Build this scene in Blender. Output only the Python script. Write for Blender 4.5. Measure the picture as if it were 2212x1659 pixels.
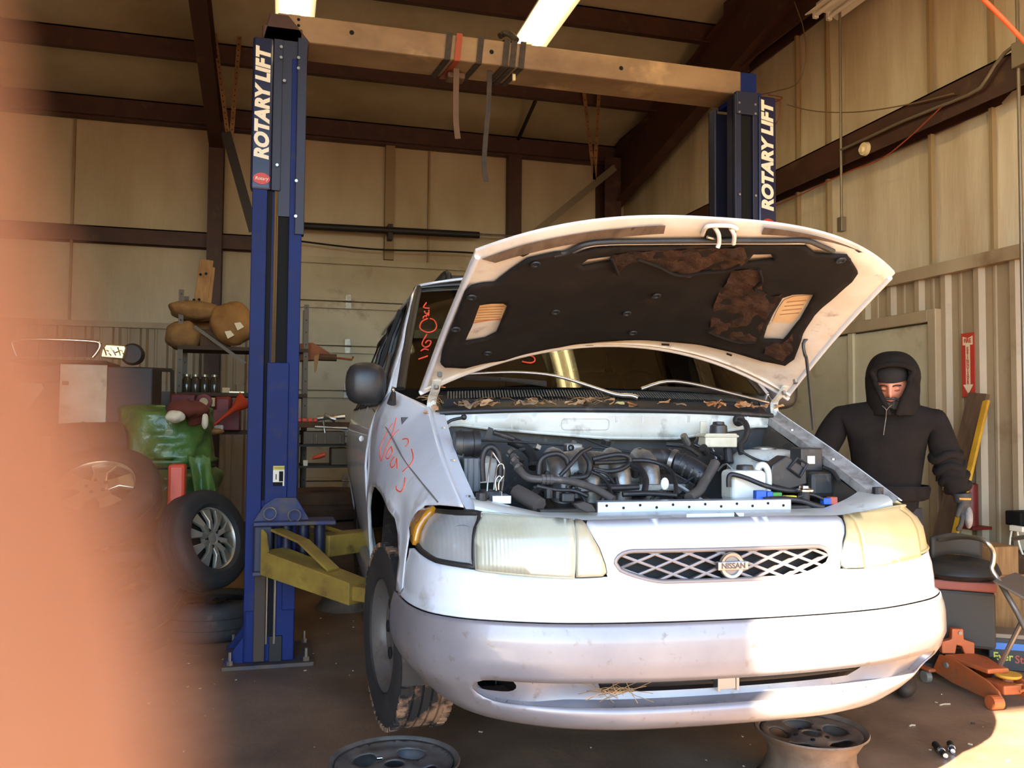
import bpy, bmesh, math, random
from mathutils import Vector, Matrix, Euler, noise
from mathutils.geometry import delaunay_2d_cdt

random.seed(7)
for o in list(bpy.data.objects):
    bpy.data.objects.remove(o, do_unlink=True)
SC = bpy.context.scene
COL = SC.collection
R = math.radians
V = Vector

# ------------------------------------------------------------------ camera
CAM_H = 1.35
FPX = 1853.0                       # focal length in pixels of the 2212 px wide frame
cam_d = bpy.data.cameras.new('phone_camera')
cam_d.sensor_fit = 'HORIZONTAL'
cam_d.sensor_width = 4.8           # a phone's small sensor
cam_d.lens = 4.8 * FPX / 2212.0
cam_d.clip_start = 0.001
cam_d.clip_end = 400
cam_d.dof.use_dof = True
cam_d.dof.focus_distance = 3.6
cam_d.dof.aperture_fstop = 2.2
cam = bpy.data.objects.new('phone_camera', cam_d)
COL.objects.link(cam)
_rot = (Matrix.Rotation(R(-15.3), 3, 'Z') @ Matrix.Rotation(R(2.44), 3, 'X') @ Matrix.Rotation(R(-0.45), 3, 'Y'))
cam.matrix_world = (Matrix.Translation((0, 0, CAM_H)) @ (_rot @ Matrix.Rotation(R(90), 3, 'X')).to_4x4())
SC.camera = cam

# ------------------------------------------------------------------ sky, sun, exposure
SUN_DIR = V((0.777, 0.629, -0.57)).normalized()      # the way the light travels
world = bpy.data.worlds.new('sky')
SC.world = world
world.use_nodes = True
_nt = world.node_tree
_bg = _nt.nodes['Background']
_sky = _nt.nodes.new('ShaderNodeTexSky')
_sky.sky_type = 'NISHITA'
_sky.sun_disc = False
_sky.sun_elevation = math.asin(-SUN_DIR.z)
_sky.sun_rotation = math.atan2(-SUN_DIR.x, -SUN_DIR.y)
_sky.air_density = 1.0
_sky.dust_density = 0.3
_sky.ozone_density = 4.0
_nt.links.new(_sky.outputs[0], _bg.inputs[0])
_bg.inputs[1].default_value = 1.9
sun_d = bpy.data.lights.new('sun', 'SUN')
sun_d.energy = 95.0
sun_d.angle = R(0.53)
sun_d.color = (1.0, 0.86, 0.68)
sun = bpy.data.objects.new('sun', sun_d)
COL.objects.link(sun)
sun.rotation_euler = SUN_DIR.to_track_quat('-Z', 'Y').to_euler()
sun.location = (-6, -8, 9)
# sampling portal in the open garage doorway (gives no light of its own)
por_d = bpy.data.lights.new('doorway_portal', 'AREA')
por_d.shape = 'RECTANGLE'
por_d.size = 7.24
por_d.size_y = 4.31
por_d.cycles.is_portal = True
por = bpy.data.objects.new('doorway_portal', por_d)
COL.objects.link(por)
por.location = (0.47, -1.44, 2.155)
por.rotation_euler = (R(90), 0, 0)
vs = SC.view_settings
vs.view_transform = 'Standard'
vs.look = 'None'
vs.exposure = -0.6
vs.gamma = 1.0
vs.use_curve_mapping = False

# ------------------------------------------------------------------ pixel of the photograph -> point of the place
_C = V((0, 0, CAM_H))
def ray(px, py):
    return _rot @ V(((px - 1106.0) / FPX, 1.0, -(py - 829.5) / FPX))
def P(px, py, X=None, Y=None, Z=None):
    d = ray(px, py)
    if X is not None: t = X / d.x
    elif Y is not None: t = Y / d.y
    else: t = (Z - CAM_H) / d.z
    return _C + d * t
VAN_O = V((1.29, 2.25, 0.0))
VAN_YAW = R(-2.5)
_vr = Matrix.Rotation(VAN_YAW, 3, 'Z')
_vri = _vr.transposed()
def Q(px, py, x=None, y=None, z=None):          # the same in the van's own axes
    d = _vri @ ray(px, py); c = _vri @ (_C - VAN_O)
    if x is not None: t = (x - c.x) / d.x
    elif y is not None: t = (y - c.y) / d.y
    else: t = (z - c.z) / d.z
    return c + d * t

# ------------------------------------------------------------------ materials
def rgb(h):
    """sRGB 0-255 triple -> linear"""
    def f(c):
        c /= 255.0
        return c / 12.92 if c <= 0.04045 else ((c + 0.055) / 1.055) ** 2.4
    return tuple(f(c) for c in h)
MATS = {}
def mat(name, col, rough=0.5, metal=0.0, col2=None, scale=6.0, lo=0.35, hi=0.7, detail=6.0, bump=0.0, bscale=40.0,
        coat=0.0, spec=0.5, stretch=(1, 1, 1), rough2=None, dust=None, dust_amt=0.0, dscale=3.0, emit=None, estr=0.0, sheen=0.0, bstretch=None, trans=0.0, sss=0.0, bdist=0.01):
    if name in MATS: return MATS[name]
    m = bpy.data.materials.new(name); m.use_nodes = True
    nt = m.node_tree; n = nt.nodes; L = nt.links
    b = n['Principled BSDF']
    b.inputs['Base Color'].default_value = (*col, 1)
    b.inputs['Roughness'].default_value = rough
    b.inputs['Metallic'].default_value = metal
    b.inputs['Specular IOR Level'].default_value = spec
    b.inputs['Coat Weight'].default_value = coat
    b.inputs['Coat Roughness'].default_value = 0.06
    b.inputs['Transmission Weight'].default_value = trans
    if sss:
        b.inputs['Subsurface Weight'].default_value = sss
        b.inputs['Subsurface Radius'].default_value = (0.008, 0.003, 0.0015)
    if sheen:
        b.inputs['Sheen Weight'].default_value = sheen
    tc = n.new('ShaderNodeTexCoord')
    out = None
    def noise_node(sc, det, st):
        mp = n.new('ShaderNodeMapping'); mp.inputs['Scale'].default_value = st
        L.new(tc.outputs['Object'], mp.inputs[0])
        t = n.new('ShaderNodeTexNoise'); t.inputs['Scale'].default_value = sc; t.inputs['Detail'].default_value = det
        t.inputs['Roughness'].default_value = 0.62
        L.new(mp.outputs[0], t.inputs['Vector'])
        return t
    def ramp(src, a, b_):
        r = n.new('ShaderNodeMapRange'); r.inputs['From Min'].default_value = a; r.inputs['From Max'].default_value = b_
        r.clamp = True
        L.new(src, r.inputs['Value'])
        return r
    fac = None
    if col2 is not None:
        t = noise_node(scale, detail, stretch)
        r = ramp(t.outputs['Fac'], lo, hi)
        mx = n.new('ShaderNodeMix'); mx.data_type = 'RGBA'
        mx.inputs['A'].default_value = (*col, 1); mx.inputs['B'].default_value = (*col2, 1)
        L.new(r.outputs[0], mx.inputs['Factor'])
        out = mx.outputs['Result']; fac = r.outputs[0]
    if dust is not None:
        t2 = noise_node(dscale, 8.0, (1, 1, 1))
        r2 = ramp(t2.outputs['Fac'], 0.62 - 0.4 * dust_amt, 0.80 - 0.3 * dust_amt)
        mx2 = n.new('ShaderNodeMix'); mx2.data_type = 'RGBA'
        if out is not None: L.new(out, mx2.inputs['A'])
        else: mx2.inputs['A'].default_value = (*col, 1)
        mx2.inputs['B'].default_value = (*dust, 1)
        L.new(r2.outputs[0], mx2.inputs['Factor'])
        out = mx2.outputs['Result']
    if out is not None: L.new(out, b.inputs['Base Color'])
    if rough2 is not None and fac is not None:
        mr = n.new('ShaderNodeMapRange'); mr.inputs['To Min'].default_value = rough; mr.inputs['To Max'].default_value = rough2
        L.new(fac, mr.inputs['Value']); L.new(mr.outputs[0], b.inputs['Roughness'])
    if bump:
        t3 = noise_node(bscale, 6.0, bstretch or stretch)
        bp = n.new('ShaderNodeBump'); bp.inputs['Strength'].default_value = bump; bp.inputs['Distance'].default_value = bdist
        L.new(t3.outputs['Fac'], bp.inputs['Height']); L.new(bp.outputs[0], b.inputs['Normal'])
    if emit is not None:
        b.inputs['Emission Color'].default_value = (*emit, 1); b.inputs['Emission Strength'].default_value = estr
    MATS[name] = m
    return m
def M(name): return MATS[name]

# ------------------------------------------------------------------ mesh helpers
def link(name, me, m=None, parent=None, smooth=None, bevel=0.0, bseg=2, kind=None):
    if isinstance(me, bmesh.types.BMesh):
        bm = me; me = bpy.data.meshes.new(name)
        bmesh.ops.recalc_face_normals(bm, faces=bm.faces)
        bm.to_mesh(me); bm.free()
    if m is not None and not me.materials:
        for mm in (m if isinstance(m, (list, tuple)) else [m]):
            me.materials.append(mm if not isinstance(mm, str) else M(mm))
    if smooth is not None:
        for p in me.polygons: p.use_smooth = True
        if smooth < 179: me.set_sharp_from_angle(angle=R(smooth))
    o = bpy.data.objects.new(name, me); COL.objects.link(o)
    if parent is not None: o.parent = parent
    if bevel:
        b = o.modifiers.new('bevel', 'BEVEL'); b.width = bevel; b.segments = bseg; b.limit_method = 'ANGLE'; b.angle_limit = R(35)
    if kind: o['kind'] = kind
    return o
def tag(o, label, cat, group=None):
    o['label'] = label; o['category'] = cat
    if group: o['group'] = group
    return o
def thing(name, label, cat, loc=(0, 0, 0), rotz=0.0, group=None):
    o = bpy.data.objects.new(name, None); COL.objects.link(o)
    o.location = loc; o.rotation_euler = (0, 0, rotz); o.empty_display_size = 0.1
    return tag(o, label, cat, group)
def struct(name, me, m, **k):
    o = link(name, me, m, **k); o['kind'] = 'structure'
    return o
def NB(): return bmesh.new()
def xf(verts, mtx):
    for v in verts: v.co = mtx @ v.co
def box(bm, c, s, rot=None, mtx=None, mi=0):
    r = bmesh.ops.create_cube(bm, size=1.0)
    m = Matrix.Translation(c) @ (rot.to_4x4() if rot is not None else Matrix.Identity(4)) @ Matrix.Diagonal((*s, 1))
    if mtx is not None: m = mtx @ m
    xf(r['verts'], m)
    if mi:
        for f in {f for v in r['verts'] for f in v.link_faces}: f.material_index = mi
    return r['verts']
def bx(bm, x0, x1, y0, y1, z0, z1, mtx=None, mi=0):
    return box(bm, ((x0 + x1) / 2, (y0 + y1) / 2, (z0 + z1) / 2), (abs(x1 - x0), abs(y1 - y0), abs(z1 - z0)), mtx=mtx, mi=mi)
def frame_of(d):
    d = V(d).normalized()
    up = V((0, 0, 1)) if abs(d.z) < 0.95 else V((1, 0, 0))
    a = d.cross(up).normalized(); b = a.cross(d).normalized()
    return a, b
def cyl(bm, p0, p1, r, r2=None, n=16, cap=True, mi=0):
    p0 = V(p0); p1 = V(p1); a, b = frame_of(p1 - p0)
    r2 = r if r2 is None else r2
    A = []; B = []
    for i in range(n):
        t = 2 * math.pi * i / n; d = a * math.cos(t) + b * math.sin(t)
        A.append(bm.verts.new(p0 + d * r)); B.append(bm.verts.new(p1 + d * r2))
    fs = []
    for i in range(n):
        fs.append(bm.faces.new((A[i], A[(i + 1) % n], B[(i + 1) % n], B[i])))
    if cap:
        fs.append(bm.faces.new(A[::-1])); fs.append(bm.faces.new(B))
    for f in fs: f.material_index = mi
def smooth_pts(pts, sub=6, closed=False):
    pts = [V(p) for p in pts]; n = len(pts)
    if n < 3: return pts
    out = []
    rng = range(n if closed else n - 1)
    for i in rng:
        if closed: p0, p1, p2, p3 = pts[i - 1], pts[i], pts[(i + 1) % n], pts[(i + 2) % n]
        else: p0 = pts[max(i - 1, 0)]; p1 = pts[i]; p2 = pts[i + 1]; p3 = pts[min(i + 2, n - 1)]
        for k in range(sub):
            t = k / sub; t2 = t * t; t3 = t2 * t
            out.append(0.5 * ((2 * p1) + (p2 - p0) * t + (2 * p0 - 5 * p1 + 4 * p2 - p3) * t2 + (3 * p1 - p0 - 3 * p2 + p3) * t3))
    if not closed: out.append(pts[-1])
    return out
def tube(bm, pts, r, n=8, closed=False, sub=0, radii=None, flat=None, cap=True, mi=0):
    """round (or flat: (w,h)) tube along a polyline"""
    pts = [V(p) for p in pts]
    if sub: 
        pts = smooth_pts(pts, sub, closed)
    m = len(pts); rings = []
    t0 = (pts[1] - pts[0]).normalized()
    a, b = frame_of(t0)
    for i in range(m):
        if closed: t = (pts[(i + 1) % m] - pts[i - 1])
        else: t = pts[min(i + 1, m - 1)] - pts[max(i - 1, 0)]
        if t.length < 1e-9: t = t0
        t = t.normalized()
        a = (a - t * a.dot(t))
        if a.length < 1e-6: a, _ = frame_of(t)
        a.normalize(); b = t.cross(a).normalized()
        rr = r if radii is None else radii[min(int(i * len(radii) / m), len(radii) - 1)]
        ring = []
        for k in range(n):
            q = 2 * math.pi * k / n
            if flat: d = a * math.cos(q) * flat[0] + b * math.sin(q) * flat[1]
            else: d = (a * math.cos(q) + b * math.sin(q)) * rr
            ring.append(bm.verts.new(pts[i] + d))
        rings.append(ring)
    fs = []
    for i in range(m if closed else m - 1):
        A = rings[i]; B = rings[(i + 1) % m]
        for k in range(n):
            fs.append(bm.faces.new((A[k], A[(k + 1) % n], B[(k + 1) % n], B[k])))
    if cap and not closed:
        fs.append(bm.faces.new(rings[0][::-1])); fs.append(bm.faces.new(rings[-1]))
    for f in fs: f.material_index = mi
def ribbon(bm, pts, w, th, up=(0, 0, 1), sub=0):
    """flat band of width w (along up x tangent) and thickness th"""
    pts = [V(p) for p in pts]
    if sub: pts = smooth_pts(pts, sub)
    up = V(up); m = len(pts); rings = []
    for i in range(m):
        t = (pts[min(i + 1, m - 1)] - pts[max(i - 1, 0)]).normalized()
        s = t.cross(up)
        s = s.normalized() if s.length > 1e-6 else V((1, 0, 0))
        nrm = s.cross(t).normalized()
        rings.append([bm.verts.new(pts[i] + s * sx * w / 2 + nrm * sn * th / 2) for sx, sn in ((-1, -1), (1, -1), (1, 1), (-1, 1))])
    for i in range(m - 1):
        for k in range(4): bm.faces.new((rings[i][k], rings[i][(k + 1) % 4], rings[i + 1][(k + 1) % 4], rings[i + 1][k]))
    bm.faces.new(rings[0][::-1]); bm.faces.new(rings[-1])
def lathe(bm, prof, n=32, mtx=None, closed=False, mi=0):
    """prof: (r, z) pairs, spun about Z"""
    mtx = mtx or Matrix.Identity(4); rings = []
    for r, z in prof:
        if r < 1e-6: rings.append([bm.verts.new(mtx @ V((0, 0, z)))])
        else: rings.append([bm.verts.new(mtx @ V((r * math.cos(2 * math.pi * i / n), r * math.sin(2 * math.pi * i / n), z))) for i in range(n)])
    pairs = list(zip(rings[:-1], rings[1:])) + ([(rings[-1], rings[0])] if closed else [])
    for A, B in pairs:
        for i in range(n):
            j = (i + 1) % n
            if len(A) == 1 and len(B) == 1: continue
            if len(A) == 1: f = bm.faces.new((A[0], B[j], B[i]))
            elif len(B) == 1: f = bm.faces.new((A[i], A[j], B[0]))
            else: f = bm.faces.new((A[i], A[j], B[j], B[i]))
            f.material_index = mi
def prism(bm, poly, vec, mtx=None, mi=0):
    """3-D polygon pushed along vec"""
    mtx = mtx or Matrix.Identity(4); vec = V(vec)
    A = [bm.verts.new(mtx @ V(p)) for p in poly]; B = [bm.verts.new(mtx @ (V(p) + vec)) for p in poly]
    n = len(poly); fs = [bm.faces.new(A[::-1]), bm.faces.new(B)]
    for i in range(n): fs.append(bm.faces.new((A[i], A[(i + 1) % n], B[(i + 1) % n], B[i])))
    for f in fs: f.material_index = mi
def ball(bm, c, r, n=12, mtx=None, sq=(1, 1, 1)):
    v = bmesh.ops.create_uvsphere(bm, u_segments=n * 2, v_segments=n, radius=1.0)['verts']
    m = Matrix.Translation(c) @ Matrix.Diagonal((r * sq[0], r * sq[1], r * sq[2], 1))
    if mtx is not None: m = mtx @ m
    xf(v, m); return v
def grid(bm, f, nu, nv, cu=False, cv=False):
    """f(u,v) with u,v in 0..1"""
    vs_ = [[bm.verts.new(f(i / nu, j / nv)) for j in range(nv if cv else nv + 1)] for i in range(nu if cu else nu + 1)]
    for i in range(nu):
        for j in range(nv):
            a = vs_[i]; b = vs_[(i + 1) % len(vs_)]
            j2 = (j + 1) % len(a)
            bm.faces.new((a[j], b[j], b[j2], a[j2]))
    return vs_
def in_poly(p, poly):
    x, y = p[0], p[1]; c = False; n = len(poly)
    for i in range(n):
        x1, y1 = poly[i][0], poly[i][1]; x2, y2 = poly[i - 1][0], poly[i - 1][1]
        if (y1 > y) != (y2 > y) and x < (x2 - x1) * (y - y1) / (y2 - y1) + x1: c = not c
    return c
def resamp(poly, step, closed=True):
    out = []; n = len(poly)
    for i in range(n if closed else n - 1):
        a = V(poly[i][:2]); b = V(poly[(i + 1) % n][:2]); k = max(1, int((b - a).length / step + 0.5))
        for j in range(k): out.append(a.lerp(b, j / k))
    if not closed: out.append(V(poly[-1][:2]))
    return out
def rrect(x0, x1, y0, y1, r, n=5):
    out = []
    for cx, cy, a0 in ((x1 - r, y1 - r, 0), (x0 + r, y1 - r, 90), (x0 + r, y0 + r, 180), (x1 - r, y0 + r, 270)):
        for k in range(n + 1):
            t = R(a0 + 90 * k / n); out.append((cx + r * math.cos(t), cy + r * math.sin(t)))
    return out
def patch(outline, holes, func, step, edge=None):
    """curved sheet: a 2-D outline with holes, filled with a fine triangulation and laid on func(u,v)"""
    edge = edge or step
    loops = [resamp(outline, edge)] + [resamp(h, edge) for h in holes]
    vs_ = []; es = []
    for lp in loops:
        b = len(vs_); vs_ += lp
        es += [(b + i, b + (i + 1) % len(lp)) for i in range(len(lp))]
    xs = [p.x for p in loops[0]]; ys = [p.y for p in loops[0]]
    nb = len(vs_)
    x = min(xs) + step * 0.5
    while x < max(xs):
        y = min(ys) + step * 0.5
        while y < max(ys):
            p = V((x, y))
            if in_poly(p, loops[0]) and not any(in_poly(p, h) for h in loops[1:]):
                if all((p - q).length_squared > (0.45 * edge) ** 2 for q in vs_[:nb]): vs_.append(p)
            y += step
        x += step
    co, _, fs, *_r = delaunay_2d_cdt(vs_, es, [], 0, 1e-6)
    bm = NB(); bv = [bm.verts.new(func(c.x, c.y)) for c in co]
    for f in fs:
        cx = sum(co[i].x for i in f) / len(f); cy = sum(co[i].y for i in f) / len(f)
        if not in_poly((cx, cy), loops[0]) or any(in_poly((cx, cy), h) for h in loops[1:]): continue
        try: bm.faces.new([bv[i] for i in f])
        except ValueError: pass
    bmesh.ops.delete(bm, geom=[v for v in bm.verts if not v.link_faces], context='VERTS')
    return bm
def thick(o, t, offset=-1.0):
    s = o.modifiers.new('thickness', 'SOLIDIFY'); s.thickness = t; s.offset = offset; return o
def text_mesh(txt, size, shear=0.0, bold=0.0, extrude=0.0, align='CENTER', sx=1.0):
    c = bpy.data.curves.new('lettering', 'FONT'); c.body = txt; c.size = size; c.shear = shear; c.offset = bold; c.extrude = extrude
    c.align_x = align; c.align_y = 'CENTER'; c.resolution_u = 4
    o = bpy.data.objects.new('lettering', c); COL.objects.link(o)
    dg = bpy.context.evaluated_depsgraph_get(); dg.update()
    me = bpy.data.meshes.new_from_object(o.evaluated_get(dg))
    bpy.data.objects.remove(o, do_unlink=True); bpy.data.curves.remove(c)
    if sx != 1.0:
        for v in me.vertices: v.co.x *= sx
    me.materials.clear()
    return me
def basis(o, ex, ey, ez):
    m = Matrix.Identity(4)
    for i, e in enumerate((ex, ey, ez)):
        for k in range(3): m[k][i] = e[k]
    m.translation = V(o); return m
# ------------------------------------------------------------------ the building
SC.cycles.use_denoising = True
SC.cycles.sample_clamp_indirect = 8.0
SC.cycles.caustics_reflective = False
SC.cycles.caustics_refractive = False
XR, XL, YB, YF = 4.7, -6.5, 11.2, -1.3
SLOPE = 0.2
def roof_z(y): return 5.12 + SLOPE * (YB - y)

mat('floor_concrete', rgb((158, 130, 104)), 0.58, col2=rgb((94, 73, 56)), scale=1.3, lo=0.30, hi=0.72, detail=10, bump=0.25, bscale=30,
    rough2=0.42, dust=rgb((140, 112, 86)), dust_amt=0.12, dscale=5.5)
mat('dirt_ground', rgb((120, 92, 70)), 0.95, col2=rgb((140, 112, 88)), scale=0.6, bump=0.5, bscale=8)
mat('vinyl', rgb((204, 192, 164)), 0.45, col2=rgb((168, 148, 114)), scale=0.9, lo=0.35, hi=0.75, stretch=(1, 1, 0.35), bump=0.14, bscale=2.2, bstretch=(3, 3, 0.5), bdist=0.05)
mat('vinyl_dirty', rgb((222, 210, 182)), 0.45, col2=rgb((178, 152, 114)), scale=1.1, lo=0.35, hi=0.75, stretch=(2.2, 2.2, 0.4), bump=0.16, bscale=2.6, bstretch=(4, 4, 0.45), bdist=0.05)
mat('vinyl_seam', rgb((150, 128, 92)), 0.5)
mat('primer_steel', rgb((74, 42, 30)), 0.55, col2=rgb((52, 30, 22)), scale=3, dust=rgb((100, 70, 46)), dust_amt=0.1)
mat('tan_metal', rgb((178, 160, 130)), 0.45, col2=rgb((148, 126, 98)), scale=1.5, stretch=(1, 1, 0.3), dust=rgb((120, 92, 64)), dust_amt=0.12, dscale=2.0)
mat('door_white', rgb((198, 188, 158)), 0.45, col2=rgb((170, 156, 124)), scale=1.2, dust=rgb((140, 116, 84)), dust_amt=0.1)
mat('dark_steel', rgb((46, 42, 40)), 0.5, metal=0.6)
mat('black_rubber', rgb((26, 25, 25)), 0.6)
mat('galvanised', rgb((150, 145, 136)), 0.4, metal=0.85, col2=rgb((110, 104, 96)), scale=20)
mat('conduit', rgb((130, 118, 98)), 0.45, metal=0.5)
mat('ivory_plastic', rgb((222, 204, 160)), 0.45)

bm = NB(); grid(bm, lambda u, v: V((XL + (XR - XL) * u, YF + (YB - YF) * v, 0.0)), 24, 26)
struct('floor', bm, 'floor_concrete')
bm = NB(); bx(bm, -60, 60, -90, YF + 0.02, -0.6, -0.03)
struct('ground_outside', bm, 'dirt_ground')

# ceiling: vinyl-faced insulation sagging between the purlins
PUR = [11.02, 9.72, 8.34, 6.92, 5.5, 4.08, 2.66, 1.24, -0.18]
def ceil(u, v):
    x = XL + (XR - XL) * u; y = YF + (YB - YF) * v
    d = min(abs(y - p) for p in PUR)
    return V((x, y, roof_z(y) + 0.06 - 0.05 * min(d / 0.7, 1.0) + 0.01 * noise.noise(V((x * 1.3, y * 2, 0)))))
bm = NB(); grid(bm, ceil, 40, 72)
ceiling = struct('ceiling', bm, 'vinyl', smooth=180)
for i, y in enumerate(PUR):
    z = roof_z(y)
    bm = NB()
    bx(bm, XL, XR, y - 0.01, y + 0.01, z - 0.21, z + 0.02)
    bx(bm, XL, XR, y - 0.07, y + 0.01, z - 0.22, z - 0.205)
    bx(bm, XL, XR, y - 0.01, y + 0.08, z + 0.005, z + 0.02)
    if i == 0: bx(bm, XL, XR, y, y + 0.12, z - 0.24, z + 0.02)
    link('purlin', bm, 'primer_steel', ceiling)
def beam_i(bm, p0, p1, w, h, up=(0, 0, 1), t=0.012):
    """I-section between two points; h along up"""
    p0 = V(p0); p1 = V(p1); d = (p1 - p0); L = d.length; d.normalize()
    s = d.cross(V(up)).normalized(); u = s.cross(d).normalized()
    m = basis((p0 + p1) / 2, d, s, u)
    box(bm, (0, 0, 0), (L, t, h), mtx=m); box(bm, (0, 0, h / 2), (L, w, t), mtx=m); box(bm, (0, 0, -h / 2), (L, w, t), mtx=m)
def rafter(x, h=0.5):
    bm = NB(); z0 = roof_z(YB - 0.15) - 0.22 - h / 2; z1 = roof_z(YF) - 0.22 - h / 2
    beam_i(bm, (x, YB - 0.15, z0), (x, YF, z1), 0.16, h)
    link('rafter', bm, 'primer_steel', ceiling)

# ---- back wall: vinyl above, tan ribbed sheet below, overhead door
def wavy(p, amp, sx, sz):
    return amp * noise.noise(V((p[0] * sx, p[1] * sx, p[2] * sz)))
DX0, DX1, DZ = 0.15, 3.95, 3.42
def backw(x, z):
    y = YB
    f = 0.0
    if 1.9 < x < 3.4 and z > 3.5:
        f = 0.018 * math.sin(x * 42 + (z - 4.9) * (x - 3.0) * 9) * min(1, (x - 1.9) * 3)
    return V((x, y - 0.03 + 0.02 * noise.noise(V((x * 0.9, 0, z * 0.6))) + f, z))
bm = patch([(XL, 2.45), (DX0, 2.45), (DX0, DZ), (DX1, DZ), (DX1, 2.45), (XR, 2.45), (XR, 5.2), (XL, 5.2)], [], backw, 0.16)
wall_back = struct('wall_back', bm, 'vinyl', smooth=180)
def ribbed(n_rib, pitch, h, y_off=0.0):
    """profile along s of a ribbed metal sheet: list of (s, out)"""
    pr = []
    for i in range(n_rib):
        b = i * pitch
        pr += [(b, 0), (b + 0.03, 0.03), (b + 0.075, 0.03), (b + 0.105, 0), (b + 0.165, 0), (b + 0.175, 0.006), (b + 0.195, 0.006), (b + 0.205, 0)]
    pr.append((n_rib * pitch, 0))
    return pr
SHEETS = {}
def sheet_mesh(n_rib, pitch, h):
    k = (n_rib, round(h, 3))
    if k not in SHEETS:
        bm = NB(); pr = ribbed(n_rib, pitch, h)
        A = [bm.verts.new((s, -o, 0)) for s, o in pr]; B = [bm.verts.new((s, -o, h)) for s, o in pr]
        for i in range(len(pr) - 1): bm.faces.new((A[i], A[i + 1], B[i + 1], B[i]))
        me = bpy.data.meshes.new('wall_sheet'); bm.to_mesh(me); bm.free(); me.materials.append(M('tan_metal')); SHEETS[k] = me
    return SHEETS[k]
def sheets(parent, p0, ang, length, h, n_rib=3, pitch=0.305):
    w = n_rib * pitch; n = int(math.ceil(length / w - 1e-6)); p0 = V(p0)
    d = V((math.cos(ang), math.sin(ang), 0))
    for i in range(n):
        k = n_rib if (i + 1) * w <= length + 1e-6 else max(1, int(round((length - i * w) / pitch)))
        o = bpy.data.objects.new('wall_sheet', sheet_mesh(k, pitch, h)); COL.objects.link(o)
        o.parent = parent; o.location = p0 + d * (i * w); o.rotation_euler = (0, 0, ang)
sheets(wall_back, (XL, YB - 0.03, 0), 0, DX0 - XL, 2.45)
sheets(wall_back, (DX1, YB - 0.03, 0), 0, XR - DX1, 2.45)
bm = NB(); bx(bm, XL, DX0, YB - 0.085, YB - 0.02, 2.43, 2.50); bx(bm, DX1, XR, YB - 0.085, YB - 0.02, 2.43, 2.50)
struct('trim_1', bm, 'tan_metal')
# seams between the vinyl rolls
for px, dark in ((160, 1), (845, 0), (925, 0)):
    x = P(px, 420, Y=YB).x; bm = NB(); bx(bm, x - 0.012, x + 0.012, YB - 0.075, YB - 0.03, 2.5 if x < 0 else DZ, 4.95)
    link('insulation_seam', bm, 'vinyl_seam', wall_back)
bm = NB(); x = P(842, 400, Y=YB - 0.1).x; bx(bm, x - 0.06, x + 0.06, YB - 0.14, YB - 0.03, 3.42, 4.95); link('wall_stud', bm, 'vinyl_seam', wall_back)
# girts
for x0, x1 in ((XL, DX0), (DX1, XR)):
    bm = NB(); bx(bm, x0, x1, YB - 0.2, YB - 0.03, 3.60, 3.615); bx(bm, x0, x1, YB - 0.045, YB - 0.03, 3.43, 3.615); bx(bm, x0, x1, YB - 0.2, YB - 0.19, 3.43, 3.615)
    link('girt', bm, 'primer_steel', wall_back)
# columns and rafters
xc_l = P(463, 560, Y=YB - 0.25).x; xc_m = P(1113, 430, Y=YB - 0.2).x; xc_r = P(1318, 430, Y=YB - 0.3).x
for x, w, d in ((xc_l, 0.17, 0.3), (xc_r, 0.24, 0.35)):
    bm = NB(); beam_i(bm, (x, YB - 0.05 - d / 2, 0), (x, YB - 0.05 - d / 2, 4.95), w, d, up=(0, 1, 0))
    link('column', bm, 'primer_steel', wall_back)
bm = NB(); bx(bm, xc_m - 0.09, xc_m + 0.09, YB - 0.2, YB - 0.05, DZ, 4.95); link('column', bm, 'primer_steel', wall_back)
rafter(xc_l, 0.34); rafter(xc_r + 0.12, 0.62); rafter(-5.9, 0.4)

# overhead sectional door in the back wall
bm = NB(); bx(bm, DX0, DX1, YB - 0.03, YB - 0.01, 0, DZ)
door = struct('door_1', bm, 'door_white')
nsec = 6; hs = DZ / nsec
for i in range(nsec):
    bm = NB(); z0 = i * hs
    bx(bm, DX0, DX1, YB - 0.08, YB - 0.03, z0 + 0.008, z0 + hs - 0.008)
    bx(bm, DX0, DX1, YB - 0.12, YB - 0.08, z0 + 0.008, z0 + 0.045)
    bx(bm, DX0, DX1, YB - 0.12, YB - 0.08, z0 + hs - 0.05, z0 + hs - 0.008)
    bx(bm, DX0, DX1, YB - 0.125, YB - 0.12, z0 + hs - 0.09, z0 + hs - 0.008)
    sec = link('door_panel', bm, 'door_white', door, bevel=0.004)
    for x in [P(752, 640, Y=YB - 0.1).x + k * 1.05 for k in range(3)]:
        if i == 0: continue
        hb = NB(); bx(hb, x - 0.035, x + 0.035, YB - 0.135, YB - 0.125, z0 - 0.09, z0 + 0.09); cyl(hb, (x - 0.045, YB - 0.14, z0), (x + 0.045, YB - 0.14, z0), 0.011, n=8)
        link('hinge', hb, 'galvanised', sec)
# torsion shaft with its black spring, above the door
t = thing('door_torsion_spring', 'black coil spring on the shaft above the overhead door', 'door spring', (0, 0, 0))
a = P(640, 487, Y=YB - 0.25); b = P(1035, 508, Y=YB - 0.25); e = P(1290, 519, Y=YB - 0.25)
bm = NB(); tube(bm, [a + (b - a) * (i / 8) for i in range(9)], 0.045, n=12); link('coil', bm, 'black_rubber', t, smooth=50)
bm = NB(); cyl(bm, a, e, 0.014, n=8); link('shaft', bm, 'galvanised', t)
bm = NB(); m_ = a.lerp(b, 0.5); bx(bm, m_.x - 0.03, m_.x + 0.03, m_.y - 0.03, YB - 0.15, m_.z - 0.12, m_.z + 0.08); link('bracket', bm, 'dark_steel', t)
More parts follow.
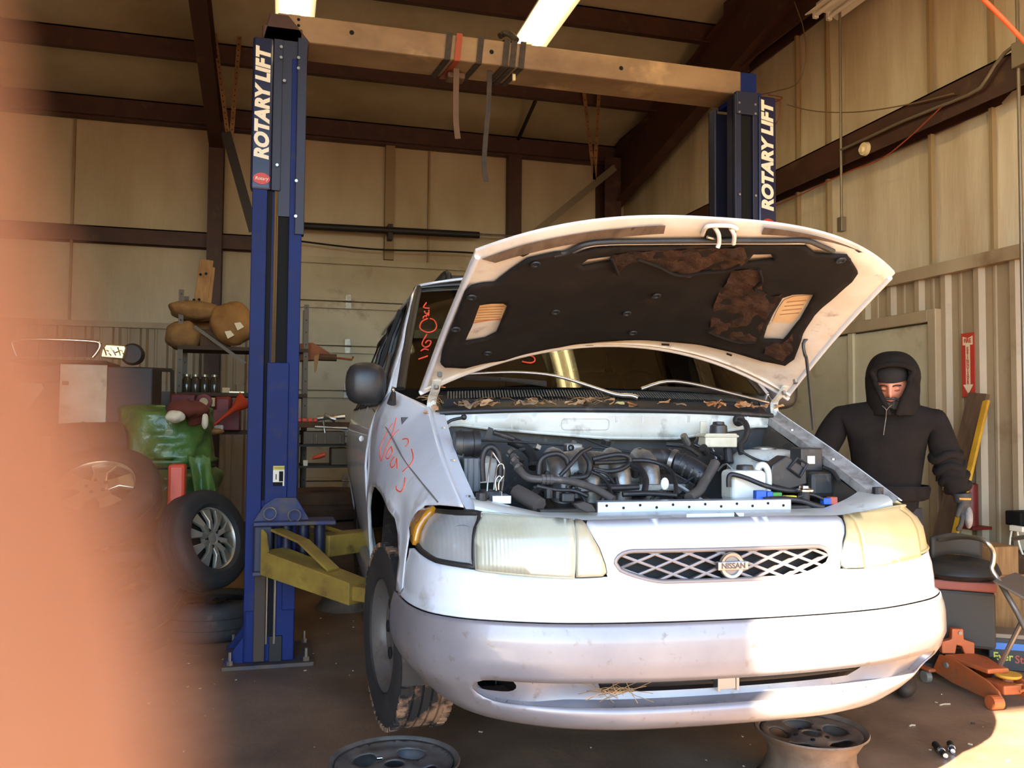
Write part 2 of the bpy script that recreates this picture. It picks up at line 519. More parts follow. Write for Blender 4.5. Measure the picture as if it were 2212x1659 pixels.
# hanging perforated angle irons that carry the door track
def hanger(label, tops, foot, y, name='perforated_hanger'):
    t = thing(name, label, 'hanger')
    for (tx, ty) in tops:
        p0 = P(tx, ty, Y=y); p1 = P(foot[0], foot[1], Y=y); d = (p1 - p0)
        bm = NB(); ribbon(bm, [p0, p1], 0.045, 0.004, up=(0, 1, 0)); 
        for k in range(1, 22):
            c = p0 + d * (k / 22); cyl(bm, c - V((0, 0.006, 0)), c + V((0, 0.006, 0)), 0.008, n=6, mi=1)
        link('strap', bm, ['rust_tan', 'dark_steel'], t)
    return t
mat('rust_tan', rgb((142, 104, 66)), 0.6, metal=0.3, col2=rgb((104, 74, 46)), scale=8)
hanger('V-shaped perforated angle hangers beside the blue lift column with lettering under a beam end', [(462, 60), (519, 60)], (497, 330), 9.6)
hanger('V-shaped perforated hangers above the open hood, right of the hanging straps', [(1243, 45), (1302, 45)], (1284, 388), 9.6)
bm = NB(); p0 = P(488, 285, Y=9.6); p1 = P(548, 500, Y=9.6); ribbon(bm, [p0, p1], 0.1, 0.01, up=(0, 1, 0)); 
tag(link('track_brace', bm, 'dark_steel'), 'dark slanting brace running behind the blue left lift column', 'brace')
bm = NB(); p0 = P(1328, 362, Y=10.6); p1 = P(1128, 525, Y=10.6); ribbon(bm, [p0, p1], 0.09, 0.02, up=(0, 1, 0)); ribbon(bm, [p0 + V((0, 0.03, 0.035)), p1 + V((0, 0.03, 0.035))], 0.01, 0.07, up=(0, 1, 0))
tag(link('track_brace', bm, 'galv_dark' if 'galv_dark' in MATS else 'conduit'), 'grey diagonal brace above the raised hood in the corner', 'brace')
bm = NB(); p0 = P(1158, 215, Y=9.72); p1 = P(1120, 300, Y=11.0); cyl(bm, p0, p1, 0.025, n=6)
tag(link('purlin_brace', bm, 'dark_steel'), 'thin dark rod slanting between two ceiling purlins', 'rod')
# sagging cable across the door head
bm = NB(); tube(bm, [P(640, 520, Y=10.95), P(800, 538, Y=10.95), P(1000, 545, Y=10.95), P(1200, 560, Y=10.95)], 0.012, n=6, sub=6)
tag(link('door_cable', bm, 'dark_steel'), 'slack cable sagging below the black door spring', 'cable')

# ---- right wall (gable end)
def rightw(y, z):
    o = 0.03 + 0.03 * noise.noise(V((y * 0.8, 3, z * 0.5)))
    fold = 0.0
    if z < 3.5: 
        k = max(0, 1 - abs(y - 4.2) / 1.2); fold = 0.035 * k * abs(math.sin(y * 14 + z * 2.2 + 2 * noise.noise(V((y * 2, 0, z)))))
    fold += 0.006 * abs(math.sin(y * 3.1 + 0.5 * z)) + .012 * noise.noise(V((y * 3.5, 9, z * .35)))
    return V((XR - o - fold, y, z))
bm = patch([(YF, 2.45), (YB, 2.45), (YB, 5.2), (YF, roof_z(YF) + 0.1)], [], rightw, 0.14)
wall_right = struct('wall_right', bm, 'vinyl_dirty', smooth=180)
RY0 = P(2028, 760, X=XR).y; RY1 = RY0 + 2.3            # door in the right wall, from its near jamb
DTOP = 2.10
sheets(wall_right, (XR - 0.02, YB, 0), R(-90), YB - RY1 - 0.05, 2.45)
sheets(wall_right, (XR - 0.02, RY0 - 0.05, 0), R(-90), RY0 - 0.05 - YF, 2.45)
bm = NB()
n_over = int((RY1 - RY0 + 0.1) / 0.305) + 1
o = bpy.data.objects.new('wall_sheet', sheet_mesh(n_over, 0.305, 2.45 - DTOP - 0.1)); COL.objects.link(o); o.parent = wall_right
o.location = (XR - 0.02, RY1 + 0.05, DTOP + 0.1); o.rotation_euler = (0, 0, R(-90))
bx(bm, XR - 0.085, XR - 0.01, YF, YB, 2.43, 2.52); struct('trim_2', bm, 'tan_metal')
# door_2 : pair of flat doors in a steel frame
bm = NB(); bx(bm, XR - 0.02, XR + 0.0, RY0, RY1, 0, DTOP)
d2 = struct('door_2', bm, 'door_white')
for y0, y1 in ((RY0 + 0.02, (RY0 + RY1) / 2 - 0.25 - 0.02), ((RY0 + RY1) / 2 - 0.25 + 0.02, RY1 - 0.02)):
    bm = NB(); bx(bm, XR - 0.065, XR - 0.02, y0, y1, 0.01, DTOP - 0.01); link('door_leaf', bm, 'door_white', d2, bevel=0.004)
ym = (RY0 + RY1) / 2 - 0.25
bm = NB(); bx(bm, XR - 0.085, XR - 0.05, ym - 0.03, ym + 0.03, 0, DTOP); link('door_astragal', bm, 'door_white', d2)
bm = NB()
bx(bm, XR - 0.10, XR, RY0 - 0.08, RY0, 0, DTOP + 0.09); bx(bm, XR - 0.10, XR, RY1, RY1 + 0.08, 0, DTOP + 0.09); bx(bm, XR - 0.10, XR, RY0, RY1, DTOP, DTOP + 0.09)
link('door_frame', bm, 'tan_metal', d2, bevel=0.006)
# girts on the right wall
for z0, z1 in ((3.49, 3.73), (4.97, 5.24)):
    bm = NB(); bx(bm, XR - 0.21, XR - 0.03, YF, YB, z1 - 0.012, z1); bx(bm, XR - 0.06, XR - 0.04, YF, YB, z0, z1); bx(bm, XR - 0.21, XR - 0.195, YF, YB, z0, z1)
    link('girt', bm, 'primer_steel', wall_right)
for px in (1720, 2008, 2140, 1785):
    y = P(px, 250, X=XR - 0.08).y; bm = NB(); bx(bm, XR - 0.085, XR - 0.05, y - 0.015, y + 0.015, 2.52, 3.49); bx(bm, XR - 0.085, XR - 0.05, y - 0.015, y + 0.015, 3.74, 4.97)
    link('insulation_seam', bm, 'vinyl_seam', wall_right)
yc = P(1580, 120, X=XR - 0.2).y
bm = NB(); bx(bm, XR - 0.22, XR - 0.04, yc - 0.12, yc + 0.12, 4.97, roof_z(yc)); link('column', bm, 'primer_steel', wall_right)

# ---- left and front walls (out of view, they shade the place)
bm = NB(); bx(bm, XL - 0.1, XL, YF, YB, 0, 7.8); struct('wall_left', bm, 'vinyl')
bm = NB()
OX0, OX1, OZ = -3.15, 4.09, 4.31
bx(bm, XL, OX0, YF - 0.12, YF, 0, 7.9); bx(bm, OX1, XR, YF - 0.12, YF, 0, 7.9); bx(bm, OX0, OX1, YF - 0.12, YF, OZ, 7.9)
struct('wall_front', bm, 'vinyl')
bm = NB(); bx(bm, XL - 0.3, XR + 0.3, YF - 0.4, YB + 0.3, 0, 0.02, mtx=basis((0, 0, roof_z(0) + 0.12), V((1, 0, 0)), V((0, 1, -SLOPE)).normalized(), V((0, SLOPE, 1)).normalized()))
struct('roof', bm, 'tan_metal')
bm = NB(); bx(bm, XR + 0.02, XR + 0.06, YF - 0.1, YB + 0.1, 0, 8); bx(bm, XL - 0.1, XR + 0.06, YB + 0.01, YB + 0.05, 0, 5.5)
struct('cladding', bm, 'tan_metal')

# ------------------------------------------------------------------ fluorescent fixtures
mat('lamp_white', rgb((235, 230, 215)), 0.4)
mat('tube_on', (1, 0.9, 0.62), 0.4, emit=(1.0, 0.80, 0.46), estr=22.0)
def strip_light(label, c0, c1, lit=True):
    c0 = V(c0); c1 = V(c1); t = thing('strip_light', label, 'light fixture', (c0 + c1) / 2)
    L = (c1 - c0).length / 2
    bm = NB(); bx(bm, -0.05, 0.05, -L, L, 0.03, 0.09)
    A = [(-0.05, 0.03), (-0.16, -0.02), (-0.155, -0.028), (-0.045, 0.02), (0.045, 0.02), (0.155, -0.028), (0.16, -0.02), (0.05, 0.03)]
    prism(bm, [(x, -L, z) for x, z in A], (0, 2 * L, 0)); link('reflector', bm, 'lamp_white', t)
    for s in (-1, 1):
        bm = NB(); cyl(bm, (s * 0.065, -L + 0.03, -0.02), (s * 0.065, L - 0.03, -0.02), 0.019, n=10); link('lamp_tube', bm, 'tube_on' if lit else 'lamp_white', t, smooth=60)
        for e in (-1, 1):
            bm = NB(); bx(bm, s * 0.065 - 0.02, s * 0.065 + 0.02, e * L - 0.03 * (e > 0), e * L + 0.03 * (e < 0), -0.045, 0.02); link('lamp_holder', bm, 'lamp_white', t)
    for s in (-1, 1):
        bm = NB(); cyl(bm, (0, s * L * 0.7, 0.09), (0, s * L * 0.7, roof_z(((c0 + c1) / 2).y + s * L * 0.7) - (c0.z + c1.z) / 2), 0.006, n=6); link('hanger_wire', bm, 'dark_steel', t)
    return t
q = P(1137, 100, Y=7.2); strip_light('lit fluorescent strip hanging above the middle of the lift crossbeam', (q.x, q.y, q.z), (q.x, q.y - 2.44, q.z))
q = P(637, 40, Y=7.2); strip_light('lit fluorescent strip above the left end of the lift crossbeam', (q.x, q.y, q.z), (q.x, q.y - 2.44, q.z))
q = P(1137, 100, Y=7.2); strip_light('lit fluorescent strip above the van, nearer the doorway in the middle row', (q.x, q.y - 2.6, q.z), (q.x, q.y - 5.04, q.z))
q = P(1790, 20, X=XR - 0.35); strip_light('dark unlit strip fixture high on the right wall', (q.x, q.y + 0.1, q.z), (q.x, q.y - 2.3, q.z), lit=False)

# ------------------------------------------------------------------ conduits, boxes and cords on the right wall
def conduit(label, pts, r=0.011, boxes=(), name='conduit_pipe', m='conduit'):
    t = thing(name, label, 'conduit')
    bm = NB(); tube(bm, pts, r, n=8); link('pipe', bm, m, t, smooth=60)
    for c, s in boxes:
        bm = NB(); box(bm, c, s); link('junction_box', bm, m, t, bevel=0.004)
    return t
def RW(px, py, o=0.24): return P(px, py, X=XR - o)
y = RW(1816, 240).y
conduit('thin grey conduit running down the right wall to a small box', [V((XR - 0.24, y, 5.3)), V((XR - 0.24, y, RW(1812, 470).z))], boxes=[(V((XR - 0.24, y, RW(1812, 487).z)), (0.05, 0.06, 0.12))])
y = RW(2206, 500).y
conduit('vertical conduit at the right edge of the picture', [V((XR - 0.24, y, 5.3)), V((XR - 0.24, y, 0.9))], boxes=[(V((XR - 0.24, y - 0.05, RW(2205, 118).z)), (0.07, 0.14, 0.16))])
conduit('bent conduit climbing from the brown girt to a wall box', [RW(2192, 98), RW(2170, 115), RW(2150, 140), RW(2135, 165), RW(2118, 190), RW(2090, 206), RW(1950, 262), RW(1815, 325)], r=0.012)
t = thing('round_siren', 'round ivory disc mounted on the brown wall girt', 'siren')
c = RW(1871, 322, 0.215); bm = NB(); lathe(bm, [(0, -0.03), (0.05, -0.03), (0.055, 0), (0, 0.0)], 20, basis(c, (0, 1, 0), (0, 0, 1), (1, 0, 0))); link('base', bm, 'ivory_plastic', t, smooth=40)
bm = NB(); lathe(bm, [(0, -0.05), (0.022, -0.048), (0.028, -0.03), (0, -0.03)], 16, basis(c + V((0, 0.01, -0.005)), (0, 1, 0), (0, 0, 1), (1, 0, 0))); link('dome', bm, 'ivory_plastic', t, smooth=40)
bm = NB(); c = RW(1863, 649, 0.06); box(bm, c, (0.05, 0.055, 0.09)); tag(link('alarm_box', bm, 'ivory_plastic', bevel=0.008), 'small ivory box above the white double door', 'wall box')
mat('wire_red', rgb((150, 70, 40)), 0.5); mat('wire_grey', rgb((120, 100, 72)), 0.5); mat('orange_cord', rgb((250, 92, 40)), 0.45)
bm = NB(); tube(bm, [RW(1640, 205), RW(1680, 196), RW(1722, 180), RW(1740, 130), RW(1735, 60), RW(1715, 0), RW(1710, -40)], 0.005, n=6, sub=6)
tag(link('hanging_wire', bm, 'wire_grey'), 'thin grey wire drooping from the ceiling to the right lift column', 'wire')
bm = NB(); tube(bm, [RW(1645, 210), RW(1665, 215), RW(1685, 218), RW(1684, 250), RW(1672, 272), RW(1655, 268), RW(1660, 230), RW(1690, 212), RW(1660, 205)], 0.005, n=6, sub=6)
tag(link('wire_coil', bm, 'wire_red'), 'loose loop of reddish wire beside the right lift column', 'wire')
bm = NB(); tube(bm, [RW(1700, 226), RW(1760, 240), RW(1850, 242), RW(1960, 226), RW(2060, 202)], 0.005, n=6, sub=6)
tag(link('slack_wire', bm, 'wire_grey'), 'slack wire sagging across the upper right wall', 'wire')
bm = NB(); tube(bm, [RW(2040, 225), RW(1960, 300), RW(1900, 345), RW(1830, 372), RW(1720, 425), RW(1660, 450)], 0.005, n=6, sub=5)
tag(link('girt_wire', bm, 'wire_red'), 'thin reddish wire trailing below the round disc on the girt', 'wire')
bm = NB(); tube(bm, [P(2080, -45, Y=2.6), P(2126, 0, Y=2.6), P(2170, 44, Y=2.6), P(2230, 106, Y=2.6), P(2330, 190, Y=2.6)], 0.0085, n=10, sub=4)
tag(link('orange_cable', bm, 'orange_cord'), 'orange cord strung across the upper right corner', 'cord')
# ------------------------------------------------------------------ two-post vehicle lift
mat('lift_blue', rgb((14, 36, 100)), 0.55, col2=rgb((11, 26, 76)), scale=3, spec=0.25, dust=rgb((60, 54, 52)), dust_amt=0.05, dscale=4)
mat('lift_blue_dusty', rgb((40, 54, 100)), 0.6, col2=rgb((84, 74, 66)), scale=9, lo=0.4, hi=0.65)
mat('base_dusty', rgb((92, 76, 62)), 0.7, col2=rgb((52, 56, 84)), scale=7, lo=0.45, hi=0.7)
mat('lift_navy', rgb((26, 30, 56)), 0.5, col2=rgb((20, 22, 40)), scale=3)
mat('decal_blue', rgb((20, 26, 58)), 0.3, coat=0.3)
mat('beam_tan', rgb((152, 124, 90)), 0.6, col2=rgb((110, 84, 58)), scale=2.5, stretch=(0.6, 1, 1), dust=rgb((206, 170, 122)), dust_amt=0.18, dscale=1.6)
mat('arm_yellow', rgb((172, 142, 58)), 0.5, col2=rgb((132, 102, 48)), scale=5, dust=rgb((90, 62, 36)), dust_amt=0.12, dscale=9)
mat('zinc', rgb((190, 186, 178)), 0.3, metal=0.9)
mat('decal_white', rgb((236, 226, 200)), 0.4); mat('decal_red', rgb((190, 52, 30)), 0.4)
mat('matt_black', rgb((16, 15, 14)), 0.7, spec=0.2)
mat('chain', rgb((120, 98, 70)), 0.45, metal=0.7)
mat('decal_yellow', rgb((206, 186, 70)), 0.5)
mat('base_brown', rgb((72, 54, 40)), 0.7)
lift = thing('vehicle_lift', 'blue two-post vehicle lift with tan overhead crossbeam and yellow arms', 'vehicle lift', (0, 0, 0))
LY = 5.11
LXl, LXr = -0.02, 2.97
LW = 0.135       # half width of the column across (X)
LD = 0.17        # half depth (Y)
HC = 3.48
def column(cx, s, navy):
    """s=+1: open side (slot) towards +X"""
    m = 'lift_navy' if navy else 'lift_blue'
    col = NB()
    # C section: back plate, two flanges, returns framing the slot that faces the van
    o = []
    bx(col, cx - s * LW, cx - s * (LW - 0.02), LY - LD, LY + LD, 0.02, HC)
    bx(col, cx - s * LW, cx + s * LW, LY - LD, LY - LD + 0.02, 0.02, HC)
    bx(col, cx - s * LW, cx + s * LW, LY + LD - 0.02, LY + LD, 0.02, HC)
    bx(col, cx + s * (LW - 0.02), cx + s * LW, LY - LD, LY - LD + 0.09, 0.02, HC)
    bx(col, cx + s * (LW - 0.02), cx + s * LW, LY + LD - 0.09, LY + LD, 0.02, HC)
    c = link('column', col, m, lift, bevel=0.006)
    bm = NB(); bx(bm, cx - 0.24, cx + 0.24, LY - 0.24, LY + 0.24, 0, 0.022); bp = link('base_plate', bm, 'base_dusty', lift, bevel=0.003)
    for ax in (-0.2, 0.2):
        for ay in (-0.2, 0.2):
            b = NB(); cyl(b, (cx + ax, LY + ay, 0.022), (cx + ax, LY + ay, 0.09), 0.009, n=8); cyl(b, (cx + ax, LY + ay, 0.022), (cx + ax, LY + ay, 0.044), 0.018, n=6)
            link('anchor_bolt', b, 'zinc', bp)
    for ay in (-1, 1):
        b = NB(); prism(b, [(cx - s * LW, LY + ay * LD, 0.02), (cx - s * (LW + 0.1), LY + ay * LD, 0.02), (cx - s * LW, LY + ay * LD, 0.16)], (0, 0.012 * -ay, 0)); link('gusset', b, m, lift)
    return c
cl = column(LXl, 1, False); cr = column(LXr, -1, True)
# --- what the camera sees of the left column: front face with folded ribs, chain slot, cylinder, head plate
yf = LY - LD
def LC(px, py, o=0.0): return P(px, py, Y=yf - o)
def lc_plate(name, px0, px1, py0, py1, th, m, o=0.0, par=lift, bev=0.004):
    a = LC(px0, py0); b = LC(px1, py1)
    bm = NB(); bx(bm, a.x, b.x, yf - o - th, yf - o, b.z, a.z); return link(name, bm, m, par, bevel=bev)
x0 = LXl - LW; x1 = LXl + LW
def face(name, f0, f1, z0, z1, th, m, o=0.0, bev=0.004, par=lift):
    bm = NB(); bx(bm, x0 + (x1 - x0) * f0, x0 + (x1 - x0) * f1, yf - o - th, yf - o, z0, z1); return link(name, bm, m, par, bevel=bev)
zt = HC
face('corner_rib', 0.0, 0.30, 0.3, zt - 0.85, 0.022, 'lift_blue')
face('corner_rib', 0.74, 1.0, 0.3, zt - 0.1, 0.022, 'lift_blue')
face('groove_shade_strip', 0.30, 0.40, 0.9, zt - 0.1, 0.004, 'matt_black', bev=0)  # flat dark strip on the face; the groove's shade is its colour
bm = NB(); xq = x0 + (x1 - x0) * 0.55
for k in (0.46, 0.50): tube(bm, [V((x0 + (x1 - x0) * k, yf - 0.012, 1.62)), V((x0 + (x1 - x0) * k, yf - 0.012, zt - 0.25))], 0.007, n=6)
link('lift_chain', bm, 'chain', lift)
face('carriage_slot', 0.52, 0.74, 1.62, zt - 0.1, 0.004, 'matt_black', bev=0)
face('carriage_front', 0.36, 0.80, 0.75, 1.66, 0.034, 'lift_blue', o=0.004)
face('cylinder_slot', 0.42, 0.62, 0.16, 0.80, 0.004, 'matt_black', bev=0)
for k in (0.44, 0.60):
    bm = NB(); xx = x0 + (x1 - x0) * k; cyl(bm, (xx, yf - 0.014, 0.12), (xx, yf - 0.014, 0.80), 0.007, n=8); link('guide_rod', bm, 'zinc', lift)
face('lower_shield', 0.20, 0.42, 0.03, 0.66, 0.03, 'base_brown', o=0.002)
face('slot_foot', 0.5, 0.76, 0.02, 0.16, 0.016, 'dark_steel')
# head extension with lettering (left column)
bm = NB(); bx(bm, x0 - 0.012, x0 + 0.10, yf - 0.03, yf + 0.05, zt - 0.86, zt); link('decal_cover', bm, 'decal_blue', lift, bevel=0.012)
bm = NB(); bx(bm, x0 + 0.10, x0 + 0.15, yf - 0.03, yf + 0.03, zt - 0.86, zt); bx(bm, x1 - 0.04, x1 + 0.012, yf - 0.035, yf + 0.03, zt - 1.1, zt + 0.02); link('head_channel', bm, 'lift_navy', lift, bevel=0.004)
bm = NB(); bx(bm, x0 + 0.14, x1 - 0.03, yf - 0.02, yf - 0.008, zt - 1.0, zt); link('head_plate', bm, 'lift_navy', lift)
def letters(txt, size, m, origin, ex, ey, parent, sx=1.0, shear=0.0, bold=0.0, name='lettering', ext=0.0006):
    me = text_mesh(txt, size, shear, bold, ext, sx=sx); o = link(name, me, m, parent)
    ex = V(ex).normalized(); ey = V(ey).normalized(); o.matrix_local = basis(origin, ex, ey, ex.cross(ey)); return o
letters('ROTARY LIFT', 0.102, 'decal_white', V((x0 + 0.048, yf - 0.032, zt - 0.38)), (0, 0, 1), (-1, 0, 0), lift, sx=1.02, shear=0.18, bold=0.0055)
def badge_oval(c, ex, ey, parent):
    n = V(ex).cross(V(ey)); bm = NB(); lathe(bm, [(0, 0.002), (0.036, 0.002), (0.037, 0)], 24, basis(c, V(ex) * 1.25, V(ey) * 0.9, n)); link('oval_badge', bm, 'decal_red', parent)
    letters('Rotary', 0.026, 'decal_white', V(c) + n * 0.0025, ex, ey, parent, shear=0.2)
badge_oval(V((x0 + 0.048, yf - 0.031, zt - 0.80)), (1, 0, 0), (0, 0, 1), lift)
for py_, kx in ((zt - 0.05, 0.14), (zt - 0.11, 0.14), (zt - 0.72, 0.13), (zt - 0.1, 0.235), (zt - 0.16, 0.235), (zt - 0.80, 0.235), (zt - 1.0, 0.235), (zt - 0.24, 0.16)):
    bm = NB(); c = V((x0 + kx, yf - 0.04, py_)); cyl(bm, c, c + V((0, -0.008, 0)), 0.009, n=6); link('head_bolt', bm, 'zinc', lift)
# right column: head with lettering turned towards the doorway
rx0 = LXr - LW; rx1 = LXr + LW
bm = NB(); bx(bm, rx1 - 0.115, rx1 + 0.012, yf - 0.05, yf + 0.02, zt - 1.0, zt + 0.0); link('decal_cover', bm, 'decal_blue', lift, bevel=0.01)
bm = NB(); bx(bm, rx0 - 0.006, rx0 + 0.04, yf - 0.03, yf, zt - 1.3, zt); bx(bm, rx1 - 0.15, rx1 - 0.11, yf - 0.035, yf, zt - 1.3, zt); bx(bm, rx0, rx1 - 0.11, yf - 0.04, yf, zt - 0.13, zt + 0.02)
link('head_channel', bm, 'lift_navy', lift, bevel=0.004)
bm = NB(); bx(bm, rx0 + 0.05, rx0 + 0.135, yf - 0.012, yf, zt - 1.6, zt - 0.13); link('carriage_slot', bm, 'matt_black', lift)
letters('ROTARY LIFT', 0.112, 'decal_white', V((rx1 - 0.05, yf - 0.0515, zt - 0.40)), (0, 0, 1), (-1, 0, 0), lift, sx=1.06, shear=0.18, bold=0.006)
badge_oval(V((rx1 - 0.05, yf - 0.051, zt - 0.84)), (1, 0, 0), (0, 0, 1), lift)
for dz in (0.06, 0.12, 0.66, 0.86, 0.98):
    for xx in (rx0 + 0.018, rx1 - 0.135):
        bm = NB(); c = V((xx, yf - 0.035, zt - dz)); cyl(bm, c, c + V((0, -0.01, 0)), 0.008, n=6); link('head_bolt', bm, 'zinc', lift)
# overhead crossbeam: from pixels of its upper front edge
ba = P(600, 28, Y=LY - 0.14); bb = P(1572, 148, Y=LY - 0.14)
zb = 0.5 * (ba.z + bb.z); hb = 0.155
bm = NB(); bx(bm, LXl - 0.02, LXr - 0.06, LY - 0.14, LY + 0.14, zb - hb, zb); beam = link('crossbeam', bm, 'beam_tan', lift, bevel=0.012)
for px, py in ((760, 70), (1062, 112), (1342, 147), (620, 40), (620, 52), (645, 42), (645, 55)):
    c = P(px, py, Y=LY - 0.142); bm = NB(); cyl(bm, c, c + V((0, 0.004, 0)), 0.014 if px > 650 else 0.009, n=10); link('bolt_hole', bm, 'matt_black', beam)
bm = NB(); bx(bm, LXr - 0.07, LXr + 0.06, LY - 0.13, LY + 0.13, zb - 0.13, zb + 0.0); bx(bm, LXr - 0.09, LXr + 0.10, LY - 0.12, LY + 0.12, zt, zb - 0.12); link('beam_bracket', bm, 'lift_blue', lift, bevel=0.006)
bm = NB(); bx(bm, LXl - 0.10, LXl + 0.12, LY - 0.165, LY + 0.15, zt - 0.02, zb - hb + 0.06); prism(bm, [(LXl - 0.10, LY - 0.165, zt), (LXl + 0.14, LY - 0.165, zt - 0.05), (LXl + 0.16, LY - 0.165, zt + 0.02), (LXl + 0.04, LY - 0.165, zt + 0.16), (LXl - 0.06, LY - 0.165, zt + 0.16)], (0, 0.3, 0))
link('beam_bracket', bm, 'rust_dark' if 'rust_dark' in MATS else 'primer_steel', lift, bevel=0.006)
# safety label on the carriage
c = P(602, 1028, Y=yf - 0.04)
bm = NB(); bx(bm, c.x - 0.03, c.x + 0.03, yf - 0.0405, yf - 0.038, c.z - 0.055, c.z + 0.055); sl = link('warning_label', bm, 'decal_white', lift)
bm = NB(); bx(bm, c.x - 0.03, c.x + 0.03, yf - 0.042, yf - 0.0405, c.z + 0.032, c.z + 0.055); link('label_band', bm, 'decal_yellow', sl)
bm = NB(); bx(bm, c.x + 0.002, c.x + 0.024, yf - 0.042, yf - 0.0405, c.z - 0.03, c.z + 0.025); bx(bm, c.x - 0.03, c.x + 0.022, yf - 0.042, yf - 0.0405, c.z - 0.055, c.z - 0.034); bx(bm, c.x - 0.016, c.x - 0.011, yf - 0.042, yf - 0.0405, c.z - 0.02, c.z + 0.01); link('label_print', bm, 'matt_black', sl)
letters('WARNING', 0.011, 'matt_black', V((c.x + 0.004, yf - 0.0425, c.z + 0.043)), (1, 0, 0), (0, 0, 1), sl)
# arm yoke
def pz(py): return P(600, py, Y=yf - 0.1).z
zy = pz(1125); zy2 = P(600, 1240, Y=yf - 0.12).z
a1 = P(548, 1128, Y=yf - 0.1); a2 = P(668, 1128, Y=yf - 0.1)
bm = NB(); q0 = [P(595, 1075, Y=yf - 0.05), P(640, 1075, Y=yf - 0.05), P(654, 1098, Y=yf - 0.07), P(668, 1122, Y=yf - 0.1), P(545, 1130, Y=yf - 0.1), P(572, 1090, Y=yf - 0.07)]
prism(bm, q0, (0, 0.03, 0)); yk = link('yoke_plate', bm, 'lift_blue_dusty', lift, bevel=0.003)
for zz in (zy, zy2 + 0.02):
    bm = NB(); bx(bm, a1.x, a2.x + 0.14, yf - 0.16, yf + 0.05, zz - 0.022, zz); link('yoke_shelf', bm, 'lift_blue_dusty', lift, bevel=0.006)
bm = NB(); bx(bm, a1.x, a1.x + 0.10, yf - 0.13, yf, zy2, zy - 0.02); link('yoke_cheek', bm, 'lift_navy', lift, bevel=0.01)
for px in (618, 655, 690):
    c = P(px, 1180, Y=yf - 0.08); bm = NB(); cyl(bm, (c.x, c.y, zy2 + 0.02), (c.x, c.y, zy - 0.02), 0.03, n=12); link('arm_pin', bm, 'lift_navy', lift, smooth=60)
for px, py in ((583, 1110), (636, 1114)):
    c = P(px, py, Y=yf - 0.12); bm = NB(); tube(bm, [c + V((0.033 * math.cos(k * 0.4488), 0, 0.033 * math.sin(k * 0.4488))) for k in range(14)], 0.004, n=6, closed=True); link('pin_ring', bm, 'zinc', lift)
def arm(name, p0, p1, w0, w1, h0, h1, brace=True):
    """tapering box arm with a flat strap on top"""
    p0 = V(p0); p1 = V(p1); d = (p1 - p0); d.z = 0; L = d.length; d.normalize(); s = V((0, 0, 1)).cross(d); m = basis(p0, d, s, (0, 0, 1)); dz = p1.z - p0.z
    bm = NB()
    A = [bm.verts.new(m @ V((0, y, z))) for y, z in ((-w0 / 2, -h0), (w0 / 2, -h0), (w0 / 2, 0), (-w0 / 2, 0))]
    B = [bm.verts.new(m @ V((L, y, z + dz))) for y, z in ((-w1 / 2, -h1), (w1 / 2, -h1), (w1 / 2, 0), (-w1 / 2, 0))]
    bm.faces.new(A[::-1])
    for i in range(4): bm.faces.new((A[i], A[(i + 1) % 4], B[(i + 1) % 4], B[i]))
    bm.faces.new(B)
    a = link(name, bm, 'arm_yellow', lift, bevel=0.005)
    if brace:
        bm = NB(); ribbon(bm, [m @ V((0.0, 0.02, 0.10)), m @ V((L * 0.35, 0.01, 0.055)), m @ V((L * 0.72, 0.0, dz * 0.72 + 0.008))], w0 * 0.45, 0.012); link('arm_brace', bm, 'arm_yellow', a)
        bm = NB(); prism(bm, [m @ V((0.0, -w0 / 2, -h0)), m @ V((0.0, -w0 / 2, 0.11)), m @ V((0.03, -w0 / 2, 0.09)), m @ V((0.05, -w0 / 2, 0.0))], s * 0.012); link('arm_cheek', bm, 'arm_yellow', a)
    return a
p0 = P(590, 1185, Y=yf - 0.14); p1 = P(775, 1255, Y=4.35)
a = arm('lift_arm', p0, p1 + V((0.0, 0, 0)), 0.17, 0.14, 0.13, 0.11)
bm = NB(); q = p1; d = (p1 - p0); d.z = 0; d.normalize(); arm_d = d
m = basis(p1, d, V((0, 0, 1)).cross(d), (0, 0, 1)); bx(bm, -0.1, 0.5, -0.045, 0.045, -0.09, -0.02, mtx=m); link('arm_extension', bm, 'arm_yellow', a, bevel=0.004)
bm = NB(); cyl(bm, m @ V((0.42, 0, -0.02)), m @ V((0.42, 0, 0.05)), 0.06, n=16); link('lift_pad', bm, 'black_rubber', a)
p0 = P(690, 1150, Y=yf - 0.02); p1 = P(860, 1170, Y=5.3)
arm('lift_arm', V((p0.x, p0.y, zy - 0.09)), V((1.0, 5.55, zy - 0.12)), 0.16, 0.13, 0.12, 0.1, False)
bm = NB(); tube(bm, [P(668, 1135, Y=yf - 0.02), P(700, 1138, Y=yf), P(790, 1165, Y=5.2), P(850, 1190, Y=5.3)], 0.012, n=6); tube(bm, [P(694, 1140, Y=yf), P(700, 1170, Y=yf), P(690, 1195, Y=yf)], 0.012, n=6); link('arm_guard', bm, 'arm_yellow', lift)
# far arms on the right column, mostly behind the van
for ye in (4.3, 5.9): arm('lift_arm', (LXr - 0.2, yf + 0.05, zy - 0.05), (LXr - 0.95, ye, zy - 0.07), 0.16, 0.13, 0.12, 0.1, False)
bm = NB(); bx(bm, LXr - 0.24, LXr + 0.02, yf - 0.14, yf + 0.1, zy2, zy); link('yoke_cheek', bm, 'lift_navy', lift, bevel=0.01)

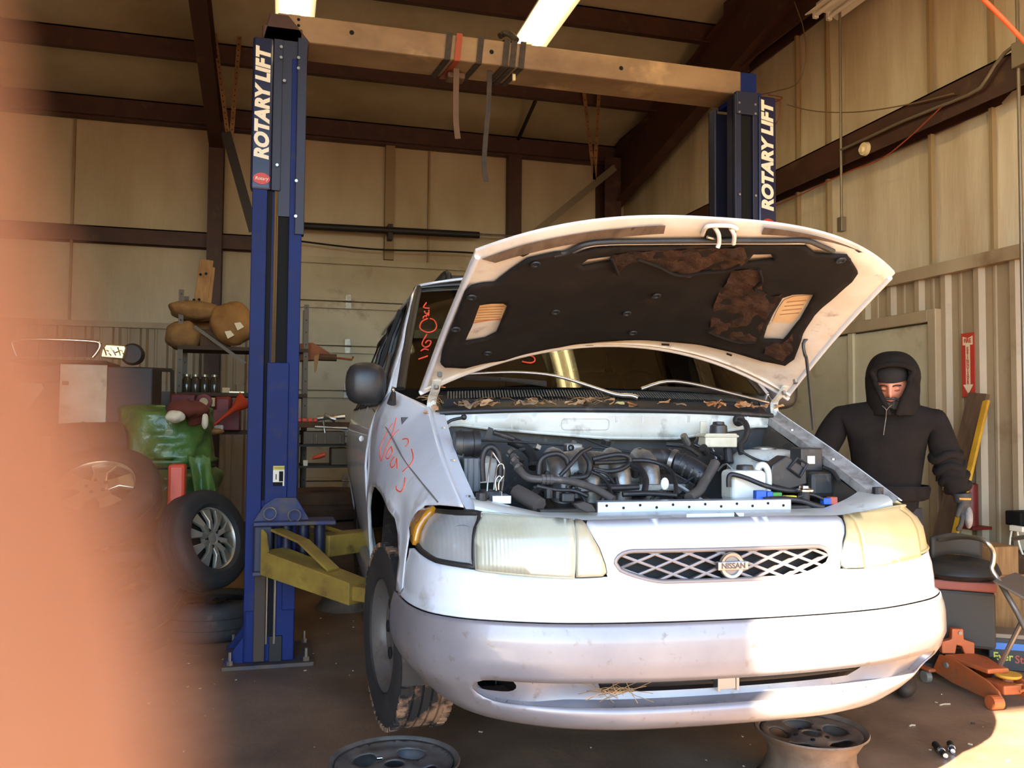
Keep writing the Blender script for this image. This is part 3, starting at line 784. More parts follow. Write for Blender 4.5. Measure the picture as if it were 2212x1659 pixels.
# ---- straps thrown over the crossbeam
mat('strap_black', rgb((34, 27, 22)), 0.7, col2=rgb((62, 46, 32)), scale=30); mat('strap_red', rgb((150, 66, 40)), 0.7); mat('strap_brown', rgb((92, 66, 44)), 0.7)
yb0 = LY - 0.147; yb1 = LY + 0.147
def wrap(bm, px, w, skew=0.03):
    c = P(px, 100, Y=yb0); xx = c.x
    ribbon(bm, [V((xx + skew, yb1, zb + 0.006)), V((xx, yb0, zb + 0.006)), V((xx - 0.01, yb0, zb - hb - 0.006)), V((xx - 0.07, yb1, zb - hb - 0.006))], w, 0.004, up=(1, 0, 0.001)) if False else None
    pts = [V((xx + skew, yb1, zb + 0.005)), V((xx + 0.0, yb0, zb + 0.005)), V((xx - 0.015, yb0, zb - hb - 0.005)), V((xx - 0.05, yb1, zb - hb - 0.005)), V((xx + skew, yb1, zb + 0.005))]
    for i in range(4):
        p = pts[i]; q = pts[i + 1]; h = V((w / 2, 0, 0)); n = (q - p).cross(V((1, 0, 0))).normalized() * 0.003
        prism(bm, [p - h, p + h, q + h, q - h], n)
def strap(label, px, m, w=0.035, tails=(), skew=0.05, cat='strap', buckle=None):
    t = thing('tie_strap', label, cat); bm = NB(); wrap(bm, px, w, skew); link('loop', bm, m, t)
    for pts, mm, ww in tails:
        bm = NB(); ribbon(bm, [P(x, y, Y=LY - 0.05) for x, y in pts], ww, 0.004, up=(0, 1, 0), sub=4); link('tail', bm, mm, t)
    if buckle:
        c = P(buckle[0], buckle[1], Y=LY - 0.05); bm = NB(); box(bm, c, (0.02, 0.02, 0.06)); link('buckle', bm, 'ivory_plastic', t, bevel=0.004)
    return t
strap('black strap looped over the crossbeam, leftmost of the wrapped straps', 972, 'strap_black')
strap('reddish strap on the crossbeam with a brown tail hanging down', 993, 'strap_red', tails=[([(986, 148), (985, 200), (985, 260), (989, 300)], 'strap_brown', 0.035)])
strap('black strap looped over the crossbeam just right of the reddish one', 1040, 'strap_black', skew=0.08)
strap('black strap on the crossbeam with a long black tail ending in a point', 1096, 'strap_black', tails=[([(1058, 150), (1055, 230), (1048, 310), (1046, 360), (1051, 392)], 'strap_black', 0.03)], skew=-0.1)
strap('black strap on the crossbeam with a short white tag below it', 1112, 'strap_black', buckle=(1110, 164), skew=-0.02)
strap('black strap looped over the crossbeam, rightmost of the bunch', 1131, 'strap_black', skew=0.05)
bm = NB(); tube(bm, [P(1080, 78, Y=LY), P(1090, 72, Y=LY), P(1102, 74, Y=LY - 0.1), P(1116, 88, Y=yb0)], 0.02, n=8, sub=4)
tag(link('strap_knot', bm, 'strap_black'), 'bunched black strap end lying on top of the crossbeam', 'strap')
bm = NB(); p = P(985, 140, Y=LY + 0.05); bx(bm, p.x - 0.06, p.x + 0.05, LY + 0.0, LY + 0.1, zb - hb - 0.05, zb - hb - 0.012); tag(link('strap_hook', bm, 'strap_brown', bevel=0.01), 'brown ratchet hook under the crossbeam beside the reddish strap', 'hook')
# ------------------------------------------------------------------ the minivan
WHITE = rgb((226, 230, 234))
mat('paint_white', WHITE, 0.32, coat=0.6, col2=rgb((204, 208, 212)), scale=2.0, lo=0.45, hi=0.8, dust=rgb((168, 160, 148)), dust_amt=0.05, dscale=5)
mat('paint_white_dirty', rgb((210, 212, 206)), 0.42, coat=0.25, col2=rgb((150, 146, 136)), scale=3.5, lo=0.45, hi=0.75, dust=rgb((110, 98, 84)), dust_amt=0.08, dscale=7)
mat('paint_silver', rgb((134, 130, 134)), 0.4, metal=0.3, coat=0.4, col2=rgb((156, 150, 148)), scale=3, dust=rgb((112, 92, 74)), dust_amt=0.07, dscale=26)
mat('bay_white', rgb((214, 216, 206)), 0.45, coat=0.2, col2=rgb((170, 168, 156)), scale=3.0, lo=0.4, hi=0.8, dust=rgb((96, 84, 70)), dust_amt=0.10, dscale=8)
mat('hood_cream', rgb((224, 220, 212)), 0.45, coat=0.2, col2=rgb((196, 182, 160)), scale=4, lo=0.4, hi=0.75, dust=rgb((130, 96, 66)), dust_amt=0.06, dscale=9)
mat('trim_black', rgb((30, 30, 31)), 0.5, col2=rgb((44, 42, 40)), scale=12)
mat('plastic_black', rgb((38, 38, 40)), 0.42, col2=rgb((52, 50, 48)), scale=14, dust=rgb((86, 76, 64)), dust_amt=0.06, dscale=14)
mat('plastic_grey', rgb((92, 96, 98)), 0.5, dust=rgb((70, 64, 58)), dust_amt=0.12, dscale=16)
mat('hole_black', rgb((10, 9, 9)), 0.8)
mat('rubber_hose', rgb((34, 33, 34)), 0.5, dust=rgb((78, 70, 62)), dust_amt=0.08, dscale=20)
mat('hose_grey', rgb((84, 78, 74)), 0.48, dust=rgb((120, 108, 94)), dust_amt=0.06, dscale=20)
mat('cast_alu', rgb((158, 156, 150)), 0.42, metal=0.75, col2=rgb((108, 102, 94)), scale=12, bump=0.3, bscale=120, bdist=0.003)
mat('steel_line', rgb((184, 180, 172)), 0.3, metal=0.9)
mat('alu_bright', rgb((206, 210, 214)), 0.3, metal=0.7)
mat('engine_dark', rgb((50, 46, 43)), 0.55, col2=rgb((28, 26, 25)), scale=10, dust=rgb((92, 82, 70)), dust_amt=0.12, dscale=22)
mat('chrome', rgb((205, 205, 205)), 0.12, metal=1.0)
mat('chrome_dull', rgb((176, 172, 166)), 0.28, metal=0.9)
mat('grille_grey', rgb((140, 132, 128)), 0.4, metal=0.35)
mat('lens_yellow', rgb((214, 206, 160)), 0.24, coat=0.5, col2=rgb((190, 172, 112)), scale=4.5, lo=0.35, hi=0.75, spec=0.6)
mat('lens_old', rgb((214, 198, 150)), 0.3, coat=0.4, col2=rgb((200, 178, 124)), scale=5, lo=0.35, hi=0.75)
mat('amber', rgb((206, 140, 34)), 0.15, coat=0.6, trans=0.25)
mat('reflector', rgb((214, 214, 210)), 0.22, metal=0.8)
mat('pad_black', rgb((33, 28, 24)), 0.92, spec=0.2, col2=rgb((22, 19, 17)), scale=4, lo=0.35, hi=0.7, bump=0.35, bscale=50, bdist=0.004, dust=rgb((56, 43, 32)), dust_amt=0.05, dscale=3.0)
mat('pad_torn', rgb((76, 52, 38)), 0.95, spec=0.2, col2=rgb((40, 30, 24)), scale=14, lo=0.3, hi=0.7, bump=1.0, bscale=28, bdist=0.02)
mat('sticker', rgb((232, 204, 160)), 0.5, col2=rgb((216, 180, 132)), scale=10)
mat('sticker_print', rgb((176, 132, 92)), 0.6); mat('sticker_red', rgb((196, 112, 72)), 0.6)
mat('paint_marker', rgb((236, 82, 52)), 0.6)
mat('pinstripe', rgb((120, 116, 108)), 0.5)
mat('glass_dark', rgb((12, 13, 12)), 0.04, spec=0.6, coat=0.3)
mat('reservoir', rgb((214, 208, 184)), 0.45, col2=rgb((188, 180, 152)), scale=8, dust=rgb((120, 112, 94)), dust_amt=0.1, dscale=10)
mat('bottle', rgb((222, 224, 214)), 0.42, dust=rgb((126, 118, 100)), dust_amt=0.12, dscale=9)
mat('conn_blue', rgb((40, 92, 200)), 0.4); mat('conn_green', rgb((60, 140, 60)), 0.4); mat('conn_yellow', rgb((226, 206, 40)), 0.4); mat('conn_red', rgb((176, 84, 70)), 0.4)
mat('tyre', rgb((36, 34, 33)), 0.75, col2=rgb((50, 46, 43)), scale=6, dust=rgb((96, 80, 64)), dust_amt=0.05, dscale=6)
mat('tyre_mud', rgb((38, 35, 33)), 0.8, col2=rgb((160, 122, 92)), scale=9, lo=0.46, hi=0.58, detail=8, bump=0.4, bscale=30, bdist=0.006)
mat('rail_dirty', rgb((172, 170, 166)), .55, col2=rgb((104, 98, 92)), scale=14, lo=.4, hi=.7)
mat('wheel_metal', rgb((120, 114, 108)), .4, metal=.5, dust=rgb((84, 70, 58)), dust_amt=.1, dscale=9)
mat('seat_cloth', rgb((92, 88, 82)), 0.9)

# see-through tinted windows: dark tint over a clear sheet, mirror-like at the surface
def glass_mat(name, tint, clear):
    m = bpy.data.materials.new(name); m.use_nodes = True; nt = m.node_tree; n = nt.nodes; L = nt.links
    n.remove(n['Principled BSDF']); out = n['Material Output']
    tr = n.new('ShaderNodeBsdfTransparent'); tr.inputs[0].default_value = (*clear, 1)
    gl = n.new('ShaderNodeBsdfGlossy'); gl.inputs['Roughness'].default_value = 0.03; gl.inputs[0].default_value = (*tint, 1)
    fr = n.new('ShaderNodeFresnel'); fr.inputs[0].default_value = 1.55
    mx = n.new('ShaderNodeMixShader'); L.new(fr.outputs[0], mx.inputs[0]); L.new(tr.outputs[0], mx.inputs[1]); L.new(gl.outputs[0], mx.inputs[2]); L.new(mx.outputs[0], out.inputs[0])
    MATS[name] = m
glass_mat('windshield', (0.95, 1.0, 0.9), (0.20, 0.23, 0.19))
glass_mat('side_glass', (0.95, 0.95, 0.9), (0.12, 0.115, 0.10))
glass_mat('lamp_glass', (1, 1, 1), (0.88, 0.90, 0.90))

van = thing('minivan', 'white minivan on the lift with its hood propped open', 'minivan', VAN_O, VAN_YAW)
def vp(name, bm, m, parent=None, **k): return link(name, bm, m, parent or van, **k)

C_HI = [(0, 0), (.2, .006), (.4, .026), (.55, .058), (.68, .11), (.78, .17), (.855, .255), (.895, .37), (.912, .5), (.918, .65), (.91, .8)]
C_LO = [(0, 0), (.2, .005), (.35, .02), (.5, .065), (.62, .135), (.72, .225), (.78, .33), (.81, .45), (.835, .6), (.85, .7), (.86, .8)]
NC = len(C_HI) - 1
def cr(tab, s):
    """Catmull-Rom through the half curve, mirrored at the centre"""
    s = max(0.0, min(s, NC - 1e-6)); i = int(s); t = s - i
    def g(k):
        if k < 0: return V((-tab[-k][0], tab[-k][1]))
        if k > NC: return V(tab[NC]) * 2 - V(tab[2 * NC - k])
        return V(tab[k])
    p0, p1, p2, p3 = g(i - 1), g(i), g(i + 1), g(i + 2)
    return 0.5 * ((2 * p1) + (p2 - p0) * t + (2 * p0 - 5 * p1 + 4 * p2 - p3) * t * t + (3 * p1 - p0 - 3 * p2 + p3) * t ** 3)
def lerp(a, b, t): return a + (b - a) * t
def interp(tab, x):
    if x <= tab[0][0]: return tab[0][1]
    for (a, b), (c, d) in zip(tab, tab[1:]):
        if x <= c:
            t = (x - a) / (c - a); t = t * t * (3 - 2 * t) * 0.5 + t * 0.5
            return b + (d - b) * t
    return tab[-1][1]
D_Z = [(.47, .05), (.485, .02), (.50, .004), (.53, -.006), (.56, .004), (.62, -.006), (.66, -.02), (.73, -.018), (.778, -.006), (.79, .012), (.83, .014), (.88, .02), (.91, .028), (.95, .033), (1.0, .042), (1.035, .06), (1.06, .095)]
def front(a, z, off=0.0):
    """a: signed index along the half curve, z: height -> point on the van's nose"""
    s = abs(a); sg = 1 if a >= 0 else -1
    w = max(0.0, min((z - .48) / .14, 1.0)); w = w * w * (3 - 2 * w)
    p = cr(C_LO, s).lerp(cr(C_HI, s), w); q = cr(C_LO, s + .02).lerp(cr(C_HI, s + .02), w)
    t = (q - p); t.normalize() if t.length > 1e-9 else None
    n = V((-t.y, t.x))                       # inwards
    p = p + n * (interp(D_Z, z) + off)
    if sg > 0: k_ = max(0.0, min((p.x - .55) / .35, 1.0)); p.x *= 1 + .035 * k_ * k_ * (3 - 2 * k_)
    return V((sg * p.x, p.y, z))
def ax(x):
    lo, hi = 0.0, float(NC)
    for _ in range(30):
        m_ = (lo + hi) / 2
        if cr(C_HI, m_).x < abs(x): lo = m_
        else: hi = m_
    return math.copysign(lo, x)
def ay(y, s):
    lo, hi = 0.0, float(NC)
    for _ in range(30):
        m_ = (lo + hi) / 2
        if cr(C_HI, m_).y < y: lo = m_
        else: hi = m_
    return s * lo
def solve(f, px, py, g=(0.0, 0.5), it=25, lim=None):
    """parameters (u,v) where the van-local surface f(u,v) is seen at a pixel"""
    d = _vri @ ray(px, py); c = _vri @ (_C - VAN_O); d.normalize()
    e1, e2 = frame_of(d); u, v = g
    def res(u, v):
        r = f(u, v) - c; return r.dot(e1), r.dot(e2)
    for _ in range(it):
        r0 = res(u, v); h = 1e-4; ru = res(u + h, v); rv = res(u, v + h)
        a, b = (ru[0] - r0[0]) / h, (rv[0] - r0[0]) / h; c_, d_ = (ru[1] - r0[1]) / h, (rv[1] - r0[1]) / h
        det = a * d_ - b * c_
        if abs(det) < 1e-12: break
        du = -(r0[0] * d_ - b * r0[1]) / det; dv = -(a * r0[1] - c_ * r0[0]) / det
        k = min(1.0, 0.5 / max(abs(du), abs(dv), 1e-9)); u += du * k; v += dv * k
        if lim: u = max(lim[0], min(u, lim[1])); v = max(lim[2], min(v, lim[3]))
    return u, v

# ---- nose: silver lower bumper with its mouth, white upper fascia with the grille
SL = 0.04       # step in z; the a-axis is stretched so that the mesh stays even
KA = 0.12       # metres per index, about
def fk(x, y, off=0.0): return front(x / KA, y, off)
aE = ay(.605, 1) * KA
mo0, mo1 = ax(-.75) * KA, ax(.79) * KA
def mouth_loop(z0, z1, x0, x1):
    n = 8; r = (z1 - z0) / 2; zc = (z0 + z1) / 2; out = []
    for k in range(n + 1):
        t = R(90 + 180 * k / n); out.append((x0 + r * 2.0 + 2.0 * r * math.cos(t), zc + r * math.sin(t)))
    for k in range(n + 1):
        t = R(-90 + 180 * k / n); out.append((x1 - r * 2.0 + 2.0 * r * math.cos(t), zc + r * math.sin(t)))
    return out
MZ0, MZ1 = .545, .618
mouth = mouth_loop(MZ0, MZ1, mo0, mo1)
bm = patch([(-aE, .47), (aE, .47), (aE, .779), (-aE, .779)], [mouth], fk, 0.022, 0.022)
bump = vp('bumper_cover', bm, 'paint_silver', smooth=180); thick(bump, 0.006, 1.0)
bump['label'] = 'scuffed silver lower bumper cover with a wide air slot'
# walls of the mouth, and its recessed floor with the dark openings
bm = NB(); lp = resamp(mouth, 0.02); A = [bm.verts.new(fk(p.x, p.y)) for p in lp]
def s_off(x):
    k = max(0.0, min((abs(x / KA) - abs(ax(.50))) / (abs(ax(.64)) - abs(ax(.50))), 1.0)); k = k * k * (3 - 2 * k); return lerp(.06, .020, k)
B = [bm.verts.new(fk(p.x, lerp(.587, p.y, 0.9), s_off(p.x) + .012)) for p in lp]
for i in range(len(lp)): bm.faces.new((A[i], A[(i + 1) % len(lp)], B[(i + 1) % len(lp)], B[i]))
vp('slot_wall', bm, 'paint_silver', smooth=60)
fogL = [(c[0], c[1]) for c in mouth_loop(.572, .622, ax(-.765) * KA, ax(-.635) * KA)]
fogR = [(c[0], c[1]) for c in mouth_loop(.566, .608, ax(.70) * KA, ax(.79) * KA)]
cen = [(ax(-.40) * KA, .568), (ax(.46) * KA, .568), (ax(.50) * KA, .587), (ax(.52) * KA, .622), (ax(-.40) * KA, .622)]
bm = patch([(mo0 - .01, .535), (mo1 + .01, .535), (mo1 + .01, .63), (mo0 - .01, .63)], [fogL, cen], lambda x, y: fk(x, y, s_off(x)), 0.02, 0.015)
vp('slot_floor', bm, 'paint_silver', smooth=180)
bm = patch([(-aE + .1, .50), (aE - .1, .50), (aE - .1, .66), (-aE + .1, .66)], [], lambda x, y: fk(x, y, 0.16), 0.05)
vp('bumper_core', bm, 'hole_black')
bm = NB(); tube(bm, [front(ax(x), .59, .10) for x in (-.45, -.3, -.1, .1, .3, .5)], 0.022, n=8, sub=4); vp('crossbar', bm, 'trim_black', smooth=60)
bm = NB(); c = front(ax(0.0), .588, .055); box(bm, c, (.05, .02, .04)); box(bm, c + V((-.03, 0, 0)), (.008, .03, .05)); box(bm, c + V((.03, 0, 0)), (.008, .03, .05)); vp('slot_bracket', bm, 'chrome_dull')
# torn scuff and scratches on the silver cover
mat('scuff', rgb((62, 54, 48)), 0.7); mat('scuff_light', rgb((206, 204, 200)), 0.5)
def on_front(px, py, g=(-4, .7)):
    a, z = solve(lambda u, v: front(u, v), px, py, g); return a, z
def front_mark(name, pts, m, off=-0.002, th=0.0, parent=None):
    q = [on_front(x, y) for x, y in pts]
    bm = NB(); vs_ = [bm.verts.new(front(a, z, off)) for a, z in q]; bm.faces.new(vs_); return vp(name, bm, m, parent or bump)
front_mark('torn_flap', [(1065, 1422), (1082, 1425), (1097, 1440), (1092, 1447), (1066, 1442)], 'scuff_light')
front_mark('tear', [(1084, 1429), (1098, 1434), (1096, 1441)], 'hole_black', -0.004)
front_mark('gouge', [(1157, 1366), (1164, 1368), (1165, 1380), (1160, 1384)], 'scuff')
front_mark('scratch', [(1061, 1360), (1068, 1346), (1069, 1352), (1063, 1368)], 'scuff')
# dead grass caught in the slot
rnd = random.Random(3)
bm = NB()
for k in range(26):
    c = front(ax(-.36 + rnd.uniform(-.05, .05)), .585, 0.02); d = V((rnd.uniform(-.05, .07), rnd.uniform(-.05, .0), rnd.uniform(-.03, .03)))
    tube(bm, [c - d, c + d * 0.3 + V((0, 0, rnd.uniform(-.01, .01))), c + d], 0.0012, n=3)
mat('dry_grass', rgb((164, 130, 88)), 0.8)
o = vp('dead_grass', bm, 'dry_grass'); o['kind'] = 'stuff'
# grime flecks stuck to the bumper
bm = NB()
for k in range(520):
    px = 1030 + 900 * rnd.random(); py = rnd.choice((1430, 1440, 1450, 1460, 1475, 1500, 1520, 1535)) + rnd.uniform(-14, 14)
    z = rnd.choice((rnd.uniform(.62, .70), rnd.uniform(.49, .56), rnd.uniform(.49, .55))); a = rnd.uniform(-5.6, 6.0)
    p = front(a, z, -0.0015); t = (front(a + .05, z + rnd.uniform(-.02, .02), -0.0015) - p).normalized(); up = V((0, 0, 1)); L = rnd.uniform(.003, .013)
    v1 = p + t * L; v2 = p + up * rnd.uniform(-.5, .5) * L + t * L * .5; bm.faces.new([bm.verts.new(x) for x in (p, v1, v2)])
for k in range(160):
    a = -4.2 + rnd.gauss(0, .45); z = .845 + rnd.gauss(0, .02); p = front(a, z, -0.001); s = rnd.uniform(.001, .003)
    bm.faces.new([bm.verts.new(front(a + dx / .12, z + dz, -0.0015)) for dx, dz in ((-s, -s), (s, -s * .5), (s * .6, s), (-s * .7, s * .8))])
o = vp('grime_flecks', bm, 'scuff'); o['kind'] = 'stuff'

gx0, gx1, gz0, gz1 = ax(-.352) * KA, ax(.350) * KA, .889, .977
GR = rrect(gx0, gx1, gz0, gz1, .034)
# left end of the grille is blunter below, like the photograph: shift its lower corners in
GR = [(x + (0.05 * max(0, (.93 - z) / .04) * (1 if x < 0 else -1)), z) for x, z in GR]
aB = ay(.52, 1) * KA
top = [(ax(x) * KA, z) for x, z in ((.375, .905), (.385, .93), (.43, 1.046), (.425, 1.055), (.2, 1.06), (0, 1.06), (-.2, 1.06), (-.425, 1.055), (-.43, 1.046), (-.385, .93), (-.375, .905))]
lo_l = [(ax(-.47) * KA, .902), (ax(-.6) * KA, .904), (ax(-.745) * KA, .915), (ay(.3, -1) * KA, .925), (ay(.45, -1) * KA, .94)]
lo_r = [(-x, z) for x, z in reversed(lo_l)]
bm = patch([(-aB, .781), (aB, .781), (aB, .93)] + lo_r + top + lo_l + [(-aB, .93)], [GR], fk, 0.022, 0.02)
fas = vp('upper_fascia', bm, 'paint_white', smooth=180); thick(fas, 0.006, 1.0)
# grille: frame, diamond lattice, badge
mat('grille_dark', rgb((14, 13, 13)), 0.7)
bm = patch([(gx0 - .01, gz0 - .01), (gx1 + .01, gz0 - .01), (gx1 + .01, gz1 + .01), (gx0 - .01, gz1 + .01)], [], lambda x, y: fk(x, y, .045), 0.04)
grl = vp('grille', bm, 'grille_dark')
bm = NB(); tube(bm, [fk(p.x, p.y, -0.001) for p in resamp(GR, .012)], 0.0075, n=8, closed=True); vp('grille_frame', bm, 'grille_grey', grl, smooth=60)
bm = NB(); pit = .062
def clip_line(c, slope):
    pts = []; n = 160
    for i in range(n + 1):
        z = lerp(gz0 - .01, gz1 + .01, i / n); x = c + (z - gz0) * slope
        if in_poly((x, z), GR): pts.append((x, z))
    return pts
c = gx0 - .3
while c < gx1 + .3:
    for sl in (1.62, -1.62):
        pts = clip_line(c, sl)
        if len(pts) > 3:
            p = [fk(*pts[int(i * (len(pts) - 1) / 5)], 0.008) for i in range(6)]
            tube(bm, p, .0048, n=6, flat=None)
            # webs going back give each diamond its depth
            for i in range(5):
                a_, b_ = p[i], p[i + 1]; d_ = V((0, .022, 0)); bm.faces.new([bm.verts.new(x) for x in (a_, b_, b_ + d_, a_ + d_)])
    c += pit
vp('grille_lattice', bm, 'grille_grey', grl, smooth=60)
bc = Q(1582, 1224, y=-.004); bc = V((0.0, front(0, .932).y - .008, .932))
bm = NB(); lathe(bm, [(.026, 0), (.026, .008), (.030, .011), (.036, .011), (.0385, .008), (.0385, 0)], 40, basis(bc, (1, 0, 0), (0, 0, 1), (0, -1, 0)), closed=True); bdg = vp('badge', bm, 'chrome_dull', smooth=50); bdg['label'] = 'round metal maker badge with a lettered bar'
bm = NB(); lathe(bm, [(0, .004), (.027, .004)], 32, basis(bc, (1, 0, 0), (0, 0, 1), (0, -1, 0))); link('badge_field', bm, 'grille_grey', bdg)
bm = NB(); bx(bm, bc.x - .048, bc.x + .048, bc.y - .016, bc.y + .004, bc.z - .0125, bc.z + .0125); link('badge_bar', bm, 'chrome_dull', bdg, bevel=.003)
mat('badge_ink', rgb((88, 76, 68)), .5)
letters('NISSAN', .0225, 'badge_ink', V((bc.x, bc.y - .0163, bc.z)), (1, 0, 0), (0, 0, 1), bdg, sx=1.0, bold=.0006)

# ---- lamps
def lamp(poly, name, m, off, st=.02):
    bm = patch([(x * KA, z) for x, z in poly], [], lambda x, y: fk(x, y, off), st, .014); o = vp(name, bm, m, smooth=180); thick(o, .01, 1.0); return o
def mir(poly): return [(-x, z) for x, z in poly]
HL = [(ax(-.742), .918), (ax(-.6), .910), (ax(-.474), .905), (ax(-.470), .98), (ax(-.470), 1.056), (ax(-.6), 1.066), (ax(-.753), 1.074), (ax(-.75), 1.0)]
PK = [(ax(-.467), .905), (ax(-.392), .908), (ax(-.380), .918), (ax(-.384), .94), (ax(-.40), .985), (ax(-.434), 1.045), (ax(-.445), 1.054), (ax(-.465), 1.056)]
CL = [(ax(-.75), .925), (ay(.26, -1), .93), (ay(.36, -1), .945), (ay(.44, -1), .965), (ay(.49, -1), .995), (ay(.505, -1), 1.03), (ay(.49, -1), 1.052), (ay(.45, -1), 1.06), (ay(.3, -1), 1.066), (ax(-.762), 1.074)]
OFF_L = -.004
lampmats = {}
def ribs_mat(name, base, col2, rough, period, alpha=None):
    """clear fluted lens plastic: vertical flutes as relief"""
    m = mat(name, base, rough, col2=col2, scale=4.5, lo=.35, hi=.75, coat=.5); nt = m.node_tree; n = nt.nodes; L = nt.links
    tc = n.new('ShaderNodeTexCoord'); w = n.new('ShaderNodeTexWave'); w.wave_type = 'BANDS'; w.bands_direction = 'X'; w.inputs['Scale'].default_value = period
    L.new(tc.outputs['Object'], w.inputs[0]); b = n.new('ShaderNodeBump'); b.inputs['Strength'].default_value = .15; b.inputs['Distance'].default_value = .002
    L.new(w.outputs['Fac'], b.inputs['Height']); L.new(b.outputs[0], n['Principled BSDF'].inputs['Normal']); return m
ribs_mat('lens_main', rgb((184, 188, 172)), rgb((160, 158, 132)), .2, 30)
ribs_mat('lens_corner', rgb((196, 198, 196)), rgb((166, 168, 164)), .15, 26); M('lens_corner').node_tree.nodes['Principled BSDF'].inputs['Transmission Weight'].default_value = .4
ribs_mat('lens_park', rgb((190, 184, 158)), rgb((170, 158, 122)), .2, 40)
for s, mm in ((-1, ('lens_main', 'lens_park')), (1, ('lens_old', 'lens_old'))):
    f = (lambda q: q) if s < 0 else mir
    h = lamp(f(HL), 'headlight', mm[0], OFF_L); h['label'] = 'hazed headlight lens' if s < 0 else 'yellowed headlight lens'
    # raised rim round the lens
    bm = NB(); tube(bm, [fk(p.x, p.y, OFF_L - .003) for p in resamp([(x * KA, z) for x, z in f(HL)], .02)], .006, n=6, closed=True); link('lens_rim', bm, mm[0], h, smooth=60)
    p_ = lamp(f(PK), 'parking_light', mm[1], OFF_L)
    bm = NB(); tube(bm, [fk(p.x, p.y, OFF_L - .001) for p in resamp([(x * KA, z) for x, z in f(PK)], .02)], .004, n=6, closed=True); link('lens_rim', bm, 'trim_black', p_, smooth=60)
    # corner lamp: bowl behind a clear lens, amber end, black gasket
    bm = patch([(x * KA, z) for x, z in f(CL)], [], lambda x, y: fk(x, y, .045), .03); bk = vp('corner_lamp', bm, 'reflector' if s < 0 else 'lens_old', smooth=180)
    spl = ay(.40, s)
    inner = [q for q in f(CL) if abs(q[0]) <= abs(spl)]; 
    inn = sorted([q for q in inner if q[1] < .99], key=lambda q: abs(q[0])) + [(spl, .955), (spl, 1.062)] + sorted([q for q in inner if q[1] >= .99], key=lambda q: -abs(q[0]))
    out_ = [(spl, .955)] + sorted([q for q in f(CL) if abs(q[0]) > abs(spl)], key=lambda q: q[1]) + [(spl, 1.062)]
    bm = patch([(x * KA, z) for x, z in inn], [], lambda x, y: fk(x, y, OFF_L), .03, .02); link('corner_lens', bm, 'lens_corner' if s < 0 else 'lens_old', bk, smooth=180)
    bm = patch([(x * KA, z) for x, z in out_], [], lambda x, y: fk(x, y, OFF_L), .02, .015); thick(link('amber_lens', bm, 'amber' if s < 0 else 'lens_old', bk, smooth=180), .02, 1.0)
    bm = NB(); tube(bm, [fk(p.x, p.y, OFF_L - .001) for p in resamp([(x * KA, z) for x, z in f(CL)], .02)], .0085 if s < 0 else .005, n=8, closed=True); link('lamp_gasket', bm, 'trim_black' if s < 0 else 'lens_old', bk, smooth=60)
    if s < 0:
        c = front(ax(-.80), .985, .03); nn = (front(ax(-.80), .985, -.1) - c).normalized(); e1, e2 = frame_of(nn)
        bm = NB(); lathe(bm, [(.008, -.02), (.035, -.008), (.055, .012)], 24, basis(c, e1, e2, nn)); link('bulb_bowl', bm, 'chrome', bk, smooth=60)
        bm = NB(); ball(bm, c + nn * .005, .012, 8); link('bulb', bm, 'lens_main', bk, smooth=180)

# ---- fenders
def zs(y): return 1.085 + (y - .25) * .385 if y < 1.06 else 1.397 + (y - 1.06) * .27
def px_at(y):
    lo, hi = 0.0, float(NC)
    for _ in range(22):
        m_ = (lo + hi) / 2
        if cr(C_HI, m_).y < y: lo = m_
        else: hi = m_
    return cr(C_HI, lo).x
XS = [(.40, .84), (.55, .875), (.75, .92), (.95, .955), (1.15, .97), (1.33, .95), (1.5, .878), (1.75, .80), (1.95, .735), (2.06, .66)]
def xside(y, z):
    x = interp(XS, z); 
    if y > 4.0: x -= .06 * (y - 4.0) ** 2
    return x
def fender(y, z):
    h = max(0.0, zs(y) + .004 - z)
    g = 1 - math.exp(-(h / .13) ** 1.1)
    outer = min(px_at(y), .905) if y < .45 else interp([(.45, .905), (.65, .925), (.86, .942), (1.2, .952), (1.5, .962)], y)
    xb = .75 + .012 * math.exp(-((y - .65) / .3) ** 2)
    if y > 1.08: xb = lerp(.755, .875, min(1, (y - 1.08) / .27))
    x = xb + (outer - xb) * g
    if y > 1.2 and z < .95: x -= .12 * (.95 - z) * min(1, (y - 1.2) / .3)
    # flared lip round the wheel arch
    r = math.hypot(y - 1.1, z - .56)
    x += .010 * math.exp(-((r - .53) / .05) ** 2) if r < .7 else 0
    # dents
    x -= .012 * math.exp(-((y - .72) / .09) ** 2 - ((z - 1.02) / .05) ** 2) + .008 * math.exp(-((y - .62) / .05) ** 2 - ((z - .92) / .08) ** 2)
    return x
AW = 1.06; AZ = .56; AR = .405
def arch(y0, z0, r, a0, a1, n=22, k=1.0): return [(y0 + r * math.cos(R(lerp(a0, a1, i / n))), z0 + k * r * math.sin(R(lerp(a0, a1, i / n)))) for i in range(n + 1)]
ARCH = [(1.62, .47), (1.62, .75), (1.58, .93), (1.49, 1.03), (1.36, 1.075), (1.2, 1.085), (1.05, 1.07), (.88, 1.04), (.76, 1.005), (.675, .96), (.615, .88), (.59, .80), (.585, .783)]
fo = [(.525, .783), (.525, .93), (.53, .985), (.52, 1.04), (.49, 1.072), (.40, 1.082), (.26, 1.088)]
fo += [(y, zs(y)) for y in (.4, .55, .7, .85, 1.0, 1.06, 1.15, 1.25, 1.36)]
fo += [(1.40, 1.46), (1.55, 1.36), (1.65, 1.2), (1.67, .9), (1.67, .47)] + ARCH
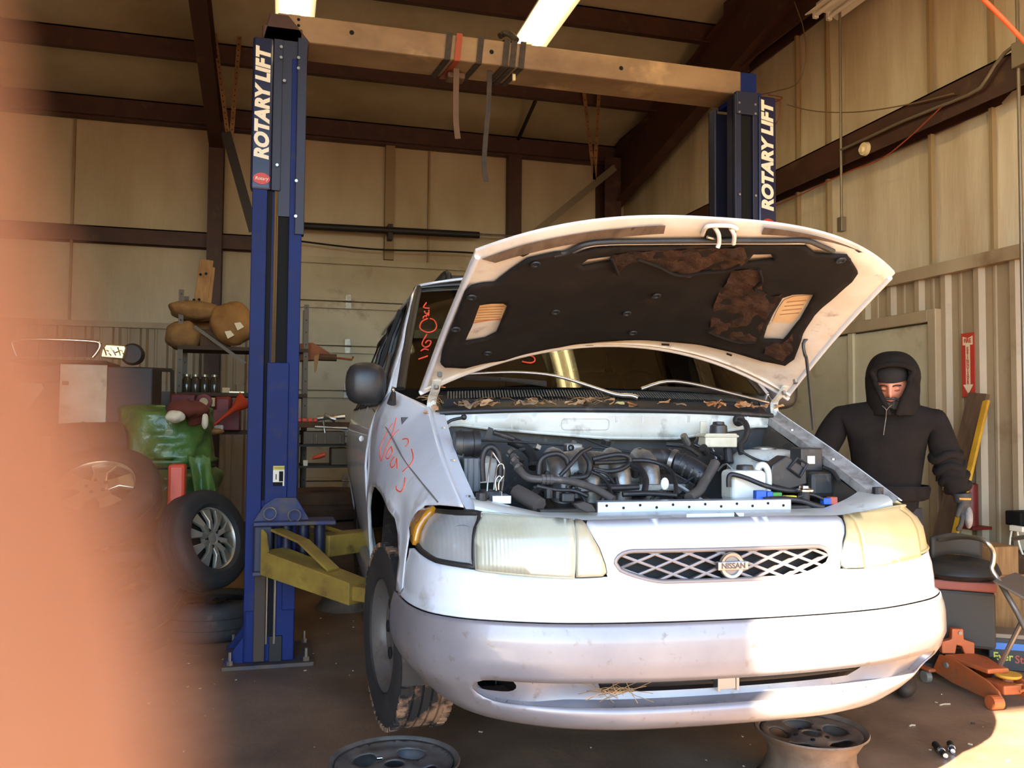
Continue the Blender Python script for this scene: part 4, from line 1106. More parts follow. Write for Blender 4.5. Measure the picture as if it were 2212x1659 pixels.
for s in (-1, 1):
    fh = [(q.x, zs(q.x) - q.y) for q in resamp(fo, .03)]
    bm = patch(fh, [], lambda y, h: V((s * fender(y, zs(y) - h), y, zs(y) - h)), .024, .024)
    o = vp('fender', bm, 'paint_white', smooth=180); thick(o, .004, 0.0)
    if s < 0: o['label'] = 'dented white fender with red marker scrawl'
    bm = NB(); tube(bm, [V((s * (fender(y, z) - .006), y, z)) for y, z in [tuple(q) for q in resamp(ARCH, .04, False)]], .008, n=6); link('arch_lip', bm, 'paint_white_dirty', o, smooth=60)
    # inner flange the hood rests on
    bm = NB(); pl = [(.28 + .78 * i / 14) for i in range(15)]
    A = [bm.verts.new((s * fender(y, zs(y)), y, zs(y))) for y in pl]; B = [bm.verts.new((s * (fender(y, zs(y)) - .012), y, zs(y) - .016)) for y in pl]; Cc = [bm.verts.new((s * (fender(y, zs(y)) - .055), y, zs(y) - .018)) for y in pl]; Dd = [bm.verts.new((s * (fender(y, zs(y)) - .058), y, zs(y) - .05)) for y in pl]
    for a_, b_ in ((A, B), (B, Cc), (Cc, Dd)):
        for i in range(14): bm.faces.new((a_[i], a_[i + 1], b_[i + 1], b_[i]))
    fl = vp('fender_flange', bm, 'paint_white' if s < 0 else 'rail_dirty', smooth=40)
    for y in (.36, .62, .9):
        b = NB(); c = V((s * (fender(y, zs(y)) - .034), y, zs(y) - .018)); cyl(b, c, c + V((0, 0, .006)), .008, n=6); link('flange_bolt', b, 'chrome_dull', fl)
    # wheel-house liner
    bm = NB()
    for i in range(24):
        a0, a1 = R(-10 + 200 * i / 24), R(-10 + 200 * (i + 1) / 24)
        q = [(s * .90, 1.10 + .52 * math.cos(a0), AZ + .54 * math.sin(a0)), (s * .90, 1.10 + .52 * math.cos(a1), AZ + .54 * math.sin(a1)), (s * .62, 1.10 + .52 * math.cos(a1), AZ + .54 * math.sin(a1)), (s * .62, 1.10 + .52 * math.cos(a0), AZ + .54 * math.sin(a0))]
        bm.faces.new([bm.verts.new(p) for p in q])
    bx(bm, s * .62, s * .61, AW - .45, AW + .45, .4, 1.0); vp('wheel_liner', bm, 'engine_dark')
# bare metal strap edge at the rear of the arch, pinstripe and marker scrawl on the near fender
fL = lambda y, z: V((-fender(y, z) - .0015, y, z))
fL2 = lambda y, z: V((-fender(y, z) - .0025, y, z))
def stroke(f, pxs, r, m, name, parent=None, g=(.8, 1.1), sub=4, flat=None):
    q = [solve(f, x, y, g) for x, y in pxs]
    bm = NB(); tube(bm, [f(*p) for p in q], r, n=5, sub=sub); return vp(name, bm, m, parent)
nf = [o for o in van.children if o.name.startswith('fender') and o.get('label')][0]
stroke(fL, [(806, 885), (835, 925), (868, 985), (905, 1035), (947, 1086)], .0035, 'pinstripe', 'pinstripe', nf)
for pts in ([(856, 903), (850, 930), (843, 950)], [(862, 928), (848, 943), (835, 965), (824, 995), (821, 972), (833, 940), (848, 915)], [(846, 964), (838, 975), (834, 988), (840, 990), (847, 978), (846, 966)],
            [(870, 949), (880, 948), (882, 957), (876, 966)], [(889, 970), (893, 990), (886, 1004), (870, 1019)], [(852, 987), (844, 1000), (846, 1010), (854, 1003), (857, 990), (858, 1012)], [(875, 1032), (873, 1050), (866, 1062), (857, 1058), (856, 1050)]):
    stroke(fL2, pts, .0026, 'paint_marker', 'marker_stroke', nf)

# ---- wheels
def wheel(cx, cy, cz, s, mud=True, steer=0.0, R0=.342, name='wheel'):
    m = Matrix.Translation((cx, cy, cz)) @ Matrix.Rotation(steer, 4, 'Z') @ basis((0, 0, 0), (0, 1, 0), (0, 0, 1), (1, 0, 0))   # z of the lathe = +x of the van
    w = .107; bm = NB()
    prof = [(.205, -w * .8), (.215, -w * .95), (.25, -w * 1.03), (.29, -w * 1.03), (.322, -w * .93), (.335, -w * .84)]
    g = [-.66, -.36, -.06, .06, .36, .66]
    for k in range(5):
        a_ = lerp(-w * .80, w * .80, k / 5); b_ = lerp(-w * .80, w * .80, (k + 1) / 5)
        prof += [(R0, a_ + .004), (R0, b_ - .005)] + ([(R0 - .009, b_ - .004), (R0 - .009, b_ + .003)] if k < 4 else [])
    prof += [(.335, w * .84), (.322, w * .93), (.29, w * 1.03), (.25, w * 1.03), (.215, w * .95), (.205, w * .8)]
    lathe(bm, prof, 64, m); tw = vp(name, bm, ['tyre', 'tyre_mud' if mud else 'tyre'], smooth=40)
    mi_ = m.inverted()
    for p_ in tw.data.polygons:
        q_ = mi_ @ p_.center; p_.material_index = 1 if math.hypot(q_.x, q_.y) > .331 and abs(q_.z) < w * .86 else 0
    # cut blocks across the tread shoulders
    bm = NB()
    for k in range(56):
        a_ = 2 * math.pi * k / 56
        for sx in (-1, 1):
            mm = m @ Matrix.Rotation(a_, 4, 'Z'); box(bm, (R0 - .004, .004, sx * w * .79), (.016, .024, .03), mtx=mm)
    link('tread_block', bm, 'tyre_mud' if mud else 'tyre', tw)['kind'] = 'stuff'
    bm = NB(); o_ = s * 1.0
    lathe(bm, [(.0, .045 * o_), (.05, .048 * o_), (.07, .05 * o_), (.10, .035 * o_), (.165, .045 * o_), (.175, .06 * o_), (.19, .085 * o_), (.208, .095 * o_), (.205, -.08 * o_)], 40, m); rm = link('rim', bm, 'wheel_metal', tw, smooth=40)
    for k in range(8):
        a_ = 2 * math.pi * k / 8; c = m @ V((.135 * math.cos(a_), .135 * math.sin(a_), .043 * o_)); n_ = (m.to_3x3() @ V((0, 0, o_)))
        bm = NB(); lathe(bm, [(0, .004), (.022, .004), (.024, 0)], 12, basis(c, *frame_of(n_), n_)); link('rim_window', bm, 'hole_black', tw)
    return tw
WZ = .345 + .185
wheel(-.838, AW - .02, WZ, -1, steer=R(8)); wheel(.80, AW - .02, WZ, 1, steer=R(8)); wheel(-.80, 3.85, .56, -1, False); wheel(.80, 3.85, .56, 1, False)
bm = NB(); cyl(bm, (-.7, AW, WZ), (.7, AW, WZ), .03, n=10); vp('axle', bm, 'engine_dark')

# ---- rest of the body
RB = [(3.85 + .40, .42)] 
so = [(1.672, .47), (1.672, .9), (1.652, 1.2), (1.552, 1.36), (1.41, 1.46), (1.37, 1.48), (1.5, 1.62), (1.8, 1.86), (2.02, 2.01), (2.3, 2.055), (3.2, 2.06), (4.2, 2.05), (4.7, 2.0), (4.84, 1.75), (4.92, 1.3), (4.93, .8), (4.9, .46)] + [q for q in arch(3.85, .56, .41, -14, 194)] + [(3.3, .44), (2.4, .44)]
w1 = rrect(1.62, 2.36, 1.43, 1.93, .06); w1 = [(1.60, 1.43), (1.66, 1.42), (2.36, 1.42), (2.40, 1.45), (2.40, 1.90), (2.37, 1.95), (2.12, 1.95), (2.02, 1.91), (1.80, 1.70)]
w2 = rrect(2.52, 3.36, 1.42, 1.95, .06); w3 = rrect(3.48, 4.66, 1.42, 1.92, .07)
for s in (-1, 1):
    sf = lambda y, z: V((s * xside(y, z), y, z))
    bm = patch(so, [w1, w2, w3], sf, .09, .06); o = vp('body_side', bm, 'paint_white', smooth=180); thick(o, .01, 0.0)
    for wpoly in (w1, w2, w3):
        bm = patch(wpoly, [], lambda y, z: V((s * (xside(y, z) - .006), y, z)), .08, .05); g = link('side_window', bm, 'side_glass', o, smooth=180)
        bm = NB(); tube(bm, [V((s * (xside(p.x, p.y) + .001), p.x, p.y)) for p in resamp(wpoly, .05)], .012, n=6, closed=True); link('window_rubber', bm, 'trim_black', o, smooth=60)
    bm = NB(); tube(bm, [V((s * (xside(2.44, z) + .002), 2.44, z)) for z in (1.42, 1.6, 1.8, 1.95)], .03, n=6); link('pillar_trim', bm, 'trim_black', o)
    for y in (1.675, 2.46): 
        bm = NB(); tube(bm, [V((s * (xside(y, z) + .0005), y, z)) for z in (.5, .8, 1.1, 1.4)], .004, n=4); link('door_gap', bm, 'hole_black', o)
    bm = NB(); tube(bm, [V((s * (xside(1.0, 1.28) + .006), 2.2 + .16 * t, 1.25)) for t in (0, .5, 1)], .016, n=8); link('door_handle', bm, 'paint_white', o)
    bm = NB(); bx(bm, s * .88, s * .94, 1.7, 3.35, .50, .62); link('sill_moulding', bm, 'paint_silver', o, bevel=.02)
def roof(u, v):
    x = u; y = v; e = 1 - min(1, abs(x) / .70) ** 2.6
    fr = max(0, (2.16 - y) / .2)
    return V((x, y, 2.045 + .075 * e - .03 * fr ** 2 - .03 * max(0, y - 4.3) ** 2))
bm = patch([(-.69, 2.0), (-.4, 1.965), (0, 1.95), (.4, 1.965), (.69, 2.0), (.69, 4.75), (-.69, 4.75)], [], roof, .12, .1); o = vp('roof_panel', bm, 'paint_white', smooth=180); thick(o, .01, 0.0)
for s in (-1, 1):
    bm = NB(); tube(bm, [(s * .52, 2.18, 2.085), (s * .52, 2.24, 2.135), (s * .52, 2.6, 2.15), (s * .52, 4.3, 2.15), (s * .52, 4.4, 2.09)], .018, n=8, sub=3); vp('roof_rail', bm, 'trim_black', smooth=60)
for y in (2.5, 3.9): 
    bm = NB(); tube(bm, [(-.52, y, 2.15), (0, y, 2.165), (.52, y, 2.15)], .02, n=8, sub=4); vp('roof_crossbar', bm, 'trim_black', smooth=60)
bm = NB(); prism(bm, [(-.82, 4.80, .48), (.82, 4.80, .48), (.86, 4.80, 1.0), (.84, 4.80, 1.35), (.74, 4.74, 1.75), (.62, 4.68, 2.02), (-.62, 4.68, 2.02), (-.74, 4.74, 1.75), (-.84, 4.80, 1.35), (-.86, 4.80, 1.0)], (0, .12, 0)); vp('tailgate', bm, 'paint_white', bevel=.03)
bm = NB(); bx(bm, -.86, .86, 1.4, 4.85, .40, .46); bx(bm, -.86, .86, 1.12, 1.16, .45, 1.36); vp('underbody', bm, 'engine_dark')
# windshield, pillars
def ws(u, v):
    a_ = abs(u)
    x = u * lerp(.845, .70, v); y = lerp(1.225, 1.965, v) + .13 * a_ ** 2.2 * (1 - .55 * v); z = lerp(1.482, 2.055, v) + .02 * math.sin(math.pi * v) - .035 * a_ ** 2.5 * v + .012 * (1 - a_ * a_) * (1 - v)
    return V((x, y, z))
bm = patch([(-1, 0), (1, 0), (1, 1), (-1, 1)], [], ws, .08); wso = vp('windshield', bm, 'windshield', smooth=180)
bm = NB(); tube(bm, [ws(-1 + .0 * t, t) for t in (0, .25, .5, .75, 1)], .014, n=6, flat=(.022, .012)); tube(bm, [ws(1, t) for t in (0, .25, .5, .75, 1)], .014, n=6, flat=(.022, .012)); tube(bm, [ws(-1 + .2 * k, 1) for k in range(11)], .012, n=6); link('windshield_rubber', bm, 'trim_black', wso, smooth=60)
for s in (-1, 1):
    bm = NB(); A = []; B = []; Cc = []
    for k in range(9):
        t_ = k / 8; p = ws(s, t_ * 1.0); yz = (lerp(1.385, 2.03, t_), lerp(1.475, 2.015, t_)); q = V((s * (xside(*yz) + .004), yz[0], yz[1]))
        A.append(bm.verts.new(p)); Cc.append(bm.verts.new(q)); mid = (p + q) / 2 + V((s * .014, -.010, .012)); B.append(bm.verts.new(mid))
    for k in range(8):
        bm.faces.new((A[k], A[k + 1], B[k + 1], B[k])); bm.faces.new((B[k], B[k + 1], Cc[k + 1], Cc[k]))
    vp('windshield_pillar', bm, 'paint_white', smooth=180)
# writing on the windshield
wsf = lambda u, v: ws(u, v) + V((0, -.004, .003))
for pts in ([(921, 654), (915, 664), (928, 666)], [(917, 672), (919, 677), (926, 676), (926, 670)], [(915, 684), (927, 678)], [(915, 684), (914, 688)], [(921, 681), (921, 685)], [(926, 678), (926, 682)],
            [(929, 688), (938, 692), (943, 704), (938, 714), (924, 718), (910, 712), (907, 704), (912, 694), (924, 688)], [(922, 722), (914, 736), (912, 744), (918, 750), (927, 747), (931, 738), (924, 736), (919, 741)],
            [(909, 758), (917, 754), (926, 756)], [(904, 776), (924, 769)], [(1128, 781), (1145, 784), (1155, 780), (1153, 772), (1144, 768)]):
    q = [solve(wsf, x, y, (-.8, .4)) for x, y in pts]; bm = NB(); tube(bm, [wsf(*p) for p in q], .0035, n=5, sub=4); link('marker_stroke', bm, 'paint_marker', wso)
# cabin seen dimly through the glass
bm = NB(); bx(bm, -.72, .72, 1.3, 1.62, 1.30, 1.42); vp('dashboard', bm, 'plastic_black', bevel=.05)
for s in (-1, 1):
    t_ = NB(); bx(t_, s * .36 - .26, s * .36 + .26, 2.0, 2.5, .85, 1.0); st = vp('front_seat', t_, 'seat_cloth', bevel=.05)
    t_ = NB(); box(t_, (s * .36, 2.5, 1.32), (.48, .14, .66), rot=Matrix.Rotation(R(-14), 3, 'X')); link('seat_back', t_, 'seat_cloth', st, bevel=.06)
    t_ = NB(); box(t_, (s * .36, 2.56, 1.74), (.26, .10, .18)); link('head_rest', t_, 'seat_cloth', st, bevel=.04)
bm = NB(); tube(bm, [V((.38 + .185 * math.cos(k * .2618), 1.72 + .06 * math.sin(k * .2618), 1.42 + .175 * math.sin(k * .2618))) for k in range(24)], .015, n=6, closed=True); bx(bm, .2, .56, 1.71, 1.73, 1.40, 1.44); vp('steering_wheel', bm, 'plastic_black')
# door mirrors
for s in (-1, 1):
    bm = NB(); v_ = ball(bm, (0, 0, 0), 1.0, 12)
    for v in v_:
        c = v.co; k = 4.0; r_ = (abs(c.x) ** k + abs(c.y) ** k + abs(c.z) ** k) ** (1 / k); c2 = c / max(r_, 1e-6)
        c2 = c.lerp(c2, .62); v.co = V((s * .985 + c2.x * .088, 1.46 + c2.y * (.075 if c2.y < 0 else .03), 1.505 + c2.z * .092))
    mi = vp('door_mirror', bm, 'plastic_black', smooth=180)
    bm = NB(); prism(bm, [(s * .9, 1.44, 1.45), (s * .9, 1.62, 1.43), (s * .86, 1.60, 1.66), (s * .9, 1.46, 1.54)], (s * .02, 0, 0)); link('mirror_sail', bm, 'plastic_black', mi, bevel=.01)
    bm = NB(); tube(bm, [(s * .90, 1.50, 1.45), (s * .96, 1.48, 1.44)], .03, n=8); link('mirror_foot', bm, 'plastic_black', mi)
# aerial base on the near fender
c = V((-fender(1.24, 1.425), 1.24, 1.425)); bm = NB(); p = Q(849, 846, y=1.22)
bm = NB(); cyl(bm, Q(846, 872, y=1.20), Q(850, 848, y=1.22), .020, .010, n=10); an = vp('aerial_base', bm, 'plastic_black', smooth=60); bm = NB(); ball(bm, Q(849, 842, y=1.22), .009, 8); cyl(bm, Q(850, 850, y=1.22), Q(849, 842, y=1.22), .006, n=8); link('aerial_stud', bm, 'chrome', an, smooth=60)

# ---- cowl, wipers
def cowl(u, v):
    x = u * .742; a_ = abs(u); y = lerp(1.0, 1.30, v) + .06 * a_ ** 2; z = lerp(1.405, 1.492, v) - .02 * a_ ** 2 + (.0 if v > .3 else -.012)
    return V((x, y, z))
bm = patch([(-1, 0), (1, 0), (1, 1), (-1, 1)], [], cowl, .09); cw = vp('cowl_panel', bm, 'plastic_black', smooth=30); thick(cw, .01, -1)
bm = NB()
for k in range(112):
    x = -.66 + 1.32 * k / 111; u = x / .742
    if abs(x - .02) < .02: continue
    a0 = cowl(u - .012, .42); b0 = cowl(u + .012, .80); n_ = V((0, -.15, 1)).normalized() * .012
    s_ = V((.0032, 0, 0)); bm.faces.new([bm.verts.new(p) for p in (a0 - s_ + n_, a0 + s_ + n_, b0 + s_ + n_, b0 - s_ + n_)]); bm.faces.new([bm.verts.new(p) for p in (a0 + s_ + n_, a0 + s_, b0 + s_, b0 + s_ + n_)])
o = link('cowl_louvres', bm, 'plastic_grey', cw)
bm = NB(); bx(bm, -.70, .70, 1.13, 1.23, 1.40, 1.436); link('cowl_slot', bm, 'hole_black', cw)
bm = NB(); tube(bm, [V((x * .01, 1.0 + .06 * (x / 80) ** 2, 1.398 - .024 * (x / 80) ** 2 - (.03 if abs(x) > 72 else 0))) for x in range(-72, 73, 6)], .012, n=8); vp('cowl_seal', bm, 'rubber_hose', smooth=60)
def wiper(px, arm_px, label):
    q = [Q(x, y, y=1.2) for x, y in px]; bm = NB(); tube(bm, q, .008, n=6, sub=4); o = vp('wiper', bm, 'trim_black'); o['label'] = label
    return o
w = wiper([(1080, 818), (1140, 826), (1180, 832)], None, 'wiper blade')
bm = NB(); pa = [Q(x, y, y=yy) for x, y, yy in ((1010, 808, 1.22), (1110, 804, 1.2), (1200, 812, 1.17), (1280, 836, 1.13), (1330, 852, 1.10), (1365, 855, 1.09), (1378, 860, 1.08))]
tube(bm, pa, .009, n=8, sub=4, radii=[.006, .006, .007, .008, .009, .011, .012]); link('wiper_arm', bm, 'chrome_dull', w, smooth=60)
bm = NB(); tube(bm, [Q(1000, 815, y=1.26), Q(1090, 820, y=1.25), Q(1180, 828, y=1.24)], .011, n=6); link('wiper_blade', bm, 'trim_black', w)
bm = NB(); tube(bm, [Q(x, y, y=1.17) for x, y in ((1385, 840), (1440, 824), (1500, 830), (1580, 850), (1660, 870))], .008, n=8, sub=4); w2_ = vp('wiper', bm, 'chrome_dull', smooth=60)
bm = NB(); tube(bm, [Q(1400, 838, y=1.24), Q(1500, 842, y=1.24), Q(1600, 852, y=1.24)], .011, n=6); link('wiper_blade', bm, 'trim_black', w2_)
# ---- hood, propped open
def hood(u, t, off=0.0):
    """u across (-1..1), t from the hinge (0) to the front lip (1); off > 0 goes below the skin"""
    a_ = abs(u); p_ = lerp(2.0, 2.6, t); f = min(a_, 1.2) ** p_
    x = u * lerp(.80, .728, t)
    y = lerp(lerp(1.0, .073, t), lerp(1.07, .25, t), f)
    z = lerp(lerp(1.668, 1.972, t), lerp(1.46, 1.872, t), f)
    b = math.sin(math.pi * min(max(t, 0), 1)); y += .4 * .015 * b; z += .92 * .015 * b
    return V((x, y - .38 * off, z - .92 * off)) if off else V((x, y, z))
NU, NT = 40, 26
bm = NB()
def rim(u, t):
    return u, t
gt = grid(bm, lambda a_, b_: hood(-1 + 2 * a_, b_), NU, NT); gb = grid(bm, lambda a_, b_: hood(-1 + 2 * a_, b_, .022 if 0 < a_ < 1 and 0 < b_ < 1 else .010), NU, NT)
for i in range(NU):
    for j in (0, NT): bm.faces.new((gt[i][j], gt[i + 1][j], gb[i + 1][j], gb[i][j]))
for j in range(NT):
    for i in (0, NU): bm.faces.new((gt[i][j], gt[i][j + 1], gb[i][j + 1], gb[i][j]))
hd = vp('hood', bm, 'hood_cream', smooth=50); hd['label'] = 'white hood seen from below, with a torn black liner'
hu = lambda off: (lambda u, t: hood(u, t, off))
def HP(pts, off=.036, g=(0, .5)):
    out = []
    for x, y in pts:
        g = solve(hu(off), x, y, (max(-.8, min(.8, (x - 1440) / 480)), max(.1, min(.9, (760 - y) / 270))), lim=(-1.0, 1.0, 0.0, 1.0)); out.append(g)
    return out
PADO = [(952, 784), (956, 762), (971, 720), (990, 672), (1005, 632), (1019, 619), (1045, 614), (1069, 612), (1100, 588), (1140, 561), (1201, 548), (1248, 545), (1284, 536), (1400, 532), (1500, 530), (1612, 530), (1739, 530), (1759, 546), (1806, 550), (1830, 552), (1853, 588), (1840, 606), (1800, 640), (1760, 680), (1735, 718), (1716, 774), (1696, 789), (1646, 778), (1544, 750), (1441, 737), (1370, 732), (1264, 740), (1202, 750), (1089, 774), (1005, 791), (960, 791)]
CUT = [[(1035, 656), (1060, 653), (1086, 653), (1098, 659), (1086, 690), (1073, 720), (1049, 732), (1002, 739), (1019, 700)],
       [(1252, 567), (1269, 555), (1326, 550), (1316, 566), (1259, 573)],
       [(1610, 566), (1627, 546), (1664, 545), (1674, 561)],
       [(1690, 642), (1712, 636), (1760, 634), (1745, 664), (1728, 693), (1691, 734), (1650, 733), (1650, 722), (1657, 700), (1670, 676), (1681, 659)]]
po = HP(PADO); pc = [HP(c) for c in CUT]
UK = .78
def pad_f(x, t):
    u = x / UK; n_ = .006 * noise.noise(V((u * 3, t * 4, 1))) + .004 * noise.noise(V((u * 9, t * 9, 5)))
    return hood(u, t, .036 + n_)
bm = patch([(u * UK, t) for u, t in po], [[(u * UK, t) for u, t in c] for c in pc], pad_f, .022, .02)
pad = link('hood_liner', bm, 'pad_black', hd, smooth=180); thick(pad, .012, 0.0); pad['label'] = 'sooty black sound liner with cut-outs'
TORN = [[(1583, 585), (1610, 580), (1647, 582), (1645, 605), (1647, 629), (1668, 640), (1690, 636), (1675, 660), (1657, 683), (1642, 715), (1630, 740), (1600, 738), (1560, 730), (1532, 717), (1535, 690), (1542, 652), (1560, 620)],
        [(1319, 551), (1360, 545), (1450, 540), (1550, 536), (1607, 534), (1617, 565), (1590, 580), (1569, 585), (1520, 590), (1481, 595), (1450, 588), (1421, 575), (1387, 561), (1350, 570), (1336, 592), (1328, 570)],
        [(1655, 742), (1690, 740), (1712, 720), (1712, 760), (1690, 780), (1650, 765)]]
for tpoly in TORN:
    q = HP(tpoly, .044)
    def tf(x, t):
        u = x / UK; n_ = .012 * noise.noise(V((u * 14, t * 16, 3))) + .006 * noise.noise(V((u * 34, t * 38, 8))); return hood(u, t, .046 + n_)
    bm = patch([(u * UK, t) for u, t in q], [], tf, .011, .012); link('torn_fibre', bm, 'pad_torn', hd, smooth=180)
# ragged edges of liner flaps hanging down
for pts in ([(1378, 561), (1400, 570), (1425, 578), (1455, 592), (1480, 597), (1520, 592), (1570, 587), (1600, 575)], [(1640, 585), (1646, 610), (1630, 625), (1650, 634)], [(1530, 716), (1560, 732), (1600, 742), (1634, 742)], [(1322, 560), (1330, 580), (1336, 596)]):
    q = HP(pts, .055); bm = NB(); tube(bm, [hood(u, t, .052 + .008 * noise.noise(V((u * 30, t * 30, 0)))) for u, t in q], .006, n=5, sub=4); link('torn_edge', bm, 'pad_black', hd)
# plastic clips of the liner
for px, py in ((1018, 641), (984, 710), (1157, 570), (1200, 673), (1053, 762), (1418, 638), (1367, 718), (1816, 561), (1354, 676)):
    u, t = HP([(px, py)], .046)[0]; c = hood(u, t, .048); bm = NB(); lathe(bm, [(0, 0), (.009, 0), (.010, .004), (0.016, .004), (.017, 0)], 14, basis(c, (1, 0, 0), (0, .93, -.35), V((0, -.35, -.93)))); link('liner_clip', bm, 'trim_black', hd, smooth=40)
# stickers in the cut-outs
def hpatch(name, pts, m, off, parent=None, st=.03):
    q = HP(pts, off); bm = patch([(u * UK, t) for u, t in q], [], lambda x, t: hood(x / UK, t, off), st, .03); return link(name, bm, m, hd, smooth=180)
s1 = hpatch('emissions_sticker', [(1033, 662), (1040, 656), (1086, 654), (1095, 660), (1082, 690), (1019, 699)], 'sticker', .0245)
for k in range(6):
    y = 664 + k * 5.6; hpatch('print_line', [(1036 - k * 2.2, y), (1088 - k * 1.8, y - 2.5), (1088 - k * 1.8, y - .8), (1036 - k * 2.2, y + 1.7)], 'sticker_print', .0255, s1)
hpatch('print_border', [(1019, 697), (1082, 688), (1082, 690), (1019, 699)], 'sticker_red', .0255, s1); hpatch('print_border', [(1033, 662), (1019, 697), (1021, 697), (1036, 662)], 'sticker_red', .0255, s1)
s2 = hpatch('routing_sticker', [(1694, 648), (1715, 640), (1752, 638), (1730, 676), (1712, 698), (1668, 696), (1680, 668)], 'sticker', .0245)
for k in range(4): hpatch('print_line', [(1700 - 5 * k, 652 + k * 9), (1742 - 5 * k, 648 + k * 9), (1741 - 5 * k, 650 + k * 9), (1699 - 5 * k, 654 + k * 9)], 'sticker_print', .0255, s2)
# rubber seals and dark strips along the front lip
def hstrip(name, pts, r, m, off, flat=None, sub=4):
    q = HP(pts, off); bm = NB(); tube(bm, [hood(u, t, off) for u, t in q], r, n=8, sub=sub, flat=flat); return link(name, bm, m, hd, smooth=60)
hstrip('bulb_seal', [(1197, 552), (1225, 545), (1255, 531), (1300, 523), (1400, 521), (1550, 520), (1680, 520), (1740, 520), (1770, 530), (1800, 543)], .009, 'trim_black', .034)
hstrip('seal_carrier', [(1200, 556), (1228, 549), (1258, 536), (1300, 528), (1400, 526), (1550, 525), (1680, 525), (1738, 525)], .006, 'chrome_dull', .034)
hpatch('lip_strip', [(1040, 558), (1120, 530), (1220, 508), (1340, 492), (1440, 484), (1438, 503), (1340, 512), (1240, 526), (1150, 545), (1070, 566)], 'plastic_grey_brown' if False else 'lip_grime', .026) if 'lip_grime' in MATS else None
mat('lip_grime', rgb((120, 104, 90)), .6, col2=rgb((84, 70, 58)), scale=9, stretch=(3, 1, 1))
hpatch('lip_strip', [(1040, 560), (1120, 532), (1220, 510), (1340, 494), (1438, 487), (1434, 505), (1340, 513), (1240, 527), (1150, 546), (1070, 568)], 'lip_grime', .026)
hpatch('lip_strip', [(1652, 489), (1740, 494), (1820, 512), (1890, 536), (1926, 556), (1922, 563), (1870, 548), (1800, 525), (1720, 512), (1645, 507)], 'lip_grime', .026)
for pts in ([(1120, 552), (1128, 545), (1142, 542), (1143, 549), (1130, 555)], [(1846, 540), (1855, 535), (1866, 542), (1855, 546)], [(1265, 743), (1282, 742), (1282, 746), (1265, 747)], [(1429, 742), (1446, 743), (1446, 747), (1429, 746)], [(1570, 762), (1582, 766), (1580, 770), (1569, 766)]): hpatch('access_hole', pts, 'hole_black', .0245, st=.01)
# latch pocket and striker
lk = hpatch('latch_pocket', [(1518, 508), (1524, 495), (1535, 490), (1575, 491), (1590, 497), (1590, 512), (1575, 516), (1525, 516)], 'hole_black', .0245, st=.02)
bm = NB(); q = HP([(1518, 508), (1524, 494), (1536, 489), (1576, 489), (1592, 496)], .03); tube(bm, [hood(u, t, .028) for u, t in q], .007, n=8, sub=4); link('pocket_rim', bm, 'hood_cream', hd, smooth=60)
for pts in ([(1545, 498), (1552, 505), (1552, 516), (1547, 521)], [(1580, 500), (1586, 508), (1583, 520)]):
    q = HP(pts, .04); bm = NB(); tube(bm, [hood(u, t, .028 + .012 * i) for i, (u, t) in enumerate(q)], .007, n=8, sub=3); link('latch_hook', bm, 'hood_cream', hd, smooth=60)
q = HP([(1528, 512), (1552, 518)], .04); bm = NB(); tube(bm, [hood(u, t, .04) for u, t in q], .005, n=6); link('latch_lever', bm, 'chrome_dull', hd)
# rolled flange along the rear edge
bm = NB(); tube(bm, [hood(-1 + 2 * k / 30, .015, .014) for k in range(31)], .010, n=8); link('rear_flange', bm, 'paint_white', hd, smooth=60)
bm = NB(); tube(bm, [hood(-.985 + 1.97 * k / 30, .055, .026) for k in range(31)], .006, n=6); link('rear_fold', bm, 'hood_cream', hd, smooth=60)
for s in (-1, 1):
    bm = NB(); tube(bm, [hood(s * .985, .03 + .94 * k / 20, .016) for k in range(21)], .010, n=8); link('side_flange', bm, 'paint_white', hd, smooth=60)
# hinges
for s in (-1, 1):
    c = hood(s * .93, .03, .03); b0 = V((s * .752, 1.075, 1.375)); bm = NB()
    tube(bm, [c + V((0, -.05, .03)), c + V((0, .0, -.01)), lerp(c, b0, .35) + V((0, .03, 0)), lerp(c, b0, .7) + V((0, .02, 0)), b0], .012, n=6, sub=3, flat=(.018, .006)); h = vp('hood_hinge', bm, 'bay_white')
    for d in ((0, -.12, .055), (0, -.03, .012)):
        b = NB(); p = c + V(d); cyl(b, p, p + V((0, -.006, -.016)), .010, n=6); link('hinge_bolt', b, 'zinc', h)
# prop rod from the far fender to the hood edge
r0 = Q(1748, 700, y=.62); u, t = solve(hu(.02), 1745, 735, (.9, .4)); top_ = hood(u, t, .03)
pr = [top_ + V((.0, .0, .02)), top_ + V((-.022, 0, -.005)), top_ + V((-.015, 0, -.05)), Q(1742, 775, y=top_.y + .03), Q(1748, 830, y=top_.y + .1), Q(1757, 928, y=.86)]
bm = NB(); tube(bm, pr, .0065, n=8, sub=3); vp('prop_rod', bm, 'plastic_black', smooth=60)
mat('apron_shade', rgb((70, 62, 54)), .7, col2=rgb((120, 114, 104)), scale=6, lo=.5, hi=.75)  # dark colour stands in for the shadow on the far inner apron
# ---- engine bay
def bp(name, bm, m, **k): return link(name, bm, m, van, **k)
